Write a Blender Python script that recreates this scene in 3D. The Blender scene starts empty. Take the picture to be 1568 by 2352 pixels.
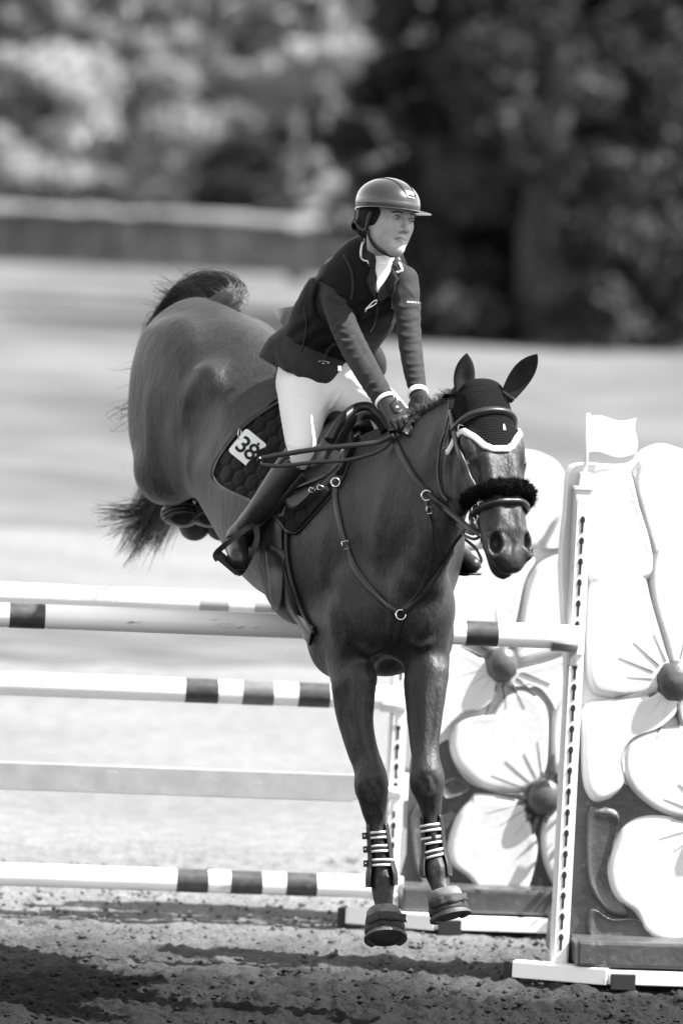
import bpy, bmesh, math, random
import numpy as np
from mathutils import Vector, Matrix
from mathutils.bvhtree import BVHTree

R = math.radians
sc = bpy.context.scene
COL = sc.collection

# ---------------------------------------------------------------- camera
FPX = 13110.0                      # focal length in units of a 1568 x 2352 picture
CAMH = 2.75
PITCH = math.atan((1176 - 381) / FPX)
ROLL = R(2.8)
_fw = Vector((0, math.cos(PITCH), -math.sin(PITCH)))
_up = Vector((0, math.sin(PITCH), math.cos(PITCH)))
_rt = Vector((1, 0, 0))
CR = _rt * math.cos(ROLL) + _up * math.sin(ROLL)
CU = _up * math.cos(ROLL) - _rt * math.sin(ROLL)
CF = _fw
CO = Vector((0, 0, CAMH))
cam_d = bpy.data.cameras.new('camera')
cam = bpy.data.objects.new('camera', cam_d)
COL.objects.link(cam)
cam.matrix_world = Matrix(((CR.x, CU.x, -CF.x, CO.x), (CR.y, CU.y, -CF.y, CO.y), (CR.z, CU.z, -CF.z, CO.z), (0, 0, 0, 1)))
cam_d.sensor_fit = 'VERTICAL'
cam_d.sensor_height = 36.0
cam_d.lens = FPX / 2352 * 36.0
cam_d.clip_end = 2000
cam_d.clip_start = 0.5
cam_d.dof.use_dof = True
cam_d.dof.focus_distance = 18.5
cam_d.dof.aperture_fstop = 2.3
sc.camera = cam

# ---------------------------------------------------------------- sky, sun, exposure
SUN = Vector((0.60, -0.10, 0.79)).normalized()          # direction towards the sun
w = bpy.data.worlds.new('World')
sc.world = w
w.use_nodes = True
nt = w.node_tree
nt.nodes.clear()
wo = nt.nodes.new('ShaderNodeOutputWorld')
bg = nt.nodes.new('ShaderNodeBackground')
sky = nt.nodes.new('ShaderNodeTexSky')
sky.sky_type = 'NISHITA'
sky.sun_disc = False
sky.sun_elevation = math.asin(SUN.z)
sky.sun_rotation = math.atan2(SUN.x, SUN.y)
hs = nt.nodes.new('ShaderNodeHueSaturation')
hs.inputs['Saturation'].default_value = 0.0
nt.links.new(sky.outputs[0], hs.inputs['Color'])
nt.links.new(hs.outputs[0], bg.inputs[0])
bg.inputs[1].default_value = 0.112
nt.links.new(bg.outputs[0], wo.inputs[0])
sl = bpy.data.lights.new('sun', 'SUN')
sl.energy = 5.0
sl.angle = R(0.53)
so = bpy.data.objects.new('sun', sl)
COL.objects.link(so)
so.location = SUN * 60
so.rotation_euler = SUN.to_track_quat('Z', 'Y').to_euler()
sc.view_settings.view_transform = 'Standard'
sc.view_settings.look = 'None'
sc.view_settings.gamma = 1.0
sc.view_settings.exposure = 1.78
sc.view_settings.use_curve_mapping = False
sc.cycles.use_denoising = True
sc.cycles.max_bounces = 8

# ---------------------------------------------------------------- helpers: pixels to places
def W(px, py, d):
    """the point that the picture shows at (px, py), d metres in front of the camera"""
    return CO + (CF + CR * ((px - 784) / FPX) - CU * ((py - 1176) / FPX)) * d

def ray(px, py):
    return (CF + CR * ((px - 784) / FPX) - CU * ((py - 1176) / FPX)).normalized()

def ground(px, py, z=0.0):
    r = ray(px, py)
    return CO + r * ((z - CO.z) / r.z)

def on_plane(px, py, p0, n):
    r = ray(px, py)
    return CO + r * ((p0 - CO).dot(n) / r.dot(n))

def npv(v):
    return np.array((v[0], v[1], v[2]), dtype=np.float64)

# ---------------------------------------------------------------- helpers: objects
def new_obj(name, me, mat=None, parent=None):
    o = bpy.data.objects.new(name, me)
    COL.objects.link(o)
    if mat is not None:
        me.materials.append(mat)
    if parent is not None:
        o.parent = parent
        o.matrix_parent_inverse = parent.matrix_world.inverted()
    return o

def empty(name, loc, label=None, cat=None, group=None):
    o = bpy.data.objects.new(name, None)
    COL.objects.link(o)
    o.empty_display_size = 0.1
    o.location = loc
    o.matrix_world = Matrix.Translation(loc)
    if label:
        o['label'] = label
    if cat:
        o['category'] = cat
    if group:
        o['group'] = group
    return o

def tag(o, label=None, cat=None, group=None, kind=None):
    for k, v in (('label', label), ('category', cat), ('group', group), ('kind', kind)):
        if v:
            o[k] = v
    return o

def mesh_np(name, verts, faces, smooth=True):
    """verts (n,3), faces (m,k) arrays"""
    me = bpy.data.meshes.new(name)
    verts = np.asarray(verts, dtype=np.float32)
    faces = np.asarray(faces, dtype=np.int32)
    k = faces.shape[1]
    me.vertices.add(len(verts))
    me.vertices.foreach_set('co', verts.ravel())
    me.loops.add(faces.size)
    me.loops.foreach_set('vertex_index', faces.ravel())
    me.polygons.add(len(faces))
    me.polygons.foreach_set('loop_start', np.arange(0, faces.size, k, dtype=np.int32))
    me.polygons.foreach_set('loop_total', np.full(len(faces), k, dtype=np.int32))
    me.polygons.foreach_set('use_smooth', np.full(len(faces), smooth, dtype=bool))
    me.update(calc_edges=True)
    me.validate()
    return me

def mesh_py(name, verts, faces, smooth=False):
    me = bpy.data.meshes.new(name)
    me.from_pydata([tuple(v) for v in verts], [], faces)
    if smooth:
        for p in me.polygons:
            p.use_smooth = True
    me.update()
    return me

def bm_mesh(name, bm, smooth=False, fix=True):
    if fix:
        bmesh.ops.recalc_face_normals(bm, faces=bm.faces)
    me = bpy.data.meshes.new(name)
    bm.to_mesh(me)
    bm.free()
    if smooth:
        for p in me.polygons:
            p.use_smooth = True
    return me

def box_bm(bm, c, ex, ey, ez, bevel=0.0):
    """a box about c with half-extent vectors ex, ey, ez"""
    vs = []
    for sx in (-1, 1):
        for sy in (-1, 1):
            for sz in (-1, 1):
                vs.append(bm.verts.new(c + ex * sx + ey * sy + ez * sz))
    fs = [(0, 1, 3, 2), (4, 6, 7, 5), (0, 4, 5, 1), (2, 3, 7, 6), (0, 2, 6, 4), (1, 5, 7, 3)]
    nf = [bm.faces.new([vs[i] for i in f]) for f in fs]
    if bevel > 0:
        es = list({e for f in nf for e in f.edges})
        bmesh.ops.bevel(bm, geom=es, offset=bevel, segments=2, affect='EDGES', profile=0.6)

def box(name, c, ex, ey, ez, mat, parent=None, bevel=0.0):
    bm = bmesh.new()
    box_bm(bm, c, ex, ey, ez, bevel)
    return new_obj(name, bm_mesh(name, bm), mat, parent)

def catmull(pts, n):
    """pts (m,k) array -> resampled with n steps a span"""
    P = np.asarray(pts, dtype=np.float64)
    if len(P) < 3:
        t = np.linspace(0, 1, n + 1)[:, None]
        return P[0] * (1 - t) + P[1] * t
    E = np.vstack([2 * P[0] - P[1], P, 2 * P[-1] - P[-2]])
    out = []
    for i in range(1, len(E) - 2):
        p0, p1, p2, p3 = E[i - 1], E[i], E[i + 1], E[i + 2]
        for j in range(n):
            t = j / n
            out.append(0.5 * ((2 * p1) + (-p0 + p2) * t + (2 * p0 - 5 * p1 + 4 * p2 - p3) * t * t + (-p0 + 3 * p1 - 3 * p2 + p3) * t ** 3))
    out.append(E[-2])
    return np.array(out)

def sweep(name, pts, normals, prof, mat, parent=None, closed=False, smooth=True, caps=True, scales=None):
    """prof: list of (a, b): a across (binormal), b along the normal"""
    P = [Vector(p) for p in pts]
    n = len(P)
    verts, faces = [], []
    m = len(prof)
    for i in range(n):
        a = P[(i - 1) % n] if (closed or i > 0) else P[i]
        b = P[(i + 1) % n] if (closed or i < n - 1) else P[i]
        t = (b - a).normalized()
        nn = Vector(normals[i] if not isinstance(normals, Vector) else normals)
        bi = t.cross(nn)
        if bi.length < 1e-6:
            bi = t.orthogonal()
        bi.normalize()
        nn = bi.cross(t).normalized()
        s = scales[i] if scales is not None else 1.0
        for (u, v) in prof:
            verts.append(P[i] + bi * (u * s) + nn * (v * s))
    last = n if closed else n - 1
    for i in range(last):
        i2 = (i + 1) % n
        for j in range(m):
            j2 = (j + 1) % m
            faces.append((i * m + j, i * m + j2, i2 * m + j2, i2 * m + j))
    if caps and not closed:
        faces.append(tuple(range(m - 1, -1, -1)))
        faces.append(tuple(range((n - 1) * m, n * m)))
    me = mesh_py(name, verts, faces, False)
    bm = bmesh.new()
    bm.from_mesh(me)
    bmesh.ops.recalc_face_normals(bm, faces=bm.faces)
    bm.to_mesh(me)
    bm.free()
    if smooth:
        for p in me.polygons:
            p.use_smooth = len(p.vertices) == 4
    return new_obj(name, me, mat, parent)

def circ(r, n=10, ry=None):
    ry = r if ry is None else ry
    return [(r * math.cos(2 * math.pi * i / n), ry * math.sin(2 * math.pi * i / n)) for i in range(n)]

def strap_prof(w, t):
    """rounded flat strap w wide, t thick, lying on its base"""
    h, b = w / 2, min(w, t) * 0.3
    return [(-h, 0), (-h, t - b), (-h + b, t), (h - b, t), (h, t - b), (h, 0)]

def tube(name, pts, r, mat, parent=None, n=8, closed=False, scales=None):
    P = [Vector(p) for p in pts]
    nm = []
    t0 = (P[1] - P[0]).normalized()
    cur = t0.orthogonal().normalized()
    for i in range(len(P)):
        a = P[max(i - 1, 0)]
        b = P[min(i + 1, len(P) - 1)]
        t = (b - a).normalized()
        cur = (cur - t * cur.dot(t))
        cur = cur.normalized() if cur.length > 1e-6 else t.orthogonal().normalized()
        nm.append(cur.copy())
    return sweep(name, P, nm, circ(r, n), mat, parent, closed=closed, scales=scales)

# ---------------------------------------------------------------- helpers: bodies as smooth-blended fields
class Field:
    def __init__(self, lo, hi, h):
        self.lo = np.array(lo, dtype=np.float64)
        self.h = h
        self.n = np.ceil((np.array(hi) - self.lo) / h).astype(int) + 1
        self.a = np.full(tuple(self.n), 1.0, dtype=np.float32)

    def sub(self, lo, hi):
        i0 = np.clip(np.floor((np.array(lo) - self.lo) / self.h).astype(int), 0, self.n)
        i1 = np.clip(np.ceil((np.array(hi) - self.lo) / self.h).astype(int) + 1, 0, self.n)
        s = tuple(slice(a, b) for a, b in zip(i0, i1))
        ax = [(self.lo[k] + self.h * np.arange(i0[k], i1[k])).astype(np.float32) for k in range(3)]
        return s, ax[0][:, None, None], ax[1][None, :, None], ax[2][None, None, :]

    def blend(self, fn, lo, hi, k, op='u'):
        lo = np.array(lo) - (k + 2 * self.h)
        hi = np.array(hi) + (k + 2 * self.h)
        s, X, Y, Z = self.sub(lo, hi)
        a = self.a[s]
        if a.size == 0:
            return
        d = fn(X, Y, Z).astype(np.float32)
        if op == 'u':
            hh = np.clip(0.5 + 0.5 * (a - d) / k, 0, 1)
            self.a[s] = a * (1 - hh) + d * hh - k * hh * (1 - hh)
        elif op == 's':
            d = -d
            hh = np.clip(0.5 - 0.5 * (a - d) / k, 0, 1)
            self.a[s] = a * (1 - hh) + d * hh + k * hh * (1 - hh)
        elif op == 'i':
            hh = np.clip(0.5 - 0.5 * (a - d) / k, 0, 1)
            self.a[s] = a * (1 - hh) + d * hh + k * hh * (1 - hh)

    def ell(self, c, axes, k=0.03, op='u', rot=None):
        """ellipsoid; rot rows = axis directions"""
        c = npv(c)
        r = np.array(axes, dtype=np.float64)
        M = np.eye(3) if rot is None else np.array([npv(Vector(v).normalized()) for v in rot])
        ext = np.sqrt(((M * r[:, None]) ** 2).sum(0))
        def fn(X, Y, Z):
            x, y, z = X - c[0], Y - c[1], Z - c[2]
            u = (M[0, 0] * x + M[0, 1] * y + M[0, 2] * z) / r[0]
            v = (M[1, 0] * x + M[1, 1] * y + M[1, 2] * z) / r[1]
            q = (M[2, 0] * x + M[2, 1] * y + M[2, 2] * z) / r[2]
            k0 = np.sqrt(u * u + v * v + q * q)
            k1 = np.sqrt((u / r[0]) ** 2 + (v / r[1]) ** 2 + (q / r[2]) ** 2) + 1e-6
            return k0 * (k0 - 1) / k1
        self.blend(fn, c - ext, c + ext, k, op)

    def limb(self, pts, side=None, k=0.03, op='u', n=4):
        """pts: (pos, radius) or (pos, radius along side, radius across it); a smooth tapering limb"""
        rows = []
        for p in pts:
            r1 = p[1]
            r2 = p[2] if len(p) > 2 else p[1]
            rows.append(list(npv(p[0])) + [r1, r2])
        Q = catmull(rows, n)
        sd = None if side is None else npv(Vector(side).normalized())
        rm = np.maximum(Q[:, 3], Q[:, 4])
        lo = (Q[:, :3] - rm[:, None]).min(0)
        hi = (Q[:, :3] + rm[:, None]).max(0)
        def fn(X, Y, Z):
            best = None
            for i in range(len(Q) - 1):
                a, b = Q[i, :3], Q[i + 1, :3]
                ab = b - a
                L2 = float(ab @ ab) + 1e-12
                x, y, z = X - a[0], Y - a[1], Z - a[2]
                t = np.clip((x * ab[0] + y * ab[1] + z * ab[2]) / L2, 0, 1)
                ra = Q[i, 3] + (Q[i + 1, 3] - Q[i, 3]) * t
                qx, qy, qz = x - t * ab[0], y - t * ab[1], z - t * ab[2]
                q2 = qx * qx + qy * qy + qz * qz
                if sd is None:
                    d = np.sqrt(q2) - ra
                else:
                    rb = Q[i, 4] + (Q[i + 1, 4] - Q[i, 4]) * t
                    cc = qx * sd[0] + qy * sd[1] + qz * sd[2]
                    d = (np.sqrt((cc / ra) ** 2 + np.maximum(q2 - cc * cc, 0) / (rb * rb)) - 1) * np.minimum(ra, rb)
                best = d if best is None else np.minimum(best, d)
            return best
        self.blend(fn, lo, hi, k, op)

    def loft(self, O, ax, S, k=0.03, op='u', p=2.2, toptaper=0.0):
        """S rows: (s, centre along ax[2], half along ax[1], half up, half down) about the line O + s*ax[0]"""
        S = catmull(np.array(S, dtype=np.float64), 8)
        s = S[:, 0]
        O = npv(O)
        A = np.array([npv(v) for v in ax])
        pts = []
        for row in S:
            for e1 in (-1, 1):
                for e2 in (-1, 1):
                    pts.append(O + A[0] * row[0] + A[1] * row[2] * e1 + A[2] * (row[1] + e2 * max(row[3], row[4])))
        pts = np.array(pts)
        def fn(X, Y, Z):
            x, y, z = X - O[0], Y - O[1], Z - O[2]
            q = A[0, 0] * x + A[0, 1] * y + A[0, 2] * z
            v = A[1, 0] * x + A[1, 1] * y + A[1, 2] * z
            u = A[2, 0] * x + A[2, 1] * y + A[2, 2] * z
            qc = np.clip(q, s[0], s[-1])
            c = np.interp(qc, s, S[:, 1])
            hw = np.interp(qc, s, S[:, 2])
            hu = np.interp(qc, s, S[:, 3])
            hd = np.interp(qc, s, S[:, 4])
            uu = u - c
            hh = np.where(uu > 0, hu, hd)
            if toptaper:
                hw = hw * (1 - toptaper * np.clip(uu / hh, 0, 1) ** 2)
            e = (np.abs(v) / hw) ** p + (np.abs(uu) / hh) ** p
            d = (e ** (1 / p) - 1) * np.minimum(hw, hh)
            cap = np.abs(q - qc)
            return np.where(cap > 0, np.sqrt(np.maximum(d, 0) ** 2 + cap ** 2), d)
        self.blend(fn, pts.min(0), pts.max(0), k, op)

    def mesh(self, name):
        a = self.a
        neg = a < 0
        n0, n1, n2 = a.shape
        c = np.zeros((n0 - 1, n1 - 1, n2 - 1), dtype=np.uint8)
        for i in (0, 1):
            for j in (0, 1):
                for l in (0, 1):
                    c += neg[i:n0 - 1 + i, j:n1 - 1 + j, l:n2 - 1 + l]
        act = (c > 0) & (c < 8)
        idx = np.argwhere(act)
        vid = np.full(act.shape, -1, dtype=np.int32)
        vid[act] = np.arange(len(idx), dtype=np.int32)
        corners = np.array([(i, j, l) for i in (0, 1) for j in (0, 1) for l in (0, 1)])
        vals = np.stack([a[idx[:, 0] + o[0], idx[:, 1] + o[1], idx[:, 2] + o[2]] for o in corners], 1)
        acc = np.zeros((len(idx), 3))
        cnt = np.zeros(len(idx))
        for i in range(8):
            for j in range(i + 1, 8):
                if np.abs(corners[i] - corners[j]).sum() != 1:
                    continue
                vi, vj = vals[:, i], vals[:, j]
                m = (vi < 0) != (vj < 0)
                t = vi[m] / (vi[m] - vj[m])
                acc[m] += corners[i] + (corners[j] - corners[i]) * t[:, None]
                cnt[m] += 1
        V = (idx + acc / cnt[:, None]) * self.h + self.lo
        faces = []
        for axx in range(3):
            b, cc = (axx + 1) % 3, (axx + 2) % 3
            s0 = [slice(None)] * 3
            s1 = [slice(None)] * 3
            s0[axx] = slice(0, -1)
            s1[axx] = slice(1, None)
            d = neg[tuple(s0)] != neg[tuple(s1)]
            e = np.argwhere(d)
            e = e[(e[:, b] > 0) & (e[:, cc] > 0) & (e[:, b] < a.shape[b] - 1) & (e[:, cc] < a.shape[cc] - 1)]
            flip = neg[tuple(s0)][e[:, 0], e[:, 1], e[:, 2]]
            q = []
            for (db, dc) in ((0, 0), (-1, 0), (-1, -1), (0, -1)):
                f = e.copy()
                f[:, b] += db
                f[:, cc] += dc
                q.append(vid[f[:, 0], f[:, 1], f[:, 2]])
            q = np.stack(q, 1)
            q[~flip] = q[~flip][:, ::-1]
            faces.append(q)
        F = np.vstack(faces)
        F = F[:, ::-1]
        return V, F

def vnoise(X, Y, Z, seed=0):
    """cheap smooth pseudo-noise from sines"""
    rs = np.random.RandomState(seed)
    out = 0
    for i in range(5):
        k = rs.normal(size=3)
        k /= np.linalg.norm(k)
        k2 = rs.normal(size=3)
        ph = rs.uniform(0, 6.28, 2)
        out = out + np.sin(k[0] * X + k[1] * Y + k[2] * Z + ph[0] + 1.3 * np.sin(0.6 * (k2[0] * X + k2[1] * Y + k2[2] * Z) + ph[1]))
    return out / 5

def relax(V, F, it):
    """a few shrink-free smoothing passes"""
    E = np.vstack([F[:, [0, 1]], F[:, [1, 2]], F[:, [2, 3]], F[:, [3, 0]]])
    n = len(V)
    cnt = np.bincount(E[:, 0], minlength=n) + np.bincount(E[:, 1], minlength=n)
    for i in range(2 * it):
        f = 0.5 if i % 2 == 0 else -0.52
        S = np.stack([np.bincount(E[:, 0], V[E[:, 1], k], n) + np.bincount(E[:, 1], V[E[:, 0], k], n) for k in range(3)], 1)
        V = V + f * (S / cnt[:, None] - V)
    return V
# ---------------------------------------------------------------- materials
def mat(name, base, rough=0.6, spec=0.5, metal=0.0, coat=0.0, bump=None, var=None, sheen=0.0, sss=0.0, coords='Object', wear=None):
    """bump: (scale, strength, distance[, detail]); var: (scale, low factor, high factor)"""
    m = bpy.data.materials.new(name)
    m.use_nodes = True
    t = m.node_tree
    N, L = t.nodes, t.links
    b = N['Principled BSDF']
    b.inputs['Roughness'].default_value = rough
    b.inputs['Specular IOR Level'].default_value = spec
    b.inputs['Metallic'].default_value = metal
    b.inputs['Coat Weight'].default_value = coat
    b.inputs['Coat Roughness'].default_value = 0.08
    b.inputs['Sheen Weight'].default_value = sheen
    b.inputs['Sheen Roughness'].default_value = 0.4
    if sss:
        b.inputs['Subsurface Weight'].default_value = sss
        b.inputs['Subsurface Radius'].default_value = (0.01, 0.01, 0.01)
    b.inputs['Base Color'].default_value = (base, base, base, 1)
    tc = N.new('ShaderNodeTexCoord')
    src = tc.outputs[coords]
    if var:
        n = N.new('ShaderNodeTexNoise')
        n.inputs['Scale'].default_value = var[0]
        n.inputs['Detail'].default_value = 5
        L.new(src, n.inputs['Vector'])
        mr = N.new('ShaderNodeMapRange')
        mr.inputs['From Min'].default_value = 0.3
        mr.inputs['From Max'].default_value = 0.7
        mr.inputs['To Min'].default_value = base * var[1]
        mr.inputs['To Max'].default_value = base * var[2]
        L.new(n.outputs['Fac'], mr.inputs['Value'])
        L.new(mr.outputs[0], b.inputs['Base Color'])
    if bump:
        n = N.new('ShaderNodeTexNoise')
        n.inputs['Scale'].default_value = bump[0]
        n.inputs['Detail'].default_value = bump[3] if len(bump) > 3 else 4
        L.new(src, n.inputs['Vector'])
        bp = N.new('ShaderNodeBump')
        bp.inputs['Strength'].default_value = bump[1]
        bp.inputs['Distance'].default_value = bump[2]
        L.new(n.outputs['Fac'], bp.inputs['Height'])
        L.new(bp.outputs[0], b.inputs['Normal'])
    return m

def add_scuffs(m, sc_, lo, hi, factor, stretch=(1, 1, 1)):
    """scrapes and dirt: small stretched patches that multiply the paint colour"""
    t = m.node_tree
    N, L = t.nodes, t.links
    b = N['Principled BSDF']
    tc = N.new('ShaderNodeTexCoord')
    mp = N.new('ShaderNodeMapping')
    mp.inputs['Scale'].default_value = stretch
    L.new(tc.outputs['Object'], mp.inputs['Vector'])
    n = N.new('ShaderNodeTexNoise')
    n.inputs['Scale'].default_value = sc_
    n.inputs['Detail'].default_value = 8
    n.inputs['Roughness'].default_value = 0.65
    L.new(mp.outputs[0], n.inputs['Vector'])
    r = N.new('ShaderNodeMapRange')
    r.inputs['From Min'].default_value = lo
    r.inputs['From Max'].default_value = hi
    r.inputs['To Min'].default_value = 1.0
    r.inputs['To Max'].default_value = factor
    L.new(n.outputs['Fac'], r.inputs['Value'])
    mu = N.new('ShaderNodeMath')
    mu.operation = 'MULTIPLY'
    L.new(r.outputs[0], mu.inputs[1])
    if b.inputs['Base Color'].links:
        L.new(b.inputs['Base Color'].links[0].from_socket, mu.inputs[0])
    else:
        mu.inputs[0].default_value = b.inputs['Base Color'].default_value[0]
    L.new(mu.outputs[0], b.inputs['Base Color'])

def coat_mat():
    """short glossy horse coat: fine hair grain, a little dust, darker towards the legs by noise only"""
    m = bpy.data.materials.new('horse_coat')
    m.use_nodes = True
    t = m.node_tree
    N, L = t.nodes, t.links
    b = N['Principled BSDF']
    tc = N.new('ShaderNodeTexCoord')
    mp = N.new('ShaderNodeMapping')
    mp.inputs['Scale'].default_value = (1, 1, 0.35)
    L.new(tc.outputs['Object'], mp.inputs['Vector'])
    big = N.new('ShaderNodeTexNoise')
    big.inputs['Scale'].default_value = 5
    big.inputs['Detail'].default_value = 6
    L.new(tc.outputs['Object'], big.inputs['Vector'])
    fine = N.new('ShaderNodeTexNoise')
    fine.inputs['Scale'].default_value = 150
    fine.inputs['Detail'].default_value = 3
    L.new(mp.outputs[0], fine.inputs['Vector'])
    mid = N.new('ShaderNodeTexNoise')
    mid.inputs['Scale'].default_value = 45
    mid.inputs['Detail'].default_value = 5
    L.new(mp.outputs[0], mid.inputs['Vector'])
    a = N.new('ShaderNodeMapRange')
    a.inputs['From Min'].default_value = 0.3
    a.inputs['From Max'].default_value = 0.7
    a.inputs['To Min'].default_value = 0.008
    a.inputs['To Max'].default_value = 0.019
    L.new(big.outputs['Fac'], a.inputs['Value'])
    g = N.new('ShaderNodeMapRange')
    g.inputs['From Min'].default_value = 0.3
    g.inputs['From Max'].default_value = 0.7
    g.inputs['To Min'].default_value = 0.6
    g.inputs['To Max'].default_value = 1.5
    L.new(fine.outputs['Fac'], g.inputs['Value'])
    mu = N.new('ShaderNodeMath')
    mu.operation = 'MULTIPLY'
    L.new(a.outputs[0], mu.inputs[0])
    L.new(g.outputs[0], mu.inputs[1])
    L.new(mu.outputs[0], b.inputs['Base Color'])
    b.inputs['Roughness'].default_value = 0.52
    b.inputs['Specular IOR Level'].default_value = 0.36
    b.inputs['Sheen Weight'].default_value = 0.03
    b.inputs['Sheen Roughness'].default_value = 0.35
    b1 = N.new('ShaderNodeBump')
    b1.inputs['Strength'].default_value = 0.4
    b1.inputs['Distance'].default_value = 0.009
    L.new(mid.outputs['Fac'], b1.inputs['Height'])
    b2 = N.new('ShaderNodeBump')
    b2.inputs['Strength'].default_value = 0.55
    b2.inputs['Distance'].default_value = 0.004
    L.new(fine.outputs['Fac'], b2.inputs['Height'])
    L.new(b1.outputs[0], b2.inputs['Normal'])
    L.new(b2.outputs[0], b.inputs['Normal'])
    return m

def leaf_mat(name, base, thru, var):
    m = mat(name, base, 0.6, 0.25, var=var)
    t = m.node_tree
    N, L = t.nodes, t.links
    b = N['Principled BSDF']
    tr = N.new('ShaderNodeBsdfTranslucent')
    src = b.inputs['Base Color'].links[0].from_socket
    L.new(src, tr.inputs['Color'])
    mx = N.new('ShaderNodeMixShader')
    mx.inputs[0].default_value = thru
    L.new(b.outputs[0], mx.inputs[1])
    L.new(tr.outputs[0], mx.inputs[2])
    L.new(mx.outputs[0], N['Material Output'].inputs['Surface'])
    return m

M = {
    'slot': mat('dark_slot', 0.03, 0.8, 0.2),
    'coat': coat_mat(),
    'hair': mat('horse_hair', 0.008, 0.45, 0.5),
}
# ================================================================ horse body
C_ = W(890, 1290, 18.72)
H_ = W(522, 915, 19.75)
TF = (C_ - H_).normalized()                                 # forward along the trunk
TU = (Vector((0, 0, 1)) - TF * TF.z).normalized()
TR = TF.cross(TU).normalized()                              # the horse's right (picture left)
def T(s, v, u):
    return H_ + TF * s + TR * v + TU * u

hf = Field((-1.05, 17.75, 0.15), (0.85, 20.6, 2.75), 0.0085)
hf.loft(H_, (TF, TR, TU), [
    (-0.44, 0.03, 0.03, 0.05, 0.05), (-0.40, 0.03, 0.16, 0.17, 0.17), (-0.28, 0.02, 0.215, 0.225, 0.28),
    (0.0, 0.01, 0.25, 0.285, 0.33), (0.22, 0.0, 0.255, 0.30, 0.34), (0.45, -0.04, 0.268, 0.32, 0.34),
    (0.7, -0.06, 0.30, 0.33, 0.35), (0.95, -0.05, 0.305, 0.36, 0.315), (1.15, -0.03, 0.265, 0.39, 0.315),
    (1.33, -0.06, 0.225, 0.34, 0.31), (1.48, -0.10, 0.15, 0.24, 0.22), (1.54, -0.10, 0.04, 0.06, 0.06)], k=0.02, p=2.1, toptaper=0.28)
# hindquarters: thighs, stifles, gaskins folded up behind
for sgn in (1, -1):
    hf.ell(T(-0.10, 0.145 * sgn, -0.08), (0.275, 0.106, 0.31), 0.06, rot=(TF, TR, TU))
    hf.ell(T(-0.03, 0.145 * sgn, -0.23), (0.17, 0.075, 0.16), 0.06, rot=(TF, TR, TU))
    hf.ell(T(0.21, 0.20 * sgn, 0.14), (0.075, 0.05, 0.07), 0.07, rot=(TF, TR, TU))
    hf.ell(T(0.26, 0.28 * sgn, 0.03), (0.09, 0.045, 0.10), 0.09, 's', rot=(TF, TR, TU))
hind = {}
for nm, x0, sgn in (('r', 0, 1), ('l', 62, -1)):
    st = T(-0.04, 0.15 * sgn, -0.30)
    hk = W(405 + x0, 1120, 20.18)
    ft = W(425 + x0, 1178, 19.93)
    hf.limb([(st, 0.11), ((st + hk) / 2 + Vector((0, 0, 0.0)), 0.09), (hk, 0.055)], k=0.05)
    hf.limb([(hk, 0.05), ((hk + ft) / 2, 0.034), (ft, 0.04)], k=0.03)
    hf.limb([(ft, 0.04), (W(440 + x0, 1195, 20.02), 0.034)], k=0.02)
    hind[nm] = (hk, ft)
# shoulders and breast
for sgn in (1, -1):
    hf.ell(T(1.16, 0.185 * sgn, -0.06), (0.17, 0.085, 0.30), 0.08, rot=((TF * 0.8 - TU * 0.6), TR, (TU * 0.8 + TF * 0.6)))
    hf.ell(T(1.36, 0.165 * sgn, -0.24), (0.11, 0.09, 0.13), 0.07, rot=(TF, TR, TU))
hf.ell(W(838, 1410, 18.50), (0.125, 0.11, 0.145), 0.06)
hf.ell(W(962, 1400, 18.42), (0.115, 0.11, 0.135), 0.06)
hf.limb([(W(903, 1300, 18.28), 0.012), (W(905, 1380, 18.30), 0.022), (W(902, 1440, 18.32), 0.012)], k=0.05, op='s')
hf.limb([(W(905, 1455, 18.48), .085, .07), (W(902, 1462, 18.62), .10, .075), (W(890, 1455, 18.80), .12, .09)], side=CR, k=.05)
# fore legs: (px, py, depth, half width, half depth)
def leg(rows, k):
    hf.limb([(W(a, b, d), r1, r2) for a, b, d, r1, r2 in rows], side=CR, k=k, n=4)
LEG_R = [(800, 1470, 18.62, .085, .12), (808, 1540, 18.56, .074, .105), (812, 1600, 18.53, .062, .085), (817, 1660, 18.50, .050, .066), (832, 1720, 18.47, .047, .054),
         (848, 1765, 18.45, .047, .050), (855, 1810, 18.44, .049, .052), (857, 1848, 18.44, .043, .045), (862, 1885, 18.45, .031, .038), (869, 1930, 18.45, .027, .036),
         (875, 1980, 18.45, .028, .036), (878, 2025, 18.44, .038, .042), (879, 2050, 18.43, .036, .038), (881, 2085, 18.41, .030, .032), (883, 2120, 18.40, .040, .042)]
LEG_L = [(972, 1450, 18.52, .085, .12), (978, 1525, 18.46, .075, .105), (977, 1590, 18.42, .062, .085), (974, 1650, 18.39, .050, .064), (974, 1710, 18.36, .043, .052),
         (977, 1755, 18.33, .042, .050), (982, 1795, 18.31, .049, .053), (986, 1830, 18.31, .042, .046), (990, 1868, 18.32, .031, .038), (993, 1910, 18.33, .027, .035),
         (997, 1960, 18.33, .028, .035), (1002, 1998, 18.31, .039, .042), (1008, 2022, 18.30, .034, .037), (1015, 2050, 18.28, .031, .033), (1022, 2075, 18.26, .040, .042)]
leg(LEG_R, 0.06)
leg(LEG_L, 0.06)
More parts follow.
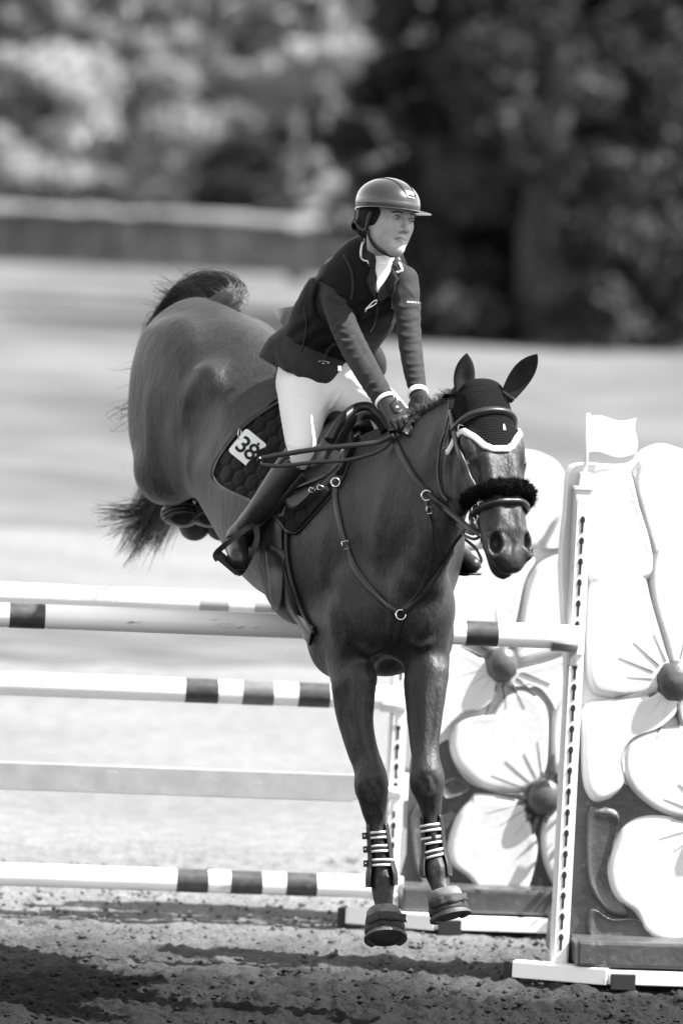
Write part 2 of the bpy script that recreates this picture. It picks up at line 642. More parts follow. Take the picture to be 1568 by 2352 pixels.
# knee caps, tendons, forearm muscle
for (a, b, d) in ((850, 1800, 18.40), (980, 1790, 18.27)):
    hf.ell(W(a + 1, b - 4, d + .012), (0.040, 0.032, 0.050), 0.05)
    hf.ell(W(a + 16, b - 22, d + 0.03), (0.016, 0.02, 0.022), 0.02)
    hf.ell(W(a - 20, b + 8, d + 0.03), (0.016, 0.02, 0.03), 0.02)
hf.limb([(W(835, 1560, 18.46), .045), (W(838, 1650, 18.44), .026), (W(852, 1740, 18.42), .014)], k=0.035)
hf.limb([(W(790, 1580, 18.50), .035), (W(805, 1680, 18.50), .022), (W(828, 1760, 18.45), .012)], k=0.03)
hf.limb([(W(1000, 1545, 18.38), .04), (W(996, 1640, 18.34), .026), (W(992, 1740, 18.30), .014)], k=0.035)
hf.limb([(W(955, 1570, 18.40), .035), (W(956, 1670, 18.36), .02), (W(962, 1750, 18.31), .012)], k=0.03)
for x0, y0, d0 in ((0, 0, 0), (127, -12, -.13)):
    hf.limb([(W(846 + x0, 1842 + y0, 18.412 + d0), .012), (W(860 + x0, 1885 + y0, 18.42 + d0), .010), (W(868 + x0, 1940 + y0, 18.42 + d0), .009)], k=.012)
    hf.limb([(W(872 + x0, 1850 + y0, 18.46 + d0), .012), (W(880 + x0, 1900 + y0, 18.47 + d0), .010), (W(888 + x0, 1985 + y0, 18.46 + d0), .010)], k=.012)
    hf.limb([(W(846 + x0, 1848 + y0, 18.47 + d0), .012), (W(853 + x0, 1900 + y0, 18.48 + d0), .010), (W(862 + x0, 1985 + y0, 18.47 + d0), .010)], k=.012)
# neck: crest and throat pairs
for_neck = []
NK = [((880, 1030, 18.82), (905, 1400, 18.55), .19), ((915, 995, 18.70), (945, 1345, 18.40), .165), ((955, 968, 18.58), (985, 1262, 18.28), .135),
      ((1008, 935, 18.45), (1018, 1185, 18.26), .108), ((1062, 908, 18.32), (1052, 1095, 18.22), .082), ((1095, 905, 18.22), (1075, 1050, 18.17), .07)]
NKF = (W(1062, 1000, 18.2) - W(893, 1190, 18.68)).normalized()
rows = []
for c, t_, lat in NK:
    c, t_ = W(*c), W(*t_)
    rows.append(((c + t_) / 2, (c - t_).length / 2, lat))
NKU = (W(955, 968, 18.58) - W(985, 1262, 18.28)).normalized()
hf.limb([(a, b, c) for a, b, c in rows], side=NKU, k=0.09, n=9)
# windpipe and jugular groove
hf.limb([(W(1035, 1150, 18.24), .045), (W(1010, 1230, 18.27), .055), (W(975, 1320, 18.32), .06)], k=0.06)

# ---------------------------------------------------------------- head
HA = W(1126, 893, 18.05)            # forehead line at the poll
HB = W(1186, 1285, 17.87)           # front of the muzzle
HT = (HB - HA)
HLEN = HT.length
HT.normalize()
yaw = R(22)
n0 = CR * math.sin(yaw) - CF * math.cos(yaw)
HN = (n0 - HT * n0.dot(HT)).normalized()     # out of the face
HS = HN.cross(HT).normalized()               # towards the horse's right side (picture left)
if HS.dot(CR) > 0:
    HS = -HS
def HP(t, side, out):
    return HA + HT * (t * HLEN) + HS * side + HN * out
# face loft: (s, centre out, half side, half front, half back)
prof = [(-0.05, .05, .045, .03, .03), (0.0, .085, .078, .07, .08), (0.12, .105, .090, .100, .105), (0.25, .115, .094, .113, .115), (0.38, .112, .090, .112, .115),
        (0.50, .100, .088, .100, .095), (0.62, .085, .078, .084, .080), (0.74, .078, .071, .076, .072), (0.84, .073, .068, .068, .068), (0.92, .070, .061, .056, .060), (0.98, .066, .047, .042, .048), (1.02, .060, .028, .024, .03)]
hf.loft(HA, (HT, HS, HN), [(s * HLEN, -c, hs_, f, b) for s, c, hs_, f, b in prof], k=0.025, p=2.3)
for sgn in (1, -1):
    hf.ell(HP(0.37, 0.064 * sgn, -0.185), (0.145, 0.042, 0.085), 0.04, rot=(HT * 0.95 - HN * 0.3, HS, HN * 0.95 + HT * 0.3))   # cheek
    hf.ell(HP(0.315, 0.080 * sgn, -0.050), (0.055, 0.026, 0.030), 0.022, rot=(HT, HS, HN))       # brow bone
    hf.ell(HP(0.372, 0.086 * sgn, -0.072), (0.036, 0.026, 0.032), 0.012, rot=(HT, HS, HN))       # eye bulge
    hf.limb([(HP(0.396, 0.102 * sgn, -0.043), .005), (HP(0.402, 0.110 * sgn, -0.066), .006), (HP(0.396, 0.108 * sgn, -0.086), .005)], k=0.006, op='s')  # lid slit
    hf.limb([(HP(0.42, 0.092 * sgn, -0.075), .012), (HP(0.54, 0.084 * sgn, -0.080), .012), (HP(0.64, 0.076 * sgn, -0.078), .006)], k=0.03)  # facial crest
    hf.limb([(HP(0.40, 0.045 * sgn, -0.012), .012), (HP(0.60, 0.036 * sgn, -0.008), .012), (HP(0.82, 0.026 * sgn, -0.010), .010)], k=0.03)  # nasal bone edge
    hf.limb([(HP(0.62, 0.068 * sgn, -0.045), .010), (HP(0.74, 0.066 * sgn, -0.055), .009), (HP(0.84, 0.068 * sgn, -0.050), .008)], k=0.02)  # muscle down to the nostril
    # nostril: raised rim, deep opening
    hf.ell(HP(0.895, 0.050 * sgn, -0.030), (0.050, 0.030, 0.036), 0.022, rot=(HT * 0.95 - HS * 0.25 * sgn, HS, HN))
    hf.ell(HP(0.90, 0.062 * sgn, -0.008), (0.034, 0.022, 0.050), 0.010, 's', rot=(HT * 0.95 - HS * 0.25 * sgn, HS * 0.9 - HN * 0.5 * sgn, HN * 0.9 + HS * 0.5 * sgn))
# lips and chin
hf.ell(HP(0.975, 0.0, -0.050), (0.042, 0.043, 0.038), 0.03, rot=(HT, HS, HN))
hf.ell(HP(0.955, 0.0, -0.112), (0.052, 0.042, 0.032), 0.02, rot=(HT, HS, HN))
hf.limb([(HP(0.80, 0.076, -0.112), .005), (HP(0.90, 0.076, -0.106), .007), (HP(0.985, 0.052, -0.090), .008), (HP(1.02, 0.0, -0.084), .009), (HP(0.985, -0.052, -0.090), .008), (HP(0.90, -0.076, -0.106), .007), (HP(0.80, -0.076, -0.112), .005)], k=0.012, op='s')
HV, HFc = hf.mesh('horse')
HV = relax(HV, HFc, 4)
del hf

def sculpt(V, F, strokes):
    """press grooves (minus) or raise ridges (plus) along lines followed over the surface"""
    fn = np.cross(V[F[:, 2]] - V[F[:, 0]], V[F[:, 3]] - V[F[:, 1]])
    Nn = np.stack([sum(np.bincount(F[:, k], fn[:, c], len(V)) for k in range(4)) for c in range(3)], 1)
    Nn /= np.linalg.norm(Nn, axis=1)[:, None] + 1e-12
    tree_ = BVHTree.FromPolygons([Vector(v) for v in V.tolist()], F.tolist())
    D = np.zeros(len(V))
    for path, wd, amp in strokes:
        A = catmull(np.array(path, dtype=float), 8)
        P = []
        for x, y in A:
            r = ray(x, y)
            h = tree_.ray_cast(CO + r * 10, r, 30)[0]
            if h is not None:
                P.append(npv(h))
        if len(P) < 3:
            continue
        P = np.array(P)
        m = np.all((V > P.min(0) - 3 * wd) & (V < P.max(0) + 3 * wd), axis=1)
        idx = np.nonzero(m)[0]
        best = np.full(len(idx), 9.0)
        tt = np.zeros(len(idx))
        for i in range(len(P) - 1):
            ab = P[i + 1] - P[i]
            L2 = ab @ ab + 1e-12
            if L2 > .0064:
                continue
            t = np.clip(((V[idx] - P[i]) @ ab) / L2, 0, 1)
            d = np.linalg.norm(V[idx] - P[i] - t[:, None] * ab, axis=1)
            u = d < best
            best[u] = d[u]
            tt[u] = (i + t[u]) / (len(P) - 1)
        taper = np.clip(np.minimum(tt, 1 - tt) / .22, 0, 1)
        D[idx] += amp * np.exp(-(best / wd) ** 2) * (0.15 + 0.85 * taper)
    return V + Nn * D[:, None]
STROKES = [
    # breast, shoulder and neck
    ([(903, 1330), (906, 1390), (900, 1440), (896, 1480)], .022, -.022), ([(1030, 1330), (1005, 1385), (985, 1430), (955, 1468)], .016, -.010),
    ([(770, 1330), (790, 1400), (800, 1450), (790, 1500)], .022, -.008), ([(905, 1070), (878, 1150), (862, 1240), (872, 1330)], .045, -.012),
    ([(840, 1120), (822, 1200), (830, 1290), (850, 1360)], .05, .010), ([(930, 1290), (960, 1330), (990, 1350)], .03, .006), ([(760, 1180), (740, 1260), (745, 1340), (765, 1420)], .035, -.007),
    ([(945, 1150), (962, 1210), (966, 1280)], .010, -.0035), ([(962, 1170), (980, 1225), (984, 1290)], .010, -.0035), ([(980, 1190), (998, 1240), (1004, 1300)], .009, -.0035), ([(1000, 1190), (1016, 1235), (1024, 1290)], .009, -.003),
    ([(1018, 1185), (1030, 1225), (1036, 1270)], .008, -.003), ([(960, 1110), (985, 1160), (1000, 1200)], .02, -.006), ([(1010, 960), (985, 1040), (970, 1110)], .03, -.006),
    ([(1040, 1020), (1022, 1080), (1030, 1150)], .02, -.008),
    ([(820, 1480), (850, 1500), (880, 1490)], .014, -.010), ([(935, 1470), (965, 1485), (1000, 1470)], .014, -.009), ([(860, 1505), (850, 1540), (858, 1570)], .012, .005),
    # forearms
    ([(815, 1560), (818, 1620), (832, 1690), (842, 1745)], .012, -.008), ([(790, 1560), (800, 1630), (815, 1700)], .012, .006), ([(845, 1570), (846, 1640), (856, 1720)], .014, .006), ([(800, 1600), (806, 1660), (820, 1730)], .008, -.005),
    ([(978, 1560), (976, 1630), (974, 1700), (975, 1750)], .012, -.008), ([(952, 1570), (954, 1640), (960, 1720)], .011, .006), ([(1002, 1560), (998, 1630), (992, 1710)], .012, .006), ([(960, 1600), (964, 1660), (966, 1730)], .007, -.004),
    ([(1010, 1480), (1015, 1530), (1006, 1580)], .02, .006),
    ([(850, 1590), (858, 1650), (868, 1710), (872, 1760)], .004, .0025), ([(985, 1600), (990, 1660), (985, 1720)], .004, .0025),
    # knees
    ([(836, 1778), (850, 1782), (868, 1776)], .009, -.004), ([(836, 1836), (852, 1842), (872, 1834)], .012, -.004), ([(838, 1800), (850, 1812), (846, 1826)], .008, .006), ([(862, 1796), (872, 1808), (868, 1822)], .008, .006),
    ([(855, 1795), (857, 1812), (856, 1826)], .005, -.005), ([(826, 1790), (824, 1815), (832, 1838)], .006, -.005),
    ([(962, 1765), (978, 1770), (1000, 1764)], .009, -.004), ([(962, 1824), (982, 1830), (1003, 1822)], .012, -.004), ([(966, 1786), (975, 1798), (972, 1812)], .008, .006), ([(990, 1784), (1000, 1796), (996, 1810)], .008, .006),
    ([(983, 1783), (985, 1798), (984, 1812)], .005, -.005),
    ([(858, 1850), (864, 1885), (868, 1910)], .005, .004), ([(872, 1850), (878, 1885), (880, 1910)], .005, -.004), ([(985, 1840), (990, 1870), (993, 1890)], .005, .004),
    ([(866, 2010), (872, 2030), (868, 2055)], .008, .005), ([(890, 2008), (892, 2035), (886, 2060)], .007, -.004), ([(996, 1985), (1000, 2003), (1004, 2020)], .008, .005),
    # flank, hip and thigh
    ([(452, 880), (432, 910), (425, 950), (438, 1000)], .035, -.010), ([(455, 868), (495, 860), (540, 862)], .03, .006), ([(440, 1000), (432, 1060), (438, 1120), (455, 1150)], .035, -.010),
    ([(395, 900), (372, 980), (372, 1060), (385, 1120)], .05, .008), ([(352, 860), (340, 950), (345, 1050)], .035, -.006), ([(480, 960), (500, 1040), (520, 1110)], .06, .008),
    ([(560, 1170), (590, 1230), (640, 1330)], .05, .006), ([(500, 730), (540, 760), (590, 770)], .06, -.006),
    # face
    ([(1092, 1060), (1098, 1100), (1106, 1140)], .010, .006), ([(1080, 1075), (1085, 1120), (1094, 1150)], .010, -.005), ([(1064, 1010), (1078, 1000), (1096, 1006)], .006, .005), ([(1060, 1040), (1078, 1048), (1098, 1038)], .005, .003),
    ([(1066, 1000), (1082, 990), (1100, 998)], .004, -.004), ([(1130, 1170), (1126, 1200), (1130, 1225)], .006, .005), ([(1150, 1165), (1142, 1195), (1140, 1222)], .005, -.004), ([(1170, 1160), (1165, 1190), (1172, 1220)], .008, -.006), ([(1192, 1165), (1194, 1200), (1196, 1225)], .006, -.004),
    ([(1130, 1235), (1145, 1222), (1168, 1232), (1174, 1255), (1165, 1275)], .006, .005), ([(1176, 1230), (1186, 1250), (1180, 1275)], .010, -.006), ([(1120, 1255), (1128, 1280), (1150, 1298)], .006, -.004),
    ([(1100, 1060), (1120, 1075), (1135, 1065)], .004, .002), ([(1040, 1050), (1035, 1100), (1045, 1140)], .012, .006),
]
HV = sculpt(HV, HFc, STROKES)
_fn = np.cross(HV[HFc[:, 2]] - HV[HFc[:, 0]], HV[HFc[:, 3]] - HV[HFc[:, 1]])
_N = np.stack([sum(np.bincount(HFc[:, k], _fn[:, c], len(HV)) for k in range(4)) for c in range(3)], 1)
_N /= np.linalg.norm(_N, axis=1)[:, None] + 1e-12
_x, _y, _z = HV[:, 0], HV[:, 1], HV[:, 2] * .6
HV = HV + _N * (.0030 * vnoise(_x * 26, _y * 26, _z * 26, 31) + .0013 * vnoise(_x * 60, _y * 60, _z * 60, 32) + .0006 * vnoise(_x * 140, _y * 140, _z * 110, 33))[:, None]
HV = relax(HV, HFc, 1)
horse = empty('horse', ground(860, 2240), 'dark bay horse jumping towards the viewer over the striped pole', 'horse')
body = new_obj('body', mesh_np('horse_body', HV, HFc), M['coat'], horse)
HORSE = BVHTree.FromPolygons([Vector(v) for v in HV.tolist()], HFc.tolist())
# ================================================================ rider
M['jacket'] = mat('jacket_cloth', 0.018, 0.8, 0.2, bump=(420, 0.25, 0.0015), var=(16, 0.85, 1.2), sheen=0.06)
M['vest'] = mat('air_vest_cloth', 0.0028, 0.75, 0.15, bump=(90, 0.3, 0.004), sheen=0.02)
M['breeches'] = mat('white_breeches', 0.62, 0.8, 0.3, bump=(38, 0.22, 0.006), sheen=0.1)
M['shirt'] = mat('white_shirt', 0.80, 0.8, 0.3)
M['skin'] = mat('skin', 0.31, 0.55, 0.35, bump=(260, .15, .0008), var=(60, 0.90, 1.06), sss=0.15)
M['lips'] = mat('lips', 0.17, 0.4, 0.5)
M['brow'] = mat('brow_hair', 0.05, 0.7, 0.3)
M['hairnet'] = mat('hairnet', 0.008, 0.8, 0.2, bump=(300, 0.5, 0.002))
M['helmet'] = mat('helmet_shell', 0.007, 0.25, 0.5, coat=1.0, var=(8, 0.8, 1.3))
M['helmet_trim'] = mat('helmet_trim', 0.03, 0.35, 0.5, coat=0.5)
M['badge'] = mat('vent_silver', 0.28, 0.5, 0.5)
M['leather'] = mat('black_leather', 0.008, 0.45, 0.35, bump=(160, 0.2, 0.0015))
M['bootleather'] = mat('boot_leather', 0.013, 0.36, 0.4, var=(20, 0.7, 1.5), bump=(120, 0.12, 0.0015))
M['glove'] = mat('glove_leather', 0.009, 0.5, 0.35, bump=(140, 0.5, 0.002))
M['steel'] = mat('steel', 0.7, 0.2, 0.5, metal=1.0)
M['eyewhite'] = mat('eyeball', 0.38, 0.15, 0.5)
M['iris'] = mat('iris', 0.035, 0.1, 0.6)

def to_mesh(fld, name, it=2):
    V, F = fld.mesh(name)
    V = relax(V, F, it)
    return V, F
def bvh(V, F):
    return BVHTree.FromPolygons([Vector(v) for v in V.tolist()], F.tolist())
def bounds(pts, m):
    P = np.array([npv(p) for p in pts])
    return P.min(0) - m, P.max(0) + m

rider = empty('person', W(735, 900, 19.1), 'person in helmet and dark jacket with white breeches, leaning forward over the saddle', 'person')

# head frame
FU = (CR * 0.15 + CU * 0.988 - CF * 0.02).normalized()
_n = CR * math.sin(R(41)) - CF * math.cos(R(41))
FN = (_n - FU * _n.dot(FU)).normalized()
FS = FU.cross(FN).normalized()
if FS.dot(CR) < 0:
    FS = -FS                                  # picture right = the rider's left
HC = W(891, 500, 18.72)
def hp(s, u, o):
    return HC + FS * s + FU * u + FN * o

SHR, SHL = W(772, 630, 18.94), W(928, 645, 18.80)
SHV = (SHL - SHR).normalized()
TORSO = [(W(735, 868, 19.12), .150, .125), (W(752, 785, 19.05), .138, .110), (W(800, 705, 18.95), .150, .120), (W(842, 640, 18.90), .145, .100), (W(866, 606, 18.86), .075, .065)]
ARM_R = [(W(776, 632, 18.93), .058), (W(772, 680, 18.86), .051), (W(785, 735, 18.79), .046), (W(806, 785, 18.73), .045), (W(838, 845, 18.63), .043), (W(878, 912, 18.53), .037)]
ARM_L = [(W(925, 645, 18.80), .052), (W(935, 700, 18.76), .043), (W(938, 750, 18.72), .040), (W(943, 800, 18.68), .038), (W(950, 850, 18.63), .035), (W(958, 892, 18.59), .030)]
TH_R = [(W(712, 885, 19.02), .112), (W(697, 945, 18.88), .078), (W(694, 1000, 18.79), .060), (W(693, 1038, 18.73), .048), (W(678, 1066, 18.76), .044)]
TH_L = [(W(790, 890, 18.98), .10), (W(855, 925, 18.86), .078), (W(912, 975, 18.74), .064), (W(965, 1030, 18.68), .054)]
BOOT_R = [(W(684, 1050, 18.75), .051), (W(650, 1102, 18.77), .054), (W(598, 1168, 18.80), .041), (W(566, 1206, 18.86), .036), (W(552, 1226, 18.89), .037)]
FOOT_R = [(W(545, 1232, 18.93), .034), (W(546, 1262, 18.84), .036), (W(548, 1286, 18.76), .032)]
BOOT_L = [(W(975, 1040, 18.72), .052), (W(1000, 1100, 18.85), .052), (W(1015, 1180, 18.95), .042), (W(1025, 1240, 18.99), .036)]
FOOT_L = [(W(1028, 1256, 18.98), .036), (W(1058, 1280, 18.86), .036), (W(1086, 1297, 18.76), .026)]

# ---- the body: one continuous surface from head to feet (slimmer than the clothes)
bf = Field((-0.40, 18.42, 1.25), (0.52, 19.32, 2.86), 0.0038)
slim = lambda rows, d: [(r[0],) + tuple(max(x - d, 0.012) for x in r[1:]) for r in rows]
bf.limb(slim(TORSO, .02), side=SHV, k=.03)
for a in (ARM_R, ARM_L):
    bf.limb(slim(a, .014), k=.03)
for a in (TH_R, TH_L):
    bf.limb(slim(a, .012), k=.04)
for a, b in ((BOOT_R, FOOT_R), (BOOT_L, FOOT_L)):
    bf.limb(slim(a, .012), k=.03)
    bf.limb(slim(b, .012), k=.02)
hd = bf
hd.limb([(hp(0, -.050, -.030), .044), (W(872, 590, 18.82), .045), (W(866, 608, 18.85), .05)], k=.02)
hd.ell(hp(0, .03, -.015), (.074, .095, .098), .02, rot=(FS, FU, FN))
hd.ell(hp(0, -.032, .018), (.056, .076, .066), .025, rot=(FS, FU, FN))
hd.ell(hp(0, -.096, .056), (.021, .018, .019), .03, rot=(FS, FU, FN))
for s in (-1, 1):
    hd.limb([(hp(.046 * s, -.045, -.008), .019), (hp(.033 * s, -.080, .028), .017), (hp(.012 * s, -.097, .056), .017)], k=.03)
    hd.ell(hp(.042 * s, -.020, .050), (.020, .018, .018), .03, rot=(FS, FU, FN))
    hd.ell(hp(.036 * s, -.052, .036), (.022, .030, .024), .03, rot=(FS, FU, FN))
    hd.ell(hp(.012 * s, -.037, .085), (.008, .008, .010), .010, rot=(FS, FU, FN))
    hd.ell(hp(.032 * s, .001, .088), (.020, .0125, .0165), .012, 's', rot=(FS, FU, FN))
    hd.ell(hp(.0095 * s, -.0450, .0915), (.0055, .004, .007), .003, 's', rot=(FS, FU, FN))
hd.limb([(hp(-.046, .020, .058), .011), (hp(-.022, .025, .074), .011), (hp(0, .021, .079), .011), (hp(.022, .025, .074), .011), (hp(.046, .020, .058), .011)], k=.015)
hd.limb([(hp(0, .012, .081), .0075), (hp(0, -.012, .094), .0085), (hp(0, -.033, .105), .0105)], k=.009)
hd.limb([(hp(-.025, -.0660, .063), .003), (hp(-.009, -.0592, .0785), .0055), (hp(.009, -.0592, .0785), .0055), (hp(.025, -.0660, .063), .003)], k=.008)
hd.limb([(hp(-.018, -.070, .067), .004), (hp(0, -.0725, .079), .0072), (hp(.018, -.070, .067), .004)], k=.008)
hd.limb([(hp(-.026, -.0672, .068), .0015), (hp(0, -.0646, .087), .0028), (hp(.026, -.0672, .068), .0015)], k=.004, op='s')
for s in (-1, 1):
    hd.ell(hp(.032 * s, .003, .0735), (.0155, .0085, .010), .006, rot=(FS, FU, FN))
Vb, Fb = to_mesh(hd, 'h', 1)
del hd, bf
V2, F2 = Vb, Fb
pb = new_obj('body', mesh_np('person_body', Vb, Fb), M['skin'], rider)
HEADB = bvh(V2, F2)

def decal(name, poly, tree_, off, matr, parent, thick=0.003, rings=7, closed_smooth=True, n=4, dfall=18.8, push=0.05, fn=None):
    """a thin real sheet laid on a body: outline in picture points, dropped onto the surface"""
    P = np.array([(x, y, 0) for x, y in poly], dtype=float)
    P = smooth_closed2(P, n) if closed_smooth else P
    c = P.mean(0)
    m = len(P)
    V, F, Nn = [], [], []
    last = [dfall]
    def drop(x, y, o):
        r = ray(x, y)
        h, nn, i, d = tree_.ray_cast(CO + r * 10, r, 30)
        if h is None:
            h = W(x, y, last[0])
            nn = -r
        else:
            last[0] = (h - CO).dot(CF)
            if nn.dot(r) > 0:
                nn = -nn
            if nn.dot(-r) < 0.25:
                nn = (nn - r * 0.5).normalized()
        return h + nn * o
    fr = [(1.0, -0.004)] + [(1 - k / rings, off) for k in range(rings)]
    # inner point first so that misses at the rim take a sensible depth
    drop(c[0], c[1], off)
    for s, o in fr:
        for p in P:
            q = c + (p - c) * s
            oo = o
            if fn is not None and o > 0:
                oo = o + fn(q[0], q[1], s)
            V.append(drop(q[0], q[1], oo))
    for r_ in range(len(fr) - 1):
        for i in range(m):
            j = (i + 1) % m
            F.append((r_ * m + i, r_ * m + j, (r_ + 1) * m + j, (r_ + 1) * m + i))
    V.append(drop(c[0], c[1], off + (fn(c[0], c[1], 0) if fn else 0)))
    k = len(V) - 1
    r_ = len(fr) - 1
    for i in range(m):
        F.append((r_ * m + i, r_ * m + (i + 1) % m, k))
    me = mesh_py(name, V, F, True)
    bm = bmesh.new()
    bm.from_mesh(me)
    bmesh.ops.recalc_face_normals(bm, faces=bm.faces)
    bm.to_mesh(me)
    bm.free()
    for p in me.polygons:
        p.use_smooth = True
    return new_obj(name, me, matr, parent)

def smooth_closed2(P, n):
    m = len(P)
    out = []
    for i in range(m):
        p0, p1, p2, p3 = P[(i - 1) % m], P[i], P[(i + 1) % m], P[(i + 2) % m]
        for j in range(n):
            t = j / n
            out.append(0.5 * ((2 * p1) + (-p0 + p2) * t + (2 * p0 - 5 * p1 + 4 * p2 - p3) * t * t + (-p0 + 3 * p1 - 3 * p2 + p3) * t ** 3))
    return np.array(out)

def strap(name, path, tree_, w_, t_, matr, parent, off=0.001, n=8, depths=None, prof=None):
    """a strap along picture points laid on a body; a third value fixes the depth (off the body)"""
    pts = []
    for q in path:
        pts.append((q[0], q[1], q[2] if len(q) > 2 else -1.0))
    A = catmull(np.array([(a, b) for a, b, c in pts], dtype=float), n)
    dep = []
    for i in range(len(pts)):
        dep.append(pts[i][2])
    out, nms = [], []
    for i, (x, y) in enumerate(A):
        k = min(i // n, len(pts) - 2)
        f = (i - k * n) / n
        d0, d1 = dep[k], dep[k + 1]
        r = ray(x, y)
        h, nn, ii, dd = tree_.ray_cast(CO + r * 10, r, 30)
        sd = None if h is None else (h - CO).dot(CF)
        def res(d):
            return d if d > 0 else (sd if sd is not None else None)
        e0, e1 = res(d0), res(d1)
        e0 = e1 if e0 is None else e0
        e1 = e0 if e1 is None else e1
        if e0 is None:
            continue
        if d0 < 0 and d1 < 0 and h is not None:
            if nn.dot(r) > 0:
                nn = -nn
            p = h + nn * off
            nv = nn
        else:
            p = W(x, y, e0 * (1 - f) + e1 * f)
            nv = -r
        out.append(p)
        nms.append(nv)
    if len(out) < 3:
        return None
    for _ in range(3):
        out = [out[0]] + [(out[i - 1] + out[i] * 2 + out[i + 1]) / 4 for i in range(1, len(out) - 1)] + [out[-1]]
    # smooth the normals along the strap
    for _ in range(3):
        nms = [(nms[max(i - 1, 0)] + nms[i] * 2 + nms[min(i + 1, len(nms) - 1)]).normalized() for i in range(len(nms))]
    return sweep(name, out, nms, prof or strap_prof(w_, t_), matr, parent)

# ---- face details
for s in (-1, 1):
    bm = bmesh.new()
    bmesh.ops.create_uvsphere(bm, u_segments=14, v_segments=10, radius=0.0105, matrix=Matrix.Translation(hp(.0315 * s, .0015, .0735)))
    e = new_obj('eye', bm_mesh('eye', bm, True), M['eyewhite'], rider)
    for nm, rr, oo, mt in (('iris', .0056, .0101, M['iris']),):
        bm = bmesh.new()
        c = hp(.0325 * s, .0012, .0735) + FN * oo * 0.97
        vs = [bm.verts.new(c + FS * (rr * math.cos(a)) + FU * (rr * math.sin(a)) + FN * 0.0005) for a in [2 * math.pi * i / 14 for i in range(14)]]
        cv = bm.verts.new(c + FN * 0.0022)
        for i in range(14):
            bm.faces.new((vs[i], vs[(i + 1) % 14], cv))
        new_obj(nm, bm_mesh(nm, bm, True), mt, e)
    # upper lid and lashes
    pts = [hp((.0315 + x) * s, .0015 + y, o) for x, y, o in ((-.014, .000, .0785), (-.007, .0062, .0850), (.001, .0078, .0855), (.008, .0062, .0825), (.0145, .0000, .0735))]
    pts = [Vector(p[:3]) for p in catmull([list(p) for p in pts], 4)]
    tube('lash_line', pts, 0.0014, M['brow'], rider, 6)
    pts = [hp((.0315 + x) * s, y, o) for x, y, o in ((-.017, .0195, .0885), (-.004, .0215, .0885), (.010, .0210, .0840), (.022, .0160, .0745))]
    pts = [Vector(p[:3]) for p in catmull([list(p) for p in pts], 5)]
    tube('brow', pts, 0.0026, M['brow'], rider, 6, scales=[.7] + [1.0] * (len(pts) - 3) + [.6, .3])
# lips, laid on the face
def face_px(s, u, o):
    q = hp(s, u, o) - CO
    d = q.dot(CF)
    return (784 + q.dot(CR) / d * FPX, 1176 - q.dot(CU) / d * FPX)
decal('upper_lip', [face_px(s, u, o) for s, u, o in ((-.024, -.0664, .063), (-.008, -.0590, .0790), (0, -.0598, .083), (.008, -.0590, .0790), (.024, -.0664, .063), (.008, -.0632, .081), (-.008, -.0632, .081))], HEADB, .0006, M['lips'], rider, rings=3, dfall=18.65)
decal('lower_lip', [face_px(s, u, o) for s, u, o in ((-.021, -.0682, .066), (0, -.0666, .083), (.021, -.0682, .066), (.009, -.0730, .078), (-.009, -.0730, .078))], HEADB, .0006, M['lips'], rider, rings=3, dfall=18.65)

# ---- hair under the helmet
hn = Field(tuple(npv(HC) - .16), tuple(npv(HC) + .16), 0.005)
hn.ell(hp(0, .006, -.022), (.083, .085, .088), .02, rot=(FS, FU, FN))
hn.ell(hp(0, -.035, -.085), (.055, .045, .035), .02, rot=(FS, FU, FN))
V, F = to_mesh(hn, 'hn', 1)
new_obj('hair', mesh_np('hair', V, F), M['hairnet'], rider)

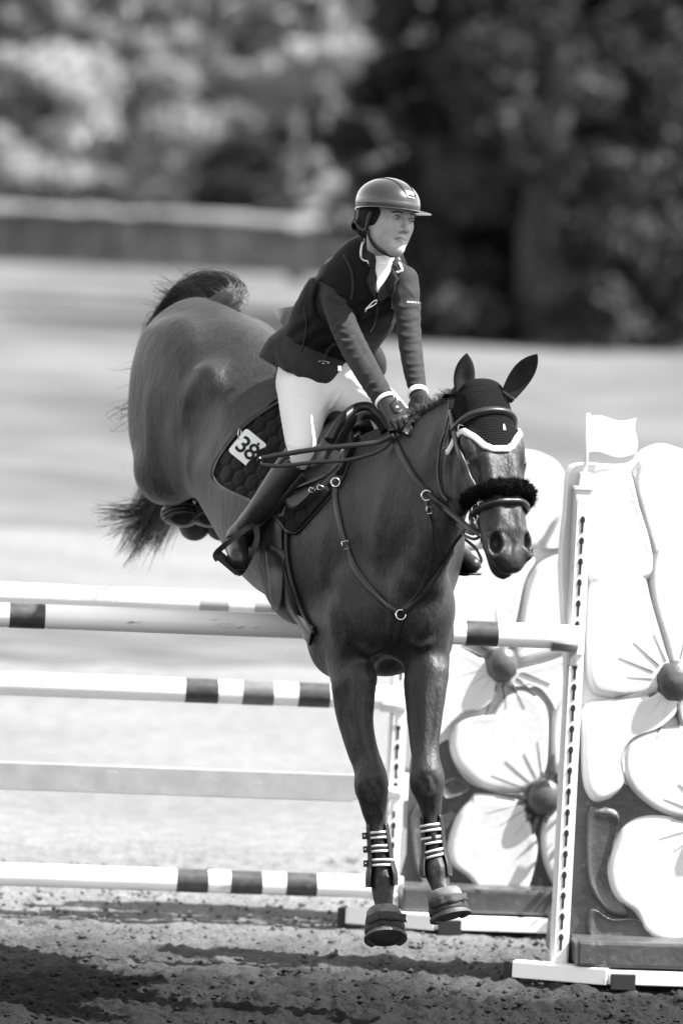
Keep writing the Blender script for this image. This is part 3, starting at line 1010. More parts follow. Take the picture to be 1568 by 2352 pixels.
# ---- helmet
def helmet():
    e = bpy.data.objects.new('helmet', None)
    COL.objects.link(e)
    e.parent = rider
    e.matrix_parent_inverse = rider.matrix_world.inverted()
    c = hp(0, .036, -.012)
    rs_, ru, ro = .098, .094, .116
    nth, nph = 64, 18
    def rim(th):
        return 0.0 - .026 * (0.5 - 0.5 * math.cos(th)) ** 1.5         # th = 0 is the front
    def pt(th, f, sc=1.0):
        """f 0 top .. 1 rim"""
        u0 = rim(th)
        ang = f * (math.pi / 2 - math.asin(max(-0.4, u0 / ru)))
        rr, uu = math.sin(ang), math.cos(ang)
        g = 1 + 0.05 * math.sin(2 * ang)
        return c + FN * (ro * rr * g * math.cos(th) * sc) + FS * (rs_ * rr * g * math.sin(th) * sc) + FU * (ru * uu * sc)
    V, F = [], []
    for sc in (1.0, 0.93):
        for k in range(nph + 1):
            for i in range(nth):
                V.append(pt(2 * math.pi * i / nth, max(k / nph, 0.002), sc))
    m = (nph + 1) * nth
    for b in (0, m):
        for k in range(nph):
            for i in range(nth):
                j = (i + 1) % nth
                F.append((b + k * nth + i, b + k * nth + j, b + (k + 1) * nth + j, b + (k + 1) * nth + i))
    for i in range(nth):
        j = (i + 1) % nth
        F.append((nph * nth + i, nph * nth + j, m + nph * nth + j, m + nph * nth + i))
    me = mesh_py('shell', V, F, True)
    new_obj('shell', me, M['helmet'], e)
    # rolled trim band above the brim
    for nm, f0, f1, lift, mt in (('trim_band', 0.86, 1.0, 1.006, M['helmet_trim']),):
        V, F = [], []
        for f, l in ((f0, 1.0), (f0 + .015, lift), (f1 - .01, lift + .004), (f1, 1.0)):
            for i in range(nth):
                V.append(pt(2 * math.pi * i / nth, f, l))
        for k in range(3):
            for i in range(nth):
                j = (i + 1) % nth
                F.append((k * nth + i, k * nth + j, (k + 1) * nth + j, (k + 1) * nth + i))
        new_obj(nm, mesh_py(nm, V, F, True), mt, e)
    # brim: wide at the front
    V, F = [], []
    rows = 6
    for side in (0, 1):
        for k in range(rows):
            t = k / (rows - 1)
            for i in range(nth):
                th = 2 * math.pi * i / nth
                p = pt(th, 0.985, 0.99)
                out = (FN * (math.cos(th) * 1.15) + FS * math.sin(th)).normalized()
                wd = .004 + .050 * max(0, math.cos(th * 0.86 if th < math.pi else (2 * math.pi - th) * 0.86)) ** 1.3
                drop = -.002 - .003 * t * t - (.006 * t * math.sin(th) ** 2)
                V.append(p + out * (wd * t) + FU * (drop * (0.6 + wd * 10) - side * .003 * (1 - 0.7 * t)))
    m = rows * nth
    for b in (0, m):
        for k in range(rows - 1):
            for i in range(nth):
                j = (i + 1) % nth
                F.append((b + k * nth + i, b + k * nth + j, b + (k + 1) * nth + j, b + (k + 1) * nth + i))
    for i in range(nth):
        j = (i + 1) % nth
        F.append(((rows - 1) * nth + i, (rows - 1) * nth + j, m + (rows - 1) * nth + j, m + (rows - 1) * nth + i))
    new_obj('brim', mesh_py('brim', V, F, True), M['helmet'], e)
    # raised centre panel from front to crown, pale vent at its foot
    V, F = [], []
    rows = 14
    cols = 7
    for k in range(rows):
        f = 0.70 - 0.95 * k / (rows - 1)
        for q in range(cols):
            x = (q / (cols - 1) - .5) * 2
            hw = .020 + .012 * (k / (rows - 1))
            l = 1.012 if abs(x) < 0.95 else 0.995
            ff = abs(f)
            base = pt(0.0 if f >= 0 else math.pi, max(ff, 0.01), l)
            V.append(base + FS * (hw * x) - (base - c).normalized() * (hw * hw * x * x / .22))
    for k in range(rows - 1):
        for q in range(cols - 1):
            a = k * cols + q
            F.append((a, a + 1, a + cols + 1, a + cols))
    new_obj('centre_panel', mesh_py('centre_panel', V, F, True), M['helmet'], e)
    for sg in (-1, 1):
        pts = []
        for k in range(12):
            f = 0.70 - 0.95 * k / 11
            hw = (.020 + .012 * (k / 11)) * 1.04
            base = pt(0.0 if f >= 0 else math.pi, max(abs(f), 0.01), 1.006)
            pts.append(base + FS * (hw * sg) - (base - c).normalized() * (hw * hw / .22))
        tube('panel_seam', pts, .0016, M['hairnet'], e, 5)
    V, F = [], []
    for k, (f, hw) in enumerate(((.58, .018), (.64, .0165), (.72, .0145), (.75, .0145))):
        for x in (-1, -.5, 0, .5, 1):
            base = pt(0, f, 1.022)
            V.append(base + FS * (hw * x) - (base - c).normalized() * (hw * hw * x * x / .22))
    for k in range(3):
        for q in range(4):
            a = k * 5 + q
            F.append((a, a + 1, a + 6, a + 5))
    new_obj('vent_plate', mesh_py('vent_plate', V, F, True), M['badge'], e)
    b0 = pt(0, .70, 1.028)
    box('vent_slot', b0, FS * .011, FU * .0022, FN * .002, M['slot'], e)
    # harness: ear loop and chin strap
    def hseg(nm, pts, w_):
        P = [Vector(p[:3]) for p in catmull([list(p) for p in pts], 6)]
        nm_ = [((p - HC) - FU * (p - HC).dot(FU)).normalized() for p in P]
        sweep(nm, P, nm_, strap_prof(w_, .003), M['leather'], e)
    for s in (-1, 1):
        hseg('chin_strap', [hp(.082 * s, .012, .012), hp(.080 * s, -.035, -.002), hp(.064 * s, -.082, .006), hp(.040 * s, -.112, .034), hp(0, -.124, .050)], .012)
        hseg('ear_loop', [hp(.084 * s, .010, .006), hp(.083 * s, -.025, -.004), hp(.079 * s, -.052, -.012), hp(.080 * s, -.045, -.045), hp(.082 * s, -.02, -.068), hp(.083 * s, .010, -.070)], .010)
    hseg('neck_band', [hp(.082, -.012, -.070), hp(.06, -.040, -.100), hp(0, -.048, -.118), hp(-.06, -.040, -.100), hp(-.082, -.012, -.070)], .022)
    return e
helmet()

# ---- breeches
br = Field((-0.42, 18.4, 1.3), (0.50, 19.42, 2.25), 0.006)
br.limb([(W(725, 830, 19.08), .125, .11), (W(738, 870, 19.08), .145, .125), (W(745, 893, 19.05), .135, .12)], side=SHV, k=.04)
br.limb(TH_R, k=.05)
br.limb(TH_L, k=.05)
V, F = to_mesh(br, 'br')
V = sculpt(V, F, [([(745, 908), (766, 893), (785, 884)], .007, -.004), ([(738, 928), (762, 908), (780, 898)], .006, -.003), ([(730, 948), (752, 925), (772, 912)], .006, -.0025), ([(775, 872), (784, 900), (768, 925), (752, 945)], .006, -.005),
    ([(655, 1015), (682, 1028), (712, 1020)], .007, -.003), ([(660, 1034), (686, 1044), (710, 1036)], .006, -.003), ([(662, 900), (690, 905), (720, 898)], .010, -.003), ([(668, 888), (668, 940), (672, 1000)], .006, -.002), ([(800, 880), (830, 890), (862, 905)], .008, -.003), ([(805, 895), (835, 908), (860, 925)], .007, -.003)])
BREECH = bvh(V, F)
bre = new_obj('breeches', mesh_np('breeches', V, F), M['breeches'], rider)
del br

# ---- jacket with wrinkles
jk = Field((-0.50, 18.35, 1.6), (0.42, 19.45, 2.72), 0.0055)
jk.limb([(W(728, 880, 19.13), .172, .165), (W(738, 835, 19.11), .160, .145), (W(752, 785, 19.05), .146, .118), (W(800, 705, 18.95), .158, .127), (W(842, 640, 18.90), .152, .106), (W(862, 606, 18.87), .085, .072)], side=SHV, k=.03, n=6)
jk.limb([(W(640, 830, 19.22), .05), (W(690, 800, 19.15), .08)], k=.07)
jk.limb([(W(665, 832, 19.08), .105), (W(712, 858, 18.99), .105), (W(748, 866, 18.965), .088)], k=.04)
# hem: cut along the two lower edges
def half(p, q):
    a, b = W(p[0], p[1], 19), W(q[0], q[1], 19)
    n = (b - a).cross(CF).normalized()
    if n.dot(CU) > 0:
        n = -n
    n0_, a0 = npv(n), npv(a)
    return lambda X, Y, Z: (X - a0[0]) * n0_[0] + (Y - a0[1]) * n0_[1] + (Z - a0[2]) * n0_[2]
for p, q in (((608, 826), (700, 876)), ((650, 856), (752, 893)), ((742, 893), (800, 852))):
    jk.blend(half(p, q), (-9, 0, 0), (9, 30, 9), .006, 'i')
jk.limb([(W(838, 790, 19.02), .04, .04), (W(862, 825, 19.02), .034, .035), (W(870, 846, 19.03), .026, .03)], side=CR, k=.02)
jk.limb(ARM_R, k=.018, n=5)
jk.limb(ARM_L, k=.018, n=5)
# cloth folds: displace the field near elbows, shoulders and waist
s_, X, Y, Z = jk.sub(jk.lo, jk.lo + jk.h * (jk.n - 1))
def folds(ctr, axis, rad, amp, wl, seed):
    c0, ax_ = npv(ctr), npv(axis.normalized())
    x, y, z = X - c0[0], Y - c0[1], Z - c0[2]
    d2 = x * x + y * y + z * z
    m = np.exp(-d2 / (rad * rad))
    t = x * ax_[0] + y * ax_[1] + z * ax_[2]
    ph = vnoise(X * 22, Y * 22, Z * 22, seed)
    am = np.clip(0.55 + vnoise(X * 30, Y * 30, Z * 30, seed + 50), 0, 1.3)
    return amp * m * am * np.sin(t * 6.283 / wl + 4.0 * ph)
disp = folds(W(800, 775, 18.7), (ARM_R[4][0] - ARM_R[2][0]), .09, .0018, .040, 1)
disp = disp + folds(W(772, 690, 18.85), (CU + CR * 0.5), .08, .003, .05, 2)
disp = disp + folds(W(940, 770, 18.7), (CU + CR * 0.15), .13, .0010, .040, 3)
disp = disp + folds(W(935, 690, 18.78), (CU - CR * 0.3), .07, .0026, .045, 4)
disp = disp + folds(W(870, 890, 18.55), (ARM_R[5][0] - ARM_R[3][0]), .06, .002, .028, 5)
disp = disp + folds(W(955, 870, 18.6), CU, .06, .0018, .024, 6)
disp = disp + folds(W(660, 845, 19.1), (CR + CU * 0.4), .12, .006, .07, 7)
jk.a += disp.astype(np.float32)
del disp
V, F = to_mesh(jk, 'jk', 1)
CREASE = [
    ([(746, 668), (772, 688), (802, 690)], .0075, -.0055), ([(752, 684), (778, 700), (804, 700)], .006, .004), ([(762, 702), (784, 710), (804, 706)], .006, -.004), ([(740, 640), (760, 660), (790, 668)], .009, -.003),
    ([(772, 742), (795, 752), (818, 744)], .007, -.005), ([(778, 760), (800, 768), (822, 758)], .006, -.004), ([(770, 775), (800, 786), (832, 772)], .008, -.005), ([(776, 768), (800, 777), (826, 765)], .006, .0035), ([(790, 800), (812, 802), (830, 790)], .006, -.003),
    ([(800, 822), (826, 822), (848, 806)], .007, -.003), ([(830, 862), (852, 856), (874, 836)], .007, -.0035), ([(842, 884), (864, 878), (888, 862)], .006, -.0045), ([(848, 892), (868, 888), (892, 874)], .005, .0035), ([(852, 902), (874, 898), (898, 886)], .005, -.003),
    ([(812, 760), (830, 800), (862, 850)], .009, .003), ([(790, 640), (800, 680), (806, 720)], .008, .003),
    ([(908, 700), (930, 706), (962, 700)], .006, -.004), ([(908, 726), (932, 736), (964, 722)], .007, -.0045), ([(916, 746), (940, 750), (966, 742)], .005, -.003), ([(912, 764), (934, 774), (960, 768)], .0065, -.004), ([(930, 784), (948, 786), (968, 778)], .005, -.003),
    ([(916, 800), (938, 806), (962, 802)], .006, -.004), ([(936, 818), (954, 820), (970, 812)], .005, -.003), ([(924, 832), (944, 838), (968, 834)], .006, -.004), ([(940, 850), (956, 852), (972, 846)], .005, -.003), ([(930, 864), (950, 868), (974, 862)], .006, -.0035), ([(936, 880), (955, 882), (974, 876)], .005, -.003),
    ([(924, 650), (945, 672), (955, 690)], .008, -.003), ([(912, 660), (918, 690), (916, 720)], .008, -.004),
    ([(636, 810), (652, 834), (662, 862)], .010, -.006), ([(668, 822), (680, 845), (690, 872)], .012, -.005), ([(652, 822), (666, 842), (676, 868)], .010, .004), ([(622, 812), (640, 840), (650, 852)], .010, .004), ([(705, 840), (722, 862), (735, 884)], .012, -.004)]
V = sculpt(V, F, CREASE)
JACKET = bvh(V, F)
jko = new_obj('jacket', mesh_np('jacket', V, F), M['jacket'], rider)
del jk

# ---- air vest over it, open at the neck
vs_ = Field((-0.50, 18.5, 1.7), (0.35, 19.45, 2.70), 0.006)
vs_.limb([(W(745, 826, 19.07), .158, .131), (W(755, 785, 19.045), .160, .136), (W(800, 705, 18.945), .172, .144), (W(838, 645, 18.895), .154, .122), (W(850, 610, 18.885), .122, .105)], side=SHV, k=.02, n=6)
vs_.limb([(W(768, 605, 18.96), .075), (W(772, 640, 18.94), .078), (W(768, 700, 18.86), .066)], k=.012, op='s')
vs_.limb([(W(932, 650, 18.80), .068), (W(945, 720, 18.76), .060)], k=.012, op='s')
vs_.limb([(W(884, 560, 18.74), .066), (W(880, 630, 18.72), .045), (W(868, 700, 18.70), .012)], k=.015, op='s')
for p, q in (((600, 760), (705, 850)), ((690, 842), (800, 862))):
    vs_.blend(half(p, q), (-9, 0, 0), (9, 30, 9), .008, 'i')
s_, X, Y, Z = vs_.sub(vs_.lo, vs_.lo + vs_.h * (vs_.n - 1))
vs_.a += (folds(W(720, 770, 19.0), (CR * .7 - CU), .16, .004, .05, 11) + folds(W(830, 760, 18.85), (CR * .4 - CU), .12, .006, .045, 12) + folds(W(700, 690, 19.0), (CR - CU * .3), .12, .003, .06, 13)).astype(np.float32)
V, F = to_mesh(vs_, 'vs', 1)
VEST = bvh(V, F)
vst = new_obj('air_vest', mesh_np('air_vest', V, F), M['vest'], rider)
del vs_, s_, X, Y, Z
BOTH = None
def joint(trees):
    class T_:
        def ray_cast(self, o, d, l):
            best = (None, None, None, None)
            for t in trees:
                h = t.ray_cast(o, d, l)
                if h[0] is not None and (best[0] is None or h[3] < best[3]):
                    best = h
            return best
    return T_()
CLOTH = joint([JACKET, VEST])

# ---- shirt, collar, lapels
sh = Field(tuple(npv(W(880, 620, 18.8)) - .16), tuple(npv(W(880, 620, 18.8)) + .16), .004)
sh.limb([(W(874, 600, 18.81), .055), (W(872, 615, 18.82), .060), (W(866, 650, 18.84), .075)], k=.02)
V, F = to_mesh(sh, 'sh', 1)
shirt = new_obj('shirt', mesh_np('shirt', V, F), M['shirt'], rider)
SH = joint([JACKET, VEST, bvh(V, F)])
decal('shirt_front', [(862, 600), (880, 606), (898, 604), (897, 620), (884, 645), (866, 672), (862, 640)], SH, .006, M['shirt'], rider, rings=5, dfall=18.76)
M['piping'] = mat('white_piping', 0.75, 0.7, 0.3)
def lapel(nm, poly, edge):
    o = decal(nm, poly, SH, .011, M['jacket'], jko, rings=5, closed_smooth=False, dfall=18.74)
    if edge:
        P = [p for p in edge]
        strap('piping', P, joint([SH, bvh(np.array([list(v.co) for v in o.data.vertices]), np.array([list(p.vertices)[:3] for p in o.data.polygons]))]), .0075, .003, M['piping'], jko, off=.006)
    return o
lapel('collar', [(841, 550), (849, 552), (859, 572), (864, 600), (862, 622), (853, 614), (838, 600), (829, 592), (831, 568)], [(838, 551), (832, 566), (830, 590), (840, 602), (852, 612)])
lapel('lapel', [(855, 612), (863, 622), (866, 640), (862, 668), (861, 690), (850, 668), (842, 645), (846, 634)], None)
lapel('collar', [(897, 606), (906, 590), (914, 592), (920, 605), (924, 620), (918, 626), (907, 626), (900, 618)], [(907, 590), (914, 600), (921, 618), (911, 625)])
lapel('lapel', [(898, 612), (908, 626), (916, 640), (905, 662), (886, 682), (868, 694), (862, 690), (872, 660), (888, 636)], None)

# ---- cuffs
def ringband(nm, c, axis, r, w_, matr, parent, t=.004):
    a = axis.normalized()
    u = a.orthogonal().normalized()
    v = a.cross(u)
    V, F = [], []
    n = 28
    pr = [(-w_ / 2, r), (-w_ / 2, r + t * .6), (-w_ / 2 + t * .5, r + t), (w_ / 2 - t * .5, r + t), (w_ / 2, r + t * .6), (w_ / 2, r)]
    for x, rr in pr:
        for i in range(n):
            th = 2 * math.pi * i / n
            V.append(c + a * x + (u * math.cos(th) + v * math.sin(th)) * rr)
    for k in range(6):
        k2 = (k + 1) % 6
        for i in range(n):
            j = (i + 1) % n
            F.append((k * n + i, k * n + j, k2 * n + j, k2 * n + i))
    return new_obj(nm, mesh_py(nm, V, F, True), matr, parent)
ringband('shirt_cuff', W(886, 921, 18.51), W(890, 935, 18.50) - W(870, 900, 18.54), .033, .014, M['shirt'], rider)
ringband('shirt_cuff', W(959, 903, 18.575), W(962, 915, 18.56) - W(956, 885, 18.60), .029, .020, M['shirt'], rider)

# ---- gloved hands: palm, five bent fingers each closed on the reins
def hand(wr, kn, across, down, nm, thumb_side):
    """wr wrist, kn middle of the knuckle row, across = towards the little finger, down = the way the fingers curl"""
    f = Field(tuple(npv(wr.lerp(kn, .5)) - .13), tuple(npv(wr.lerp(kn, .5)) + .13), .0036)
    fw = (kn - wr).normalized()
    ac = (across - fw * across.dot(fw)).normalized()
    dn = (down - fw * down.dot(fw) - ac * down.dot(ac)).normalized()
    f.limb([(wr, .029, .023), (wr.lerp(kn, .45), .036, .019), (wr.lerp(kn, .92), .040, .015)], side=ac, k=.012)
    for i, (o, ln) in enumerate(((-.029, .94), (-.010, 1.05), (.010, 1.0), (.029, .82))):
        k0 = kn + ac * o - fw * .004 * abs(i - 1.3)
        p1 = k0 + (fw * .020 + dn * .026) * ln
        p2 = p1 + (dn * .014 - fw * .018) * ln
        p3 = p2 + (-fw * .016 - dn * .004) * ln
        f.limb([(k0 - fw * .012, .0095), (k0, .0100), (p1, .0090), (p2, .0085), (p3, .0078)], k=.004, n=3)
    t0 = wr.lerp(kn, .35) - ac * .028 + dn * .006
    t1 = t0 + fw * .030 - ac * .012 + dn * .012
    t2 = t1 + fw * .022 + ac * .010 + dn * .006
    f.limb([(t0, .015), (t1, .0115), (t2, .0095)], k=.008, n=4)
    V, F = to_mesh(f, nm, 1)
    g = new_obj('glove', mesh_np('glove', V, F), M['glove'], rider)
    return g, bvh(V, F), fw, ac, dn
gR, GRB, fwR, acR, dnR = hand(W(886, 923, 18.50), W(922, 966, 18.42), (CR * -.62 - CU * .5 - CF * .6), (CF * .6 - CU * 1.0), 'gr', 1)
gL, GLB, fwL, acL, dnL = hand(W(960, 906, 18.57), W(970, 950, 18.45), (CR * .75 - CF * .65), (CF * .5 - CU * 1.0), 'gl', 1)
decal('wrist_tab', [(897, 928), (910, 918), (922, 922), (927, 934), (922, 946), (910, 950), (903, 944)], GRB, .004, M['leather'], gR, rings=4, dfall=18.45)
bm = bmesh.new()
h_, n_, i_, d_ = GRB.ray_cast(CO + ray(912, 935) * 10, ray(912, 935), 30)
h_ = W(912, 935, 18.44) if h_ is None else h_
bmesh.ops.create_cone(bm, cap_ends=True, segments=16, radius1=.0062, radius2=.0055, depth=.004, matrix=Matrix.Translation(h_ - ray(912, 935) * .007) @ (-ray(912, 935)).to_track_quat('Z', 'Y').to_matrix().to_4x4())
new_obj('button', bm_mesh('button', bm), M['steel'], gR)
decal('wrist_tab', [(956, 912), (966, 906), (974, 918), (972, 932), (964, 930)], GLB, .004, M['leather'], gL, rings=4, dfall=18.5)

# ---- tall boots
for legp, ft, nm in ((BOOT_R, FOOT_R, 'r'), (BOOT_L, FOOT_L, 'l')):
    pts = [p[0] for p in legp + ft]
    lo, hi = bounds(pts, .11)
    f = Field(lo, hi, .0048)
    f.limb(legp, k=.02, n=6)
    f.limb(ft, k=.035, n=5)
    # ankle creases
    s_, X, Y, Z = f.sub(f.lo, f.lo + f.h * (f.n - 1))
    f.a += folds(legp[-2][0], (legp[-1][0] - legp[-3][0]), .055, .0045, .022, 21).astype(np.float32)
    # top opening cut square
    a, b = legp[0][0], legp[1][0]
    nn_ = (a - b).normalized()
    a0, n0_ = npv(a + nn_ * .012), npv(nn_)
    f.blend(lambda X, Y, Z: (X - a0[0]) * n0_[0] + (Y - a0[1]) * n0_[1] + (Z - a0[2]) * n0_[2], lo, hi, .004, 'i')
    V, F = to_mesh(f, 'boot', 1)
    bo = new_obj('tall_boot', mesh_np('tall_boot', V, F), M['bootleather'], rider)
    if nm == 'r':
        BOOTR = bvh(V, F)
    else:
        BOOTL = bvh(V, F)
    # sole
    t0, t1 = ft[0][0], ft[-1][0]
    d = (t1 - t0).normalized()
    sd = d.cross(UPV := Vector((0, 0, 1))).normalized()
    dn = sd.cross(d).normalized()
    if dn.z > 0:
        dn = -dn
    P = [t0 - d * .03 + dn * .034, t0 + dn * .036, t0.lerp(t1, .5) + dn * .036, t1 + dn * .031, t1 + d * .026 + dn * .024]
    P = [Vector(p[:3]) for p in catmull([list(p) for p in P], 4)]
    sweep('sole', P, dn, [(-.030, -.003), (-.033, .004), (.033, .004), (.030, -.003)], M['leather'], bo, scales=[.7 + .3 * math.sin(math.pi * min(1, (i + 3) / len(P))) for i in range(len(P))])
# spur strap, boot-top badge
strap('boot_top_band', [(640, 1066), (655, 1050), (672, 1052), (690, 1072)], BOOTR, .012, .003, M['leather'], rider, off=.001)
strap('spur_strap', [(520, 1234), (536, 1226), (556, 1228), (580, 1222)], BOOTR, .012, .003, M['leather'], rider)

# jacket tail blown up behind the saddle
V = []
for k in range(2):
    for j in range(6):
        for i in range(6):
            u, v = i / 5, j / 5
            x = (1 - v) * (626 + 48 * u) + v * (652 + 20 * u)
            y = (1 - v) * (711 - 8 * u) + v * (752 - 6 * u)
            V.append(W(x, y, 19.28 + .012 * math.sin(3 * u + 2 * v) + .002 * k))
F = []
for k in range(2):
    for j in range(5):
        for i in range(5):
            a = k * 36 + j * 6 + i
            F.append((a, a + 1, a + 7, a + 6))
M['lining'] = mat('pale_lining', 0.12, 0.8, 0.2)
new_obj('coat_tail', mesh_py('coat_tail', V, F, True), M['lining'], rider)
# ================================================================ horse: ears, eyes, hair
M['earcover'] = mat('ear_cover_cloth', 0.008, 0.8, 0.2, bump=(300, 0.4, 0.002), var=(30, 0.7, 1.6), sheen=0.15)
M['horse_eye'] = mat('horse_eye', 0.008, 0.08, 0.6, coat=1.0)
M['strap'] = mat('bridle_leather', 0.009, 0.42, 0.4, bump=(200, 0.15, 0.001), var=(25, 0.75, 1.4))
M['strap_pale'] = mat('worn_leather', 0.017, 0.38, 0.45, bump=(200, 0.15, 0.001))
M['fleece'] = mat('black_fleece', 0.004, 0.9, 0.08, bump=(130, 1.0, 0.012))
M['pad'] = mat('quilted_pad', 0.0035, 0.85, 0.12, bump=(350, 0.3, 0.0015), sheen=0.1)
M['saddle'] = mat('saddle_leather', 0.009, 0.38, 0.4, bump=(150, 0.15, 0.001), var=(12, 0.7, 1.5))
M['kneeroll'] = mat('knee_roll_leather', 0.03, 0.28, 0.5, bump=(80, 0.15, 0.002))
M['tagplate'] = mat('white_plastic', 0.80, 0.35, 0.5)
M['print'] = mat('black_print', 0.010, 0.6, 0.3)
M['trim'] = mat('white_trim', 0.6, 0.85, 0.2, bump=(220, 0.6, 0.003))
M['bellcollar'] = mat('pale_bell_collar', 0.14, 0.9, 0.2, bump=(60, 0.6, 0.004), var=(22, 0.6, 1.3))
M['bell'] = mat('dusty_bell_boot', 0.018, 0.75, 0.3, bump=(40, 0.7, 0.006), var=(18, 0.45, 2.6))
M['hoof'] = mat('hoof_horn', 0.05, 0.6, 0.4, bump=(50, 0.4, 0.003), var=(20, 0.6, 1.5))
M['rubber'] = mat('white_rubber', 0.65, 0.5, 0.4)

def ear(base, tip, face, wmax, parent):
    ax = tip - base
    L = ax.length
    ax.normalize()
    fc_ = (face - ax * face.dot(ax)).normalized()
    sd = ax.cross(fc_)
    V, F = [], []
    rows, n = 18, 20
    for k in range(rows):
        t = k / (rows - 1)
        hw = wmax * (0.62 + 1.15 * t - 0.5 * t * t - 1.22 * t ** 4) if t < 1 else 0.0005
        hw = max(hw, 0.0012)
        hd = hw * (0.72 - 0.25 * t)
        bow = 0.012 * math.sin(t * math.pi)
        for i in range(n):
            a = 2 * math.pi * i / n
            x, y = hw * math.cos(a), hd * math.sin(a)
            if y > 0:
                y *= 0.35 - 0.5 * (1 - abs(math.cos(a))) * (1 - abs(2 * t - 0.9))
            V.append(base + ax * (L * t) + sd * x + fc_ * (y - bow))
    for k in range(rows - 1):
        for i in range(n):
            j = (i + 1) % n
            F.append((k * n + i, k * n + j, (k + 1) * n + j, (k + 1) * n + i))
    F.append(tuple(range(n))[::-1])
    return new_obj('ear', mesh_py('ear', V, F, True), M['earcover'], parent)
ear(W(1066, 930, 18.12), W(1071, 811, 18.10), (CR * 0.30 - CF * 0.95), .036, horse)
ear(W(1160, 918, 18.09), W(1233, 813, 18.06), (CR * 0.35 - CF * 0.9 + CU * .2), .036, horse)
for sgn in (1, -1):
    bm = bmesh.new()
    bmesh.ops.create_uvsphere(bm, u_segments=18, v_segments=12, radius=0.020, matrix=Matrix.Translation(HP(0.399, 0.0935 * sgn, -0.063)))
    new_obj('eye', bm_mesh('eye', bm, True), M['horse_eye'], horse)

def strands(name, curves, r0, matr, parent):
    """curves: list of (k,3) arrays -> one mesh of thin tapering three-sided hairs"""
    V, F = [], []
    off = 0
    for C in curves:
        k = len(C)
        T_ = np.gradient(C, axis=0)
        T_ /= np.linalg.norm(T_, axis=1)[:, None] + 1e-9
        ref = np.array([0.3, 0.9, 0.31])
        A = np.cross(T_, ref)
        A /= np.linalg.norm(A, axis=1)[:, None] + 1e-9
        B = np.cross(T_, A)
        rr = (r0 * (1 - 0.85 * np.linspace(0, 1, k) ** 2))[:, None]
        ring = np.stack([C + (A * math.cos(a) + B * math.sin(a)) * rr for a in (0, 2.094, 4.189)], 1)
        V.append(ring.reshape(-1, 3))
        i = np.arange(k - 1)[:, None] * 3 + off
        for a in range(3):
            b = (a + 1) % 3
            F.append(np.hstack([i + a, i + b, i + 3 + b, i + 3 + a]))
        off += 3 * k
    return new_obj(name, mesh_np(name, np.vstack(V), np.vstack(F)), matr, parent)

rng = np.random.RandomState(12)
def tail_curve(path, spread0, spread1, wave, n=5, cut=1.0, power=1.0):
    P = catmull([list(p) for p in path], n)
    P = P[:max(4, int(len(P) * cut))]
    k = len(P)
    t = np.linspace(0, 1, k)[:, None]
    o = rng.normal(size=3)
    o /= max(1, np.linalg.norm(o))
    ph = rng.uniform(0, 6.28, 3)
    fr = rng.uniform(2, 7, 3)
    return P + o * (spread0 + (spread1 - spread0) * t ** power) + wave * t * np.stack([np.sin(fr[i] * t[:, 0] + ph[i]) for i in range(3)], 1)
dock = T(-0.40, 0.0, 0.20)
tail_path = [dock + TF * 0.10 - TU * 0.03, W(535, 684, 19.98), W(495, 666, 20.05), W(446, 680, 20.15), W(404, 735, 20.25), W(374, 808, 20.32), W(372, 880, 20.38), W(392, 980, 20.42), W(398, 1070, 20.45), W(378, 1140, 20.45), W(345, 1205, 20.45), W(318, 1268, 20.45)]
cur = []
for i in range(1500):
    c = rng.uniform(.45, 1.0) if i % 3 else rng.uniform(.85, 1.0)
    cur.append(tail_curve(tail_path, .042, .075 + .03 * rng.rand(), .014, cut=c, power=.8))
# loose ends streaming left at the bottom and wisps on the way
def stream(a, ctrl, b, n, s0, s1, wv):
    for i in range(n):
        cur.append(tail_curve([a, ctrl, b.lerp(ctrl, rng.uniform(0, .45)), b][:3] + [b], s0, s1, wv, n=6, cut=rng.uniform(.6, 1)))
stream(W(380, 1120, 20.45), W(330, 1165, 20.45), W(228, 1172, 20.4), 60, .015, .035, .014)
stream(W(380, 1130, 20.45), W(340, 1180, 20.45), W(245, 1215, 20.4), 50, .015, .04, .014)
stream(W(385, 1130, 20.45), W(350, 1190, 20.45), W(290, 1270, 20.4), 160, .02, .045, .012)
stream(W(390, 1140, 20.45), W(378, 1190, 20.45), W(352, 1255, 20.4), 110, .02, .03, .010)
stream(W(360, 850, 20.35), W(335, 835, 20.35), W(270, 868, 20.3), 9, .010, .02, .03)
stream(W(350, 920, 20.38), W(320, 925, 20.38), W(250, 948, 20.3), 9, .008, .012, .03)
stream(W(345, 945, 20.38), W(315, 950, 20.38), W(264, 990, 20.3), 8, .008, .012, .03)
stream(W(430, 700, 20.2), W(400, 670, 20.2), W(355, 655, 20.2), 22, .012, .04, .02)
stream(W(415, 730, 20.25), W(380, 730, 20.2), W(345, 750, 20.2), 40, .015, .04, .025)
stream(W(400, 760, 20.25), W(365, 790, 20.2), W(335, 840, 20.2), 60, .015, .03, .02)
strands('tail', cur, .0014, M['hair'], horse)
# short upright dock hair
cur = []
for i in range(900):
    f = rng.uniform(0, 1)
    p = np.array(tail_path[0]) * (1 - f) + np.array(tail_path[2]) * f
    q = catmull([list(x) for x in tail_path[:5]], 8)
    p = q[int(f * (len(q) - 1))]
    a = rng.normal(size=3)
    a /= np.linalg.norm(a)
    tt = npv((tail_path[3] - tail_path[1]).normalized())
    d = a * .6 + tt * .9
    L_ = rng.uniform(.05, .10)
    cur.append(np.array([p + a * .022, p + a * .040 + d * L_ * .45, p + a * .045 + d * L_ + np.array([0, 0, -.008])]))
strands('dock_hair', cur, .0014, M['hair'], horse)
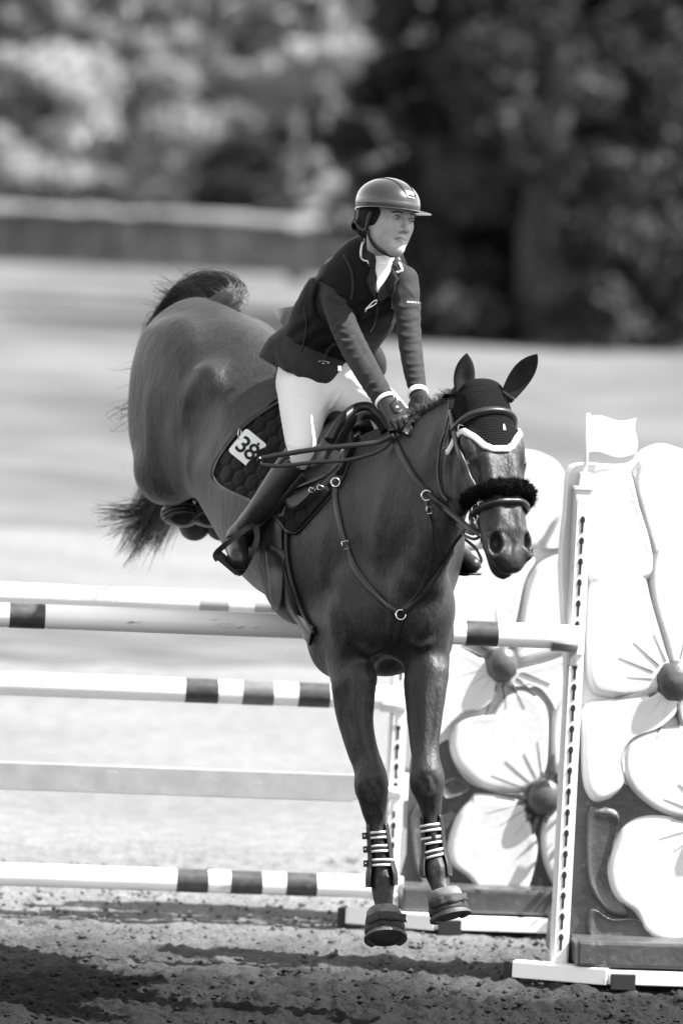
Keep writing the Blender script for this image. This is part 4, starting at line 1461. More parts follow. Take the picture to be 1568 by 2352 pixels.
# short mane along the crest
cur = []
for i in range(900):
    f = rng.uniform(0, 1)
    x, y = 905 + (1046 - 905) * f, 985 + (905 - 985) * f
    y += 4 * math.sin(f * 3.14)
    h, nn, ii, dd = HORSE.ray_cast(CO + ray(x, y + 10) * 10, ray(x, y + 10), 30)
    if h is None:
        continue
    top = HORSE.find_nearest(h + CU * .05 + CF * .04)[0]
    p = npv(top + CR * rng.normal() * .006 + CF * rng.normal() * .02)
    L_ = rng.uniform(.02, .055) * (0.5 + 0.5 * abs(math.sin(f * 20)))
    d = npv(CU * .9 + CR * rng.uniform(-.7, .35) + CF * rng.uniform(-.3, .5))
    d2 = npv(CU * .3 + CR * rng.uniform(-.9, .2) + CF * rng.uniform(-.3, .6))
    cur.append(np.array([p - d * .004, p + d * L_ * .6, p + d * L_ * .6 + d2 * L_ * .5]))
strands('mane', cur, .0013, M['hair'], horse)

# ================================================================ ear bonnet and bridle
def head_pt(t, th, off):
    o = HP(t, 0, -0.105)
    d = (HN * math.cos(R(th)) + HS * math.sin(R(th))).normalized()
    h, n, i, q = HORSE.ray_cast(o, d, .4)
    if h is None:
        h, n = o + d * .11, d
    if n.dot(d) < 0:
        n = -n
    n = (n + d).normalized()
    return h + n * off, n

def crochet_mat():
    m = bpy.data.materials.new('crochet')
    m.use_nodes = True
    t = m.node_tree
    N, L = t.nodes, t.links
    b = N['Principled BSDF']
    uv = N.new('ShaderNodeUVMap')
    uv.uv_map = 'UVMap'
    br_ = N.new('ShaderNodeTexBrick')
    br_.inputs['Scale'].default_value = 1.0
    br_.inputs['Mortar Size'].default_value = 0.26
    br_.inputs['Mortar Smooth'].default_value = 0.75
    br_.inputs['Brick Width'].default_value = 1.0
    br_.inputs['Row Height'].default_value = 0.85
    br_.inputs['Color1'].default_value = (0, 0, 0, 1)
    br_.inputs['Color2'].default_value = (0, 0, 0, 1)
    br_.inputs['Mortar'].default_value = (1, 1, 1, 1)
    L.new(uv.outputs[0], br_.inputs['Vector'])
    mr = N.new('ShaderNodeMapRange')
    mr.inputs['To Min'].default_value = 0.001
    mr.inputs['To Max'].default_value = 0.008
    L.new(br_.outputs['Color'], mr.inputs['Value'])
    L.new(mr.outputs[0], b.inputs['Base Color'])
    bp = N.new('ShaderNodeBump')
    bp.inputs['Strength'].default_value = 1.0
    bp.inputs['Distance'].default_value = 0.005
    L.new(br_.outputs['Color'], bp.inputs['Height'])
    L.new(bp.outputs[0], b.inputs['Normal'])
    b.inputs['Roughness'].default_value = 0.9
    b.inputs['Specular IOR Level'].default_value = 0.12
    return m
M['crochet'] = crochet_mat()
def tb(th):
    a = abs(th)
    return float(np.interp(a, [0, 14, 26, 40, 55, 70, 85, 105], [.345, .345, .32, .265, .215, .20, .215, .27]))
bon = empty('ear_bonnet', HP(0.1, 0, 0.02), 'dark crocheted ear bonnet with white edge on the forehead of the horse', 'ear bonnet')
rows, cols = 26, 44
V, F, UV = [], [], []
for k in range(rows):
    for j in range(cols):
        th = -105 + 210 * j / (cols - 1)
        t = -0.035 + (tb(th) + 0.035) * k / (rows - 1)
        p, n = head_pt(t, th, .0045)
        V.append(p)
        UV.append((R(th) * .105 / .0098, t * HLEN / .0098))
for k in range(rows - 1):
    for j in range(cols - 1):
        a = k * cols + j
        F.append((a, a + 1, a + cols + 1, a + cols))
me = mesh_py('bonnet_cloth', V, F, True)
ul = me.uv_layers.new(name='UVMap')
for lp in me.loops:
    ul.data[lp.index].uv = UV[lp.vertex_index]
new_obj('bonnet_cloth', me, M['crochet'], bon)
# cap over the poll between the ears
V, F = [], []
cc = HP(-0.03, 0, -0.085)
apex = cc - HT * .050
rimp = []
for i in range(32):
    th = 360 * i / 32
    p, n = head_pt(-.02, th if th <= 180 else th - 360, .004)
    v = p - HP(-.02, 0, -.105)
    if v.length > .10:
        v = v.normalized() * .10
    rimp.append(HP(-.02, 0, -.105) + v)
for k in range(10):
    a = (math.pi / 2) * k / 9
    for p in rimp:
        q = p.lerp(HP(-.02, 0, -.100), 1 - math.cos(a))
        V.append(q - HT * (.058 * math.sin(a)) + HT * .004)
for k in range(9):
    for i in range(32):
        j = (i + 1) % 32
        F.append((k * 32 + i, k * 32 + j, (k + 1) * 32 + j, (k + 1) * 32 + i))
me = mesh_py('poll_cap', V, F, True)
ul = me.uv_layers.new(name='UVMap')
for lp in me.loops:
    v = me.vertices[lp.vertex_index].co - cc
    ul.data[lp.index].uv = (math.atan2(v.dot(HS), v.dot(HN)) * .1 / .0098, v.dot(HT) / .0098)
new_obj('poll_cap', me, M['crochet'], bon)
pts, nms = [], []
for j in range(70):
    th = -108 + 216 * j / 69
    p, n = head_pt(tb(th) + .012, th, .003)
    pts.append(p)
    nms.append(n)
sweep('edge_trim', pts, nms, [(-.010, -.001), (-.0105, .004), (-.006, .007), (.006, .007), (.0105, .004), (.010, -.001)], M['trim'], bon)
for k in (0, 1):   # small embroidered mark on the bonnet front
    p, n = head_pt(.225, -13, .008)
    box('badge', p + HT * (.006 - .010 * k) , HS * (.004 - .0015 * k), HT * (.006 - .002 * k), n * .001, M['trim'], bon, .0008)
# pulled-out ear collar rims
for b_, t_ in ((W(1068, 925, 18.13), W(1071, 812, 18.10)), (W(1163, 912, 18.10), W(1232, 814, 18.06))):
    ringband('ear_rim', b_ + (t_ - b_).normalized() * .008, t_ - b_, .021, .012, M['earcover'], bon, t=.005)

brd = empty('bridle', HP(0.6, 0, 0.02), 'dark leather bridle with fleece noseband and steel bit', 'bridle')
def head_strap(nm, tfun, th0, th1, off, w_, t_, matr, parent, n=40, prof=None):
    pts, nms = [], []
    for j in range(n):
        th = th0 + (th1 - th0) * j / (n - 1)
        p, nn = head_pt(tfun(th), th, off)
        pts.append(p)
        nms.append(nn)
    for _ in range(4):
        pts = [pts[0]] + [(pts[i - 1] + pts[i] * 2 + pts[i + 1]) / 4 for i in range(1, len(pts) - 1)] + [pts[-1]]
        nms = [nms[0]] + [(nms[i - 1] + nms[i] * 2 + nms[i + 1]).normalized() for i in range(1, len(nms) - 1)] + [nms[-1]]
    return sweep(nm, pts, nms, prof or strap_prof(w_, t_), matr, parent)
padp = [(-.012, -.002), (-.012, .004), (-.007, .006), (-.005, .011), (.005, .011), (.007, .006), (.012, .004), (.012, -.002)]
head_strap('browband', lambda th: .128 + .055 * (abs(th) / 90) ** 2, -88, 88, .007, 0, 0, M['strap_pale'], brd, prof=padp)
head_strap('noseband', lambda th: .665 + .02 * (abs(th) / 90) ** 2, -110, 110, .008, 0, 0, M['strap_pale'], brd, prof=padp)
# fleece roll on the noseband
pts, nms = [], []
for j in range(60):
    th = -86 + 172 * j / 59
    p, nn = head_pt(.585 + .03 * (abs(th) / 86) ** 2, th, .015)
    pts.append(p)
    nms.append(nn)
for _ in range(8):
    pts = [pts[0]] + [(pts[i - 1] + pts[i] * 2 + pts[i + 1]) / 4 for i in range(1, len(pts) - 1)] + [pts[-1]]
ff = Field(np.array([npv(p) for p in pts]).min(0) - .07, np.array([npv(p) for p in pts]).max(0) + .07, .0036)
ff.limb([(p, .0215 * (1 if 3 < i < 56 else .8)) for i, p in list(enumerate(pts))[::4]], k=.01, n=2)
s_, X, Y, Z = ff.sub(ff.lo, ff.lo + ff.h * (ff.n - 1))
ff.a += (.0045 * vnoise(X * 150, Y * 150, Z * 150, 5) + .004 * vnoise(X * 310, Y * 310, Z * 310, 6)).astype(np.float32)
V, F = ff.mesh('fleece')
fle = new_obj('fleece_roll', mesh_np('fleece_roll', V, F), M['fleece'], brd)
cur = []
for i in range(5000):
    k = rng.randint(len(V))
    p = V[k]
    q = npv(pts[int(np.argmin(((np.array([npv(x) for x in pts[::3]]) - p) ** 2).sum(1))) * 3])
    d = p - q
    d /= np.linalg.norm(d) + 1e-9
    d = d + rng.normal(size=3) * .55
    cur.append(np.array([p - d * .003, p + d * .003, p + d * .006 + rng.normal(size=3) * .003]))
strands('fleece_fibres', cur, .0011, M['fleece'], fle)
# cheek pieces, headpiece, throat lash (picture points on the head)
ALLH = HORSE
strap('cheek_piece', [(1038, 912), (1040, 948), (1046, 985), (1056, 1030), (1070, 1075), (1086, 1115), (1098, 1142), (1106, 1160)], HORSE, .021, .007, M['strap_pale'], brd, off=.007)
strap('noseband_hanger', [(1046, 990), (1052, 1028), (1062, 1060), (1078, 1096), (1092, 1118)], HORSE, .014, .006, M['strap_pale'], brd, off=.005)
strap('throat_lash', [(1044, 905), (1034, 960), (1026, 1000), (1017, 1030), (1011, 1065), (1011, 1100), (1020, 1132), (1034, 1150)], HORSE, .013, .006, M['strap_pale'], brd, off=.007)
def buckle(x, y, tr, parent, s=.011, ang=0.0):
    r = ray(x, y)
    h, n, i, d = tr.ray_cast(CO + r * 10, r, 30)
    if h is None:
        return
    p = h - r * .012
    c, sn = math.cos(R(ang)), math.sin(R(ang))
    pts = []
    for a, b in ((-1, -1.3), (1, -1.3), (1, 1.3), (-1, 1.3), (-1, -1.3)):
        pts.append(p + CR * (s * (a * c - b * sn)) + CU * (s * (a * sn + b * c)))
    tube('buckle', pts, .0019, M['steel'], parent, 6)
buckle(1058, 985, HORSE, brd, .009, -10)
buckle(1019, 1022, HORSE, brd, .007, 8)
buckle(1104, 1160, HORSE, brd, .008, 20)
# bit: steel cheek with rings, white guard, curb strap
BD = (head_pt(.80, 88, 0)[0] - CO).dot(CF) - .012
def wire(nm, P, r, parent=brd, mt=None):
    Q = catmull([list(W(x, y, BD + (z if True else 0))) for x, y, z in P], 6)
    tube(nm, [Vector(q) for q in Q], r, mt or M['steel'], parent, 8)
wire('bit_cheek', [(1102, 1172, 0), (1092, 1160, 0), (1084, 1166, 0), (1086, 1180, 0), (1098, 1186, 0), (1106, 1196, 0), (1109, 1215, 0), (1108, 1232, 0), (1109, 1246, 0)], .0035)
wire('bit_cheek', [(1106, 1178, 0), (1098, 1186, 0), (1094, 1204, .005), (1100, 1222, .005)], .003)
wire('bit_ring', [(1103, 1230, 0), (1113, 1238, 0), (1111, 1250, 0), (1102, 1248, 0), (1102, 1236, 0)], .003)
wire('bit_ring', [(1082, 1186, .01), (1078, 1200, .01), (1086, 1212, .01), (1092, 1200, .01), (1084, 1186, .01)], .003)
bm = bmesh.new()
bmesh.ops.create_cone(bm, cap_ends=True, segments=20, radius1=.016, radius2=.016, depth=.012, matrix=Matrix.Translation(W(1106, 1221, BD + .004)) @ (-CF * .8 - CR * .6).to_track_quat('Z', 'Y').to_matrix().to_4x4())
bmesh.ops.bevel(bm, geom=bm.edges[:], offset=.002, segments=1, affect='EDGES')
new_obj('bit_guard', bm_mesh('bit_guard', bm), M['rubber'], brd)
def air_strap(nm, P, w_, t_, mt, parent, facing=None, n=8):
    Q = [Vector(q) for q in catmull([list(W(*p)) for p in P], n)]
    return sweep(nm, Q, facing or (-CF), strap_prof(w_, t_), mt, parent)
air_strap('headpiece', [(1037, 940, 18.10), (1038, 915, 18.12), (1046, 897, 18.14), (1060, 888, 18.16)], .024, .005, M['strap'], brd)
air_strap('curb_strap', [(1104, 1232, BD), (1088, 1238, BD + .02), (1070, 1232, BD + .05), (1060, 1224, BD + .08)], .010, .003, M['strap'], brd)
air_strap('lip_strap', [(1084, 1168, BD + .004), (1080, 1192, BD + .01), (1090, 1212, BD + .008), (1104, 1216, BD)], .014, .003, M['strap'], brd)
# reins
RD = 18.39
rein = strap('rein', [(898, 985, 18.40), (908, 1015), (932, 1062), (960, 1106), (988, 1138), (1020, 1165), (1050, 1190, 18.10), (1078, 1214, 17.99), (1100, 1226, BD)], HORSE, .019, .004, M['strap'], brd, off=.006)
strap('rein', [(1052, 1200, 18.12), (1075, 1218, 18.02), (1090, 1222, BD + .02)], HORSE, .024, .005, M['strap'], brd, off=.006)
air_strap('rein_end', [(905, 1000, 18.40), (872, 1014, 18.42), (820, 1022, 18.42), (740, 1030, 18.45), (660, 1042, 18.5), (600, 1053, 18.55)], .017, .004, M['strap_pale'], brd)
air_strap('rein_end', [(905, 1004, 18.41), (880, 1030, 18.42), (838, 1048, 18.43), (790, 1058, 18.46), (720, 1062, 18.5), (650, 1070, 18.54), (606, 1068, 18.57), (594, 1060, 18.57), (600, 1052, 18.555)], .013, .0045, M['strap_pale'], brd)
# ladder rein grip over the crest
strap('rein_grip', [(930, 1000, 18.36), (940, 985), (952, 970), (966, 958, 18.40)], HORSE, .030, .008, M['strap_pale'], brd, off=.010)

# ================================================================ saddle, pad, girth, stirrups
HEXS = 30.0
def quilt(x, y, s):
    # hexagonal quilting: pillows parted by stitched grooves
    a = R(20)
    u, v = (x * math.cos(a) + y * math.sin(a)) / HEXS, (-x * math.sin(a) + y * math.cos(a)) / (HEXS * 1.25)
    best, sec = 9, 9
    r_ = round(v / .866)
    for j in range(int(r_) - 1, int(r_) + 2):
        o = .5 * (j % 2)
        i0 = round(u - o)
        for i in range(i0 - 1, i0 + 2):
            d = math.hypot(u - i - o, v - j * .866)
            if d < best:
                best, sec = d, best
            elif d < sec:
                sec = d
    g = min(1, (sec - best) * 2.6)
    return -.0065 + .0085 * math.sqrt(max(g, 0)) if s < .985 else 0.0
pad = empty('saddle_pad', W(640, 1080, 18.9), 'dark quilted saddle pad under the rider\'s leg, number pinned to it', 'saddle pad')
pad_poly = [(655, 918), (610, 945), (560, 982), (520, 1030), (494, 1075), (494, 1100), (515, 1122), (560, 1144), (605, 1165), (640, 1196), (660, 1222), (684, 1222), (715, 1190), (755, 1145), (785, 1105), (805, 1055), (830, 1000), (850, 965), (835, 935), (780, 915)]
po = decal('pad_cloth', pad_poly, HORSE, .014, M['pad'], pad, rings=64, n=14, dfall=18.9, fn=quilt)
PADB = BVHTree.FromPolygons([v.co for v in po.data.vertices], [list(p.vertices) for p in po.data.polygons])
HP_ = joint([HORSE, PADB])
edge = [(655, 918), (610, 945), (560, 982), (520, 1030), (495, 1076), (496, 1100), (515, 1121), (560, 1143), (605, 1164), (640, 1195), (660, 1220), (684, 1220), (715, 1189), (755, 1144), (783, 1105), (803, 1055)]
strap('binding', edge, HP_, .012, .005, M['strap'], pad, off=.002)

sad = empty('saddle', T(0.82, 0, 0.30), 'dark leather jumping saddle with flap, girth and stirrups on the horse', 'saddle')
sf = Field(tuple(npv(T(.82, 0, .30)) - .50), tuple(npv(T(.82, 0, .30)) + .50), .0065)
sf.limb([(T(.54, 0, .36), .10, .03), (T(.66, 0, .325), .13, .035), (T(.82, 0, .315), .11, .04), (T(.95, 0, .335), .09, .045), (T(1.03, 0, .375), .075, .03)], side=TR, k=.03, n=6)
sf.limb([(T(.54, .12, .33), .028), (T(.51, .06, .38), .026), (T(.505, 0, .395), .026), (T(.51, -.06, .38), .026), (T(.54, -.12, .33), .028)], k=.03)
V, F = to_mesh(sf, 'sad', 1)
seat = new_obj('seat', mesh_np('seat', V, F), M['saddle'], sad)
def arch(nm, P, r, mt):
    Q = [Vector(q) for q in catmull([list(W(*p)) for p in P], 6)]
    return tube(nm, Q, r, mt, sad, 10)
arch('pommel', [(756, 1012, 18.62), (782, 968, 18.66), (815, 940, 18.70), (848, 936, 18.70), (874, 956, 18.68), (892, 990, 18.64)], .018, M['saddle'])
arch('pommel_padding', [(772, 1030, 18.58), (800, 982, 18.61), (824, 958, 18.64), (848, 954, 18.64), (868, 968, 18.62), (884, 994, 18.58)], .014, M['pad'])
flap = decal('flap', [(700, 975), (745, 985), (790, 975), (812, 978), (816, 1010), (800, 1060), (772, 1100), (735, 1142), (700, 1172), (675, 1170), (664, 1130), (672, 1070), (686, 1015)], HORSE, .034, M['saddle'], sad, rings=10, dfall=18.7)
FLB = BVHTree.FromPolygons([v.co for v in flap.data.vertices], [list(p.vertices) for p in flap.data.polygons])
decal('knee_roll', [(735, 1030), (770, 990), (796, 986), (800, 1010), (778, 1045), (752, 1080), (730, 1090), (726, 1060)], HORSE, .044, M['kneeroll'], sad, rings=8, dfall=18.66, fn=lambda x, y, s: .018 * (1 - s * s))
strap('flap_edge', [(812, 985), (812, 1015), (796, 1062), (768, 1102), (732, 1142), (700, 1170)], HORSE, .010, .004, M['strap_pale'], sad, off=.036)
strap('skirt_welt', [(742, 1000), (768, 978), (792, 968)], HORSE, .010, .005, M['strap_pale'], sad, off=.045)
strap('girth_strap', [(648, 1160), (640, 1200), (640, 1250), (652, 1320), (676, 1392), (702, 1438), (722, 1462)], HORSE, .066, .009, M['saddle'], sad, off=.004, n=10)
strap('girth_binding', [(664, 1215), (664, 1270), (676, 1335), (700, 1402), (728, 1456)], HORSE, .012, .013, M['leather'], sad, off=.004, n=10)
decal('belly_guard', [(622, 1250), (660, 1268), (662, 1300), (660, 1350), (655, 1392), (640, 1398), (632, 1380), (626, 1320)], HORSE, .018, M['saddle'], sad, rings=5, closed_smooth=True, dfall=18.8)
buckle(652, 1300, HP_, sad, .008, 0)
SADB = joint([HORSE, PADB, FLB])
# right stirrup: leathers and cage round the foot
air_strap('stirrup_leather', [(700, 1090, 18.66), (668, 1128, 18.70), (636, 1165, 18.76), (600, 1200, 18.80), (578, 1218, 18.80)], .022, .004, M['leather'], sad)
air_strap('stirrup_leather', [(704, 1100, 18.68), (672, 1140, 18.74), (640, 1178, 18.80), (606, 1212, 18.83)], .020, .004, M['leather'], sad)
def iron(P, nm, w_=.018, t_=.010):
    Q = [Vector(q) for q in catmull([list(W(*p)) for p in P], 5)]
    return sweep(nm, Q, -CF, [(-w_ / 2, -t_ / 2), (-w_ / 2, t_ / 2), (w_ / 2, t_ / 2), (w_ / 2, -t_ / 2)], M['leather'], sad, smooth=False)
iron([(586, 1205, 18.80), (560, 1218, 18.78), (524, 1246, 18.78), (496, 1272, 18.80), (500, 1288, 18.80)], 'stirrup_branch')
iron([(588, 1208, 18.80), (590, 1240, 18.78), (576, 1276, 18.78), (556, 1312, 18.80), (545, 1318, 18.80)], 'stirrup_branch')
tr_ = [W(494, 1276, 18.74), W(546, 1320, 18.74), W(556, 1312, 18.90), W(504, 1268, 18.90)]
bm = bmesh.new()
up_ = (tr_[1] - tr_[0]).cross(tr_[3] - tr_[0]).normalized()
a_ = [bm.verts.new(p + up_ * .007) for p in tr_]
b_ = [bm.verts.new(p - up_ * .007) for p in tr_]
bm.faces.new(a_)
bm.faces.new(b_[::-1])
for i in range(4):
    j = (i + 1) % 4
    bm.faces.new((a_[i], b_[i], b_[j], a_[j]))
bmesh.ops.bevel(bm, geom=bm.edges[:], offset=.003, segments=2, affect='EDGES')
new_obj('tread', bm_mesh('tread', bm), M['leather'], sad)
# left stirrup beyond the shoulder
air_strap('stirrup_leather', [(1040, 1180, 18.92), (1048, 1215, 18.88), (1062, 1238, 18.84)], .018, .004, M['leather'], sad)
iron([(1064, 1236, 18.84), (1090, 1258, 18.80), (1104, 1284, 18.78), (1100, 1296, 18.78)], 'stirrup_branch', .010, .008)
iron([(1060, 1238, 18.86), (1048, 1262, 18.88), (1044, 1300, 18.90)], 'stirrup_branch', .010, .008)
iron([(1044, 1316, 18.84), (1075, 1318, 18.80), (1102, 1300, 18.78)], 'tread', .012, .012)

# ================================================================ breastplate
brp = empty('breastplate', W(920, 1412, 18.3), 'dark leather breastplate with running straps across the chest of the horse', 'breastplate')
strap('shoulder_strap', [(768, 1112), (772, 1150), (782, 1205), (796, 1256), (822, 1316), (866, 1368), (912, 1408)], HP_, .020, .005, M['strap_pale'], brp, off=.003)
strap('shoulder_strap', [(924, 1410), (960, 1376), (990, 1340), (1018, 1296), (1040, 1262)], HP_, .020, .005, M['strap_pale'], brp, off=.003)
strap('martingale_strap', [(922, 1404), (958, 1366), (980, 1320), (990, 1270), (990, 1220), (984, 1176), (980, 1150)], HP_, .013, .004, M['strap_pale'], brp, off=.004)
strap('martingale_strap', [(930, 1404), (985, 1350), (1020, 1290), (1045, 1245, 18.14), (1072, 1212, 18.02)], HP_, .013, .004, M['strap_pale'], brp, off=.005)
strap('d_ring_strap', [(770, 1108), (745, 1118), (715, 1128), (688, 1132)], HORSE, .018, .005, M['strap_pale'], brp, off=.042)
strap('d_ring_strap', [(772, 1106), (786, 1092), (800, 1078)], HORSE, .018, .005, M['strap_pale'], brp, off=.042)
strap('belly_strap', [(920, 1418), (912, 1446), (904, 1476)], HORSE, .020, .005, M['strap_pale'], brp, off=.003)
def steel_ring(x, y, rad, tr, parent, r=.0026):
    q = ray(x, y)
    h, n, i, d = tr.ray_cast(CO + q * 10, q, 30)
    if h is None:
        return
    p = h - q * .012
    n = (n - q).normalized() if n.dot(q) < 0 else -q
    u = n.orthogonal().normalized()
    v = n.cross(u)
    pts = [p + (u * math.cos(2 * math.pi * i / 20) + v * math.sin(2 * math.pi * i / 20)) * rad for i in range(20)]
    tube('ring', pts, r, M['steel'], parent, 6, closed=True)
steel_ring(920, 1412, .016, HP_, brp)
steel_ring(770, 1108, .014, SADB, brp)
steel_ring(979, 1138, .016, HORSE, brp)
buckle(793, 1252, HP_, brp, .010, 15)
buckle(985, 1172, HORSE, brp, .008, 0)
for bx, by, an in ((716, 1126, 70), (735, 1120, 70)):
    buckle(bx, by, SADB, brp, .007, an)

# ================================================================ number tag
def flat_text(nm, txt, size, origin, xd, yd, nd, matr, parent, ext=.0006, align='CENTER'):
    cu = bpy.data.curves.new(nm, 'FONT')
    cu.body = txt
    cu.size = size
    cu.extrude = ext
    cu.align_x = align
    cu.align_y = 'CENTER'
    cu.offset = size * .018 if size > .03 else 0.0
    o = bpy.data.objects.new(nm, cu)
    COL.objects.link(o)
    bpy.context.view_layer.update()
    me = bpy.data.meshes.new_from_object(o)
    bpy.data.objects.remove(o)
    Mx = Matrix(((xd.x, yd.x, nd.x, origin.x), (xd.y, yd.y, nd.y, origin.y), (xd.z, yd.z, nd.z, origin.z), (0, 0, 0, 1)))
    me.transform(Mx)
    return new_obj(nm, me, matr, parent)
q = ray(569, 1029)
h, n, i, d = HP_.ray_cast(CO + q * 10, q, 30)
tn = (n * .12 - CF).normalized() if n.dot(q) < 0 else -CF
tc_ = h - CF * .048
bx = (CR * .774 - CU * .633)
bx = (bx - tn * bx.dot(tn)).normalized()
by = tn.cross(bx).normalized()
numb = empty('number_plate', tc_, 'white square number plate 38 pinned on the saddle pad', 'number plate')
bm = bmesh.new()
hw, hh_, cr = .045, .049, .010
vs = []
for cx, cy, a0 in ((hw - cr, hh_ - cr, 0), (-hw + cr, hh_ - cr, 90), (-hw + cr, -hh_ + cr, 180), (hw - cr, -hh_ + cr, 270)):
    for k in range(5):
        a = R(a0 + 90 * k / 4)
        vs.append((cx + cr * math.cos(a), cy + cr * math.sin(a)))
f1 = [bm.verts.new(tc_ + bx * x + by * y + tn * .0012) for x, y in vs]
f2 = [bm.verts.new(tc_ + bx * x + by * y - tn * .0012) for x, y in vs]
bm.faces.new(f1)
bm.faces.new(f2[::-1])
for i in range(len(vs)):
    j = (i + 1) % len(vs)
    bm.faces.new((f1[i], f2[i], f2[j], f1[j]))
new_obj('plate', bm_mesh('plate', bm), M['tagplate'], numb)
flat_text('numeral', '3', .080, tc_ - bx * .017 - by * .004 + tn * .0016, bx, by, tn, M['print'], numb)
flat_text('numeral', '8', .080, tc_ + bx * .019 - by * .004 + tn * .0016, bx, by, tn, M['print'], numb)
dm = tc_ + bx * .020 + by * .033
bm = bmesh.new()
bm.faces.new([bm.verts.new(dm + bx * x + by * y + tn * .0016) for x, y in ((0, .006), (-.006, 0), (0, -.006), (.006, 0))])
new_obj('diamond_mark', bm_mesh('diamond_mark', bm), M['print'], numb)
Q = [Vector(q) for q in catmull([list(W(x, y, (tc_ - CO).dot(CF) + z)) for x, y, z in ((548, 1010, -.004), (547, 998, -.006), (549, 986, -.002), (554, 986, .01), (554, 1000, .01))], 5)]
tube('safety_pin', Q, .0014, M['steel'], numb, 6)

# ================================================================ leg boots and bell boots
M['stripe'] = mat('white_elastic', 0.62, 0.8, 0.2, bump=(400, .3, .001))
M['bootshell'] = mat('boot_shell', 0.009, 0.45, 0.4, bump=(120, .2, .001))
def limb_frame(a, b):
    ax = (b - a).normalized()
    s = (CR - ax * CR.dot(ax)).normalized()
    f = ax.cross(s)
    if f.dot(CF) > 0:
        f = -f
    return ax, s, f                     # down the leg, picture right, towards the camera
def leg_boot(label, rows, bands, tabs):
    """rows: (px, py, depth, half width, half depth) down the cannon; open strip at the front"""
    P = [W(*r[:3]) for r in rows]
    e = empty('leg_boot', P[0], label, 'leg boot', 'open front leg boots')
    V, F = [], []
    n = 30
    A = catmull([list(p) + [r[3], r[4]] for p, r in zip(P, rows)], 5)
    ax, s, f = limb_frame(P[0], P[-1])
    for sgn, nm in ((0, 'shell'),):
        m = len(A)
        for lay in (0.0, .006):
            for k in range(m):
                for i in range(n + 1):
                    a = R(48 + 264 * i / n)
                    c = Vector(A[k][:3])
                    V.append(c + f * ((A[k][4] + lay) * math.cos(a)) + s * ((A[k][3] + lay) * math.sin(a)))
        w_ = n + 1
        for b in (0, m * w_):
            for k in range(m - 1):
                for i in range(n):
                    q = b + k * w_ + i
                    F.append((q, q + 1, q + w_ + 1, q + w_))
        for k in range(m - 1):
            for i in (0, n):
                q = k * w_ + i
                F.append((q, q + w_, q + w_ + m * w_, q + m * w_))
        for k in (0, m - 1):
            for i in range(n):
                q = k * w_ + i
                F.append((q, q + 1, q + 1 + m * w_, q + m * w_))
        new_obj('shell', mesh_py('shell', V, F, True), M['bootshell'], e)
    for sg in (48, 312):
        pts = []
        for k in range(len(A)):
            a = R(sg)
            pts.append(Vector(A[k][:3]) + f * ((A[k][4] + .004) * math.cos(a)) + s * ((A[k][3] + .004) * math.sin(a)))
        tube('shell_rim', pts, .0032, M['strap_pale'], e, 6)
    for (bx_, by_, bd, hw_, hd, tilt) in bands:
        c = W(bx_, by_, bd)
        a2 = (ax + s * tilt).normalized()
        s2 = (s - a2 * s.dot(a2)).normalized()
        f2_ = a2.cross(s2)
        f2_ = -f2_ if f2_.dot(f) < 0 else f2_
        bo = None
        for off, wid, lay, mt, nm in ((0, .027, .0075, M['bootshell'], 'strap'), (-.0085, .0075, .0095, M['stripe'], 'stripe'), (.0085, .0075, .0095, M['stripe'], 'stripe')):
            V, F = [], []
            nn = 36
            for x, l in ((-wid / 2, lay - .006), (-wid / 2, lay), (wid / 2, lay), (wid / 2, lay - .006)):
                for i in range(nn):
                    a = 2 * math.pi * i / nn
                    V.append(c + a2 * (x + off) + f2_ * ((hd + l) * math.cos(a)) + s2 * ((hw_ + l) * math.sin(a)))
            for k in range(4):
                k2 = (k + 1) % 4
                for i in range(nn):
                    j = (i + 1) % nn
                    F.append((k * nn + i, k * nn + j, k2 * nn + j, k2 * nn + i))
            o = new_obj(nm, mesh_py(nm, V, F, True), mt, bo if bo else e)
            bo = bo or o
        if tabs:
            tp = c - s * (hw_ + .012) + f * (hd * .25)
            box('tab', tp, s * .014, a2 * .011, f * .004, M['strap'], e, .003)
            bm = bmesh.new()
            bmesh.ops.create_uvsphere(bm, u_segments=10, v_segments=6, radius=.0042, matrix=Matrix.Translation(tp - s * .006 + f * .004))
            new_obj('stud', bm_mesh('stud', bm, True), M['steel'], e)
    return e
leg_boot('striped leg boot on the lower front leg, nearest the sand', [(866, 1893, 18.45, .031, .036), (869, 1925, 18.45, .033, .038), (874, 1975, 18.45, .037, .042), (876, 2010, 18.44, .047, .050), (876, 2036, 18.435, .047, .047)],
         [(868, 1918, 18.45, .026, .034, 0.0), (871, 1949, 18.45, .027, .035, -.02), (876, 1981, 18.45, .033, .039, -.05)], True)
leg_boot('striped leg boot on the raised front leg beside the flower wing', [(989, 1874, 18.32, .032, .036), (992, 1905, 18.33, .033, .038), (996, 1950, 18.33, .036, .041), (999, 1990, 18.315, .047, .050), (1001, 2014, 18.305, .047, .046)],
         [(990, 1901, 18.325, .027, .035, .05), (993, 1930, 18.33, .028, .035, .08), (997, 1960, 18.33, .033, .039, .16)], False)

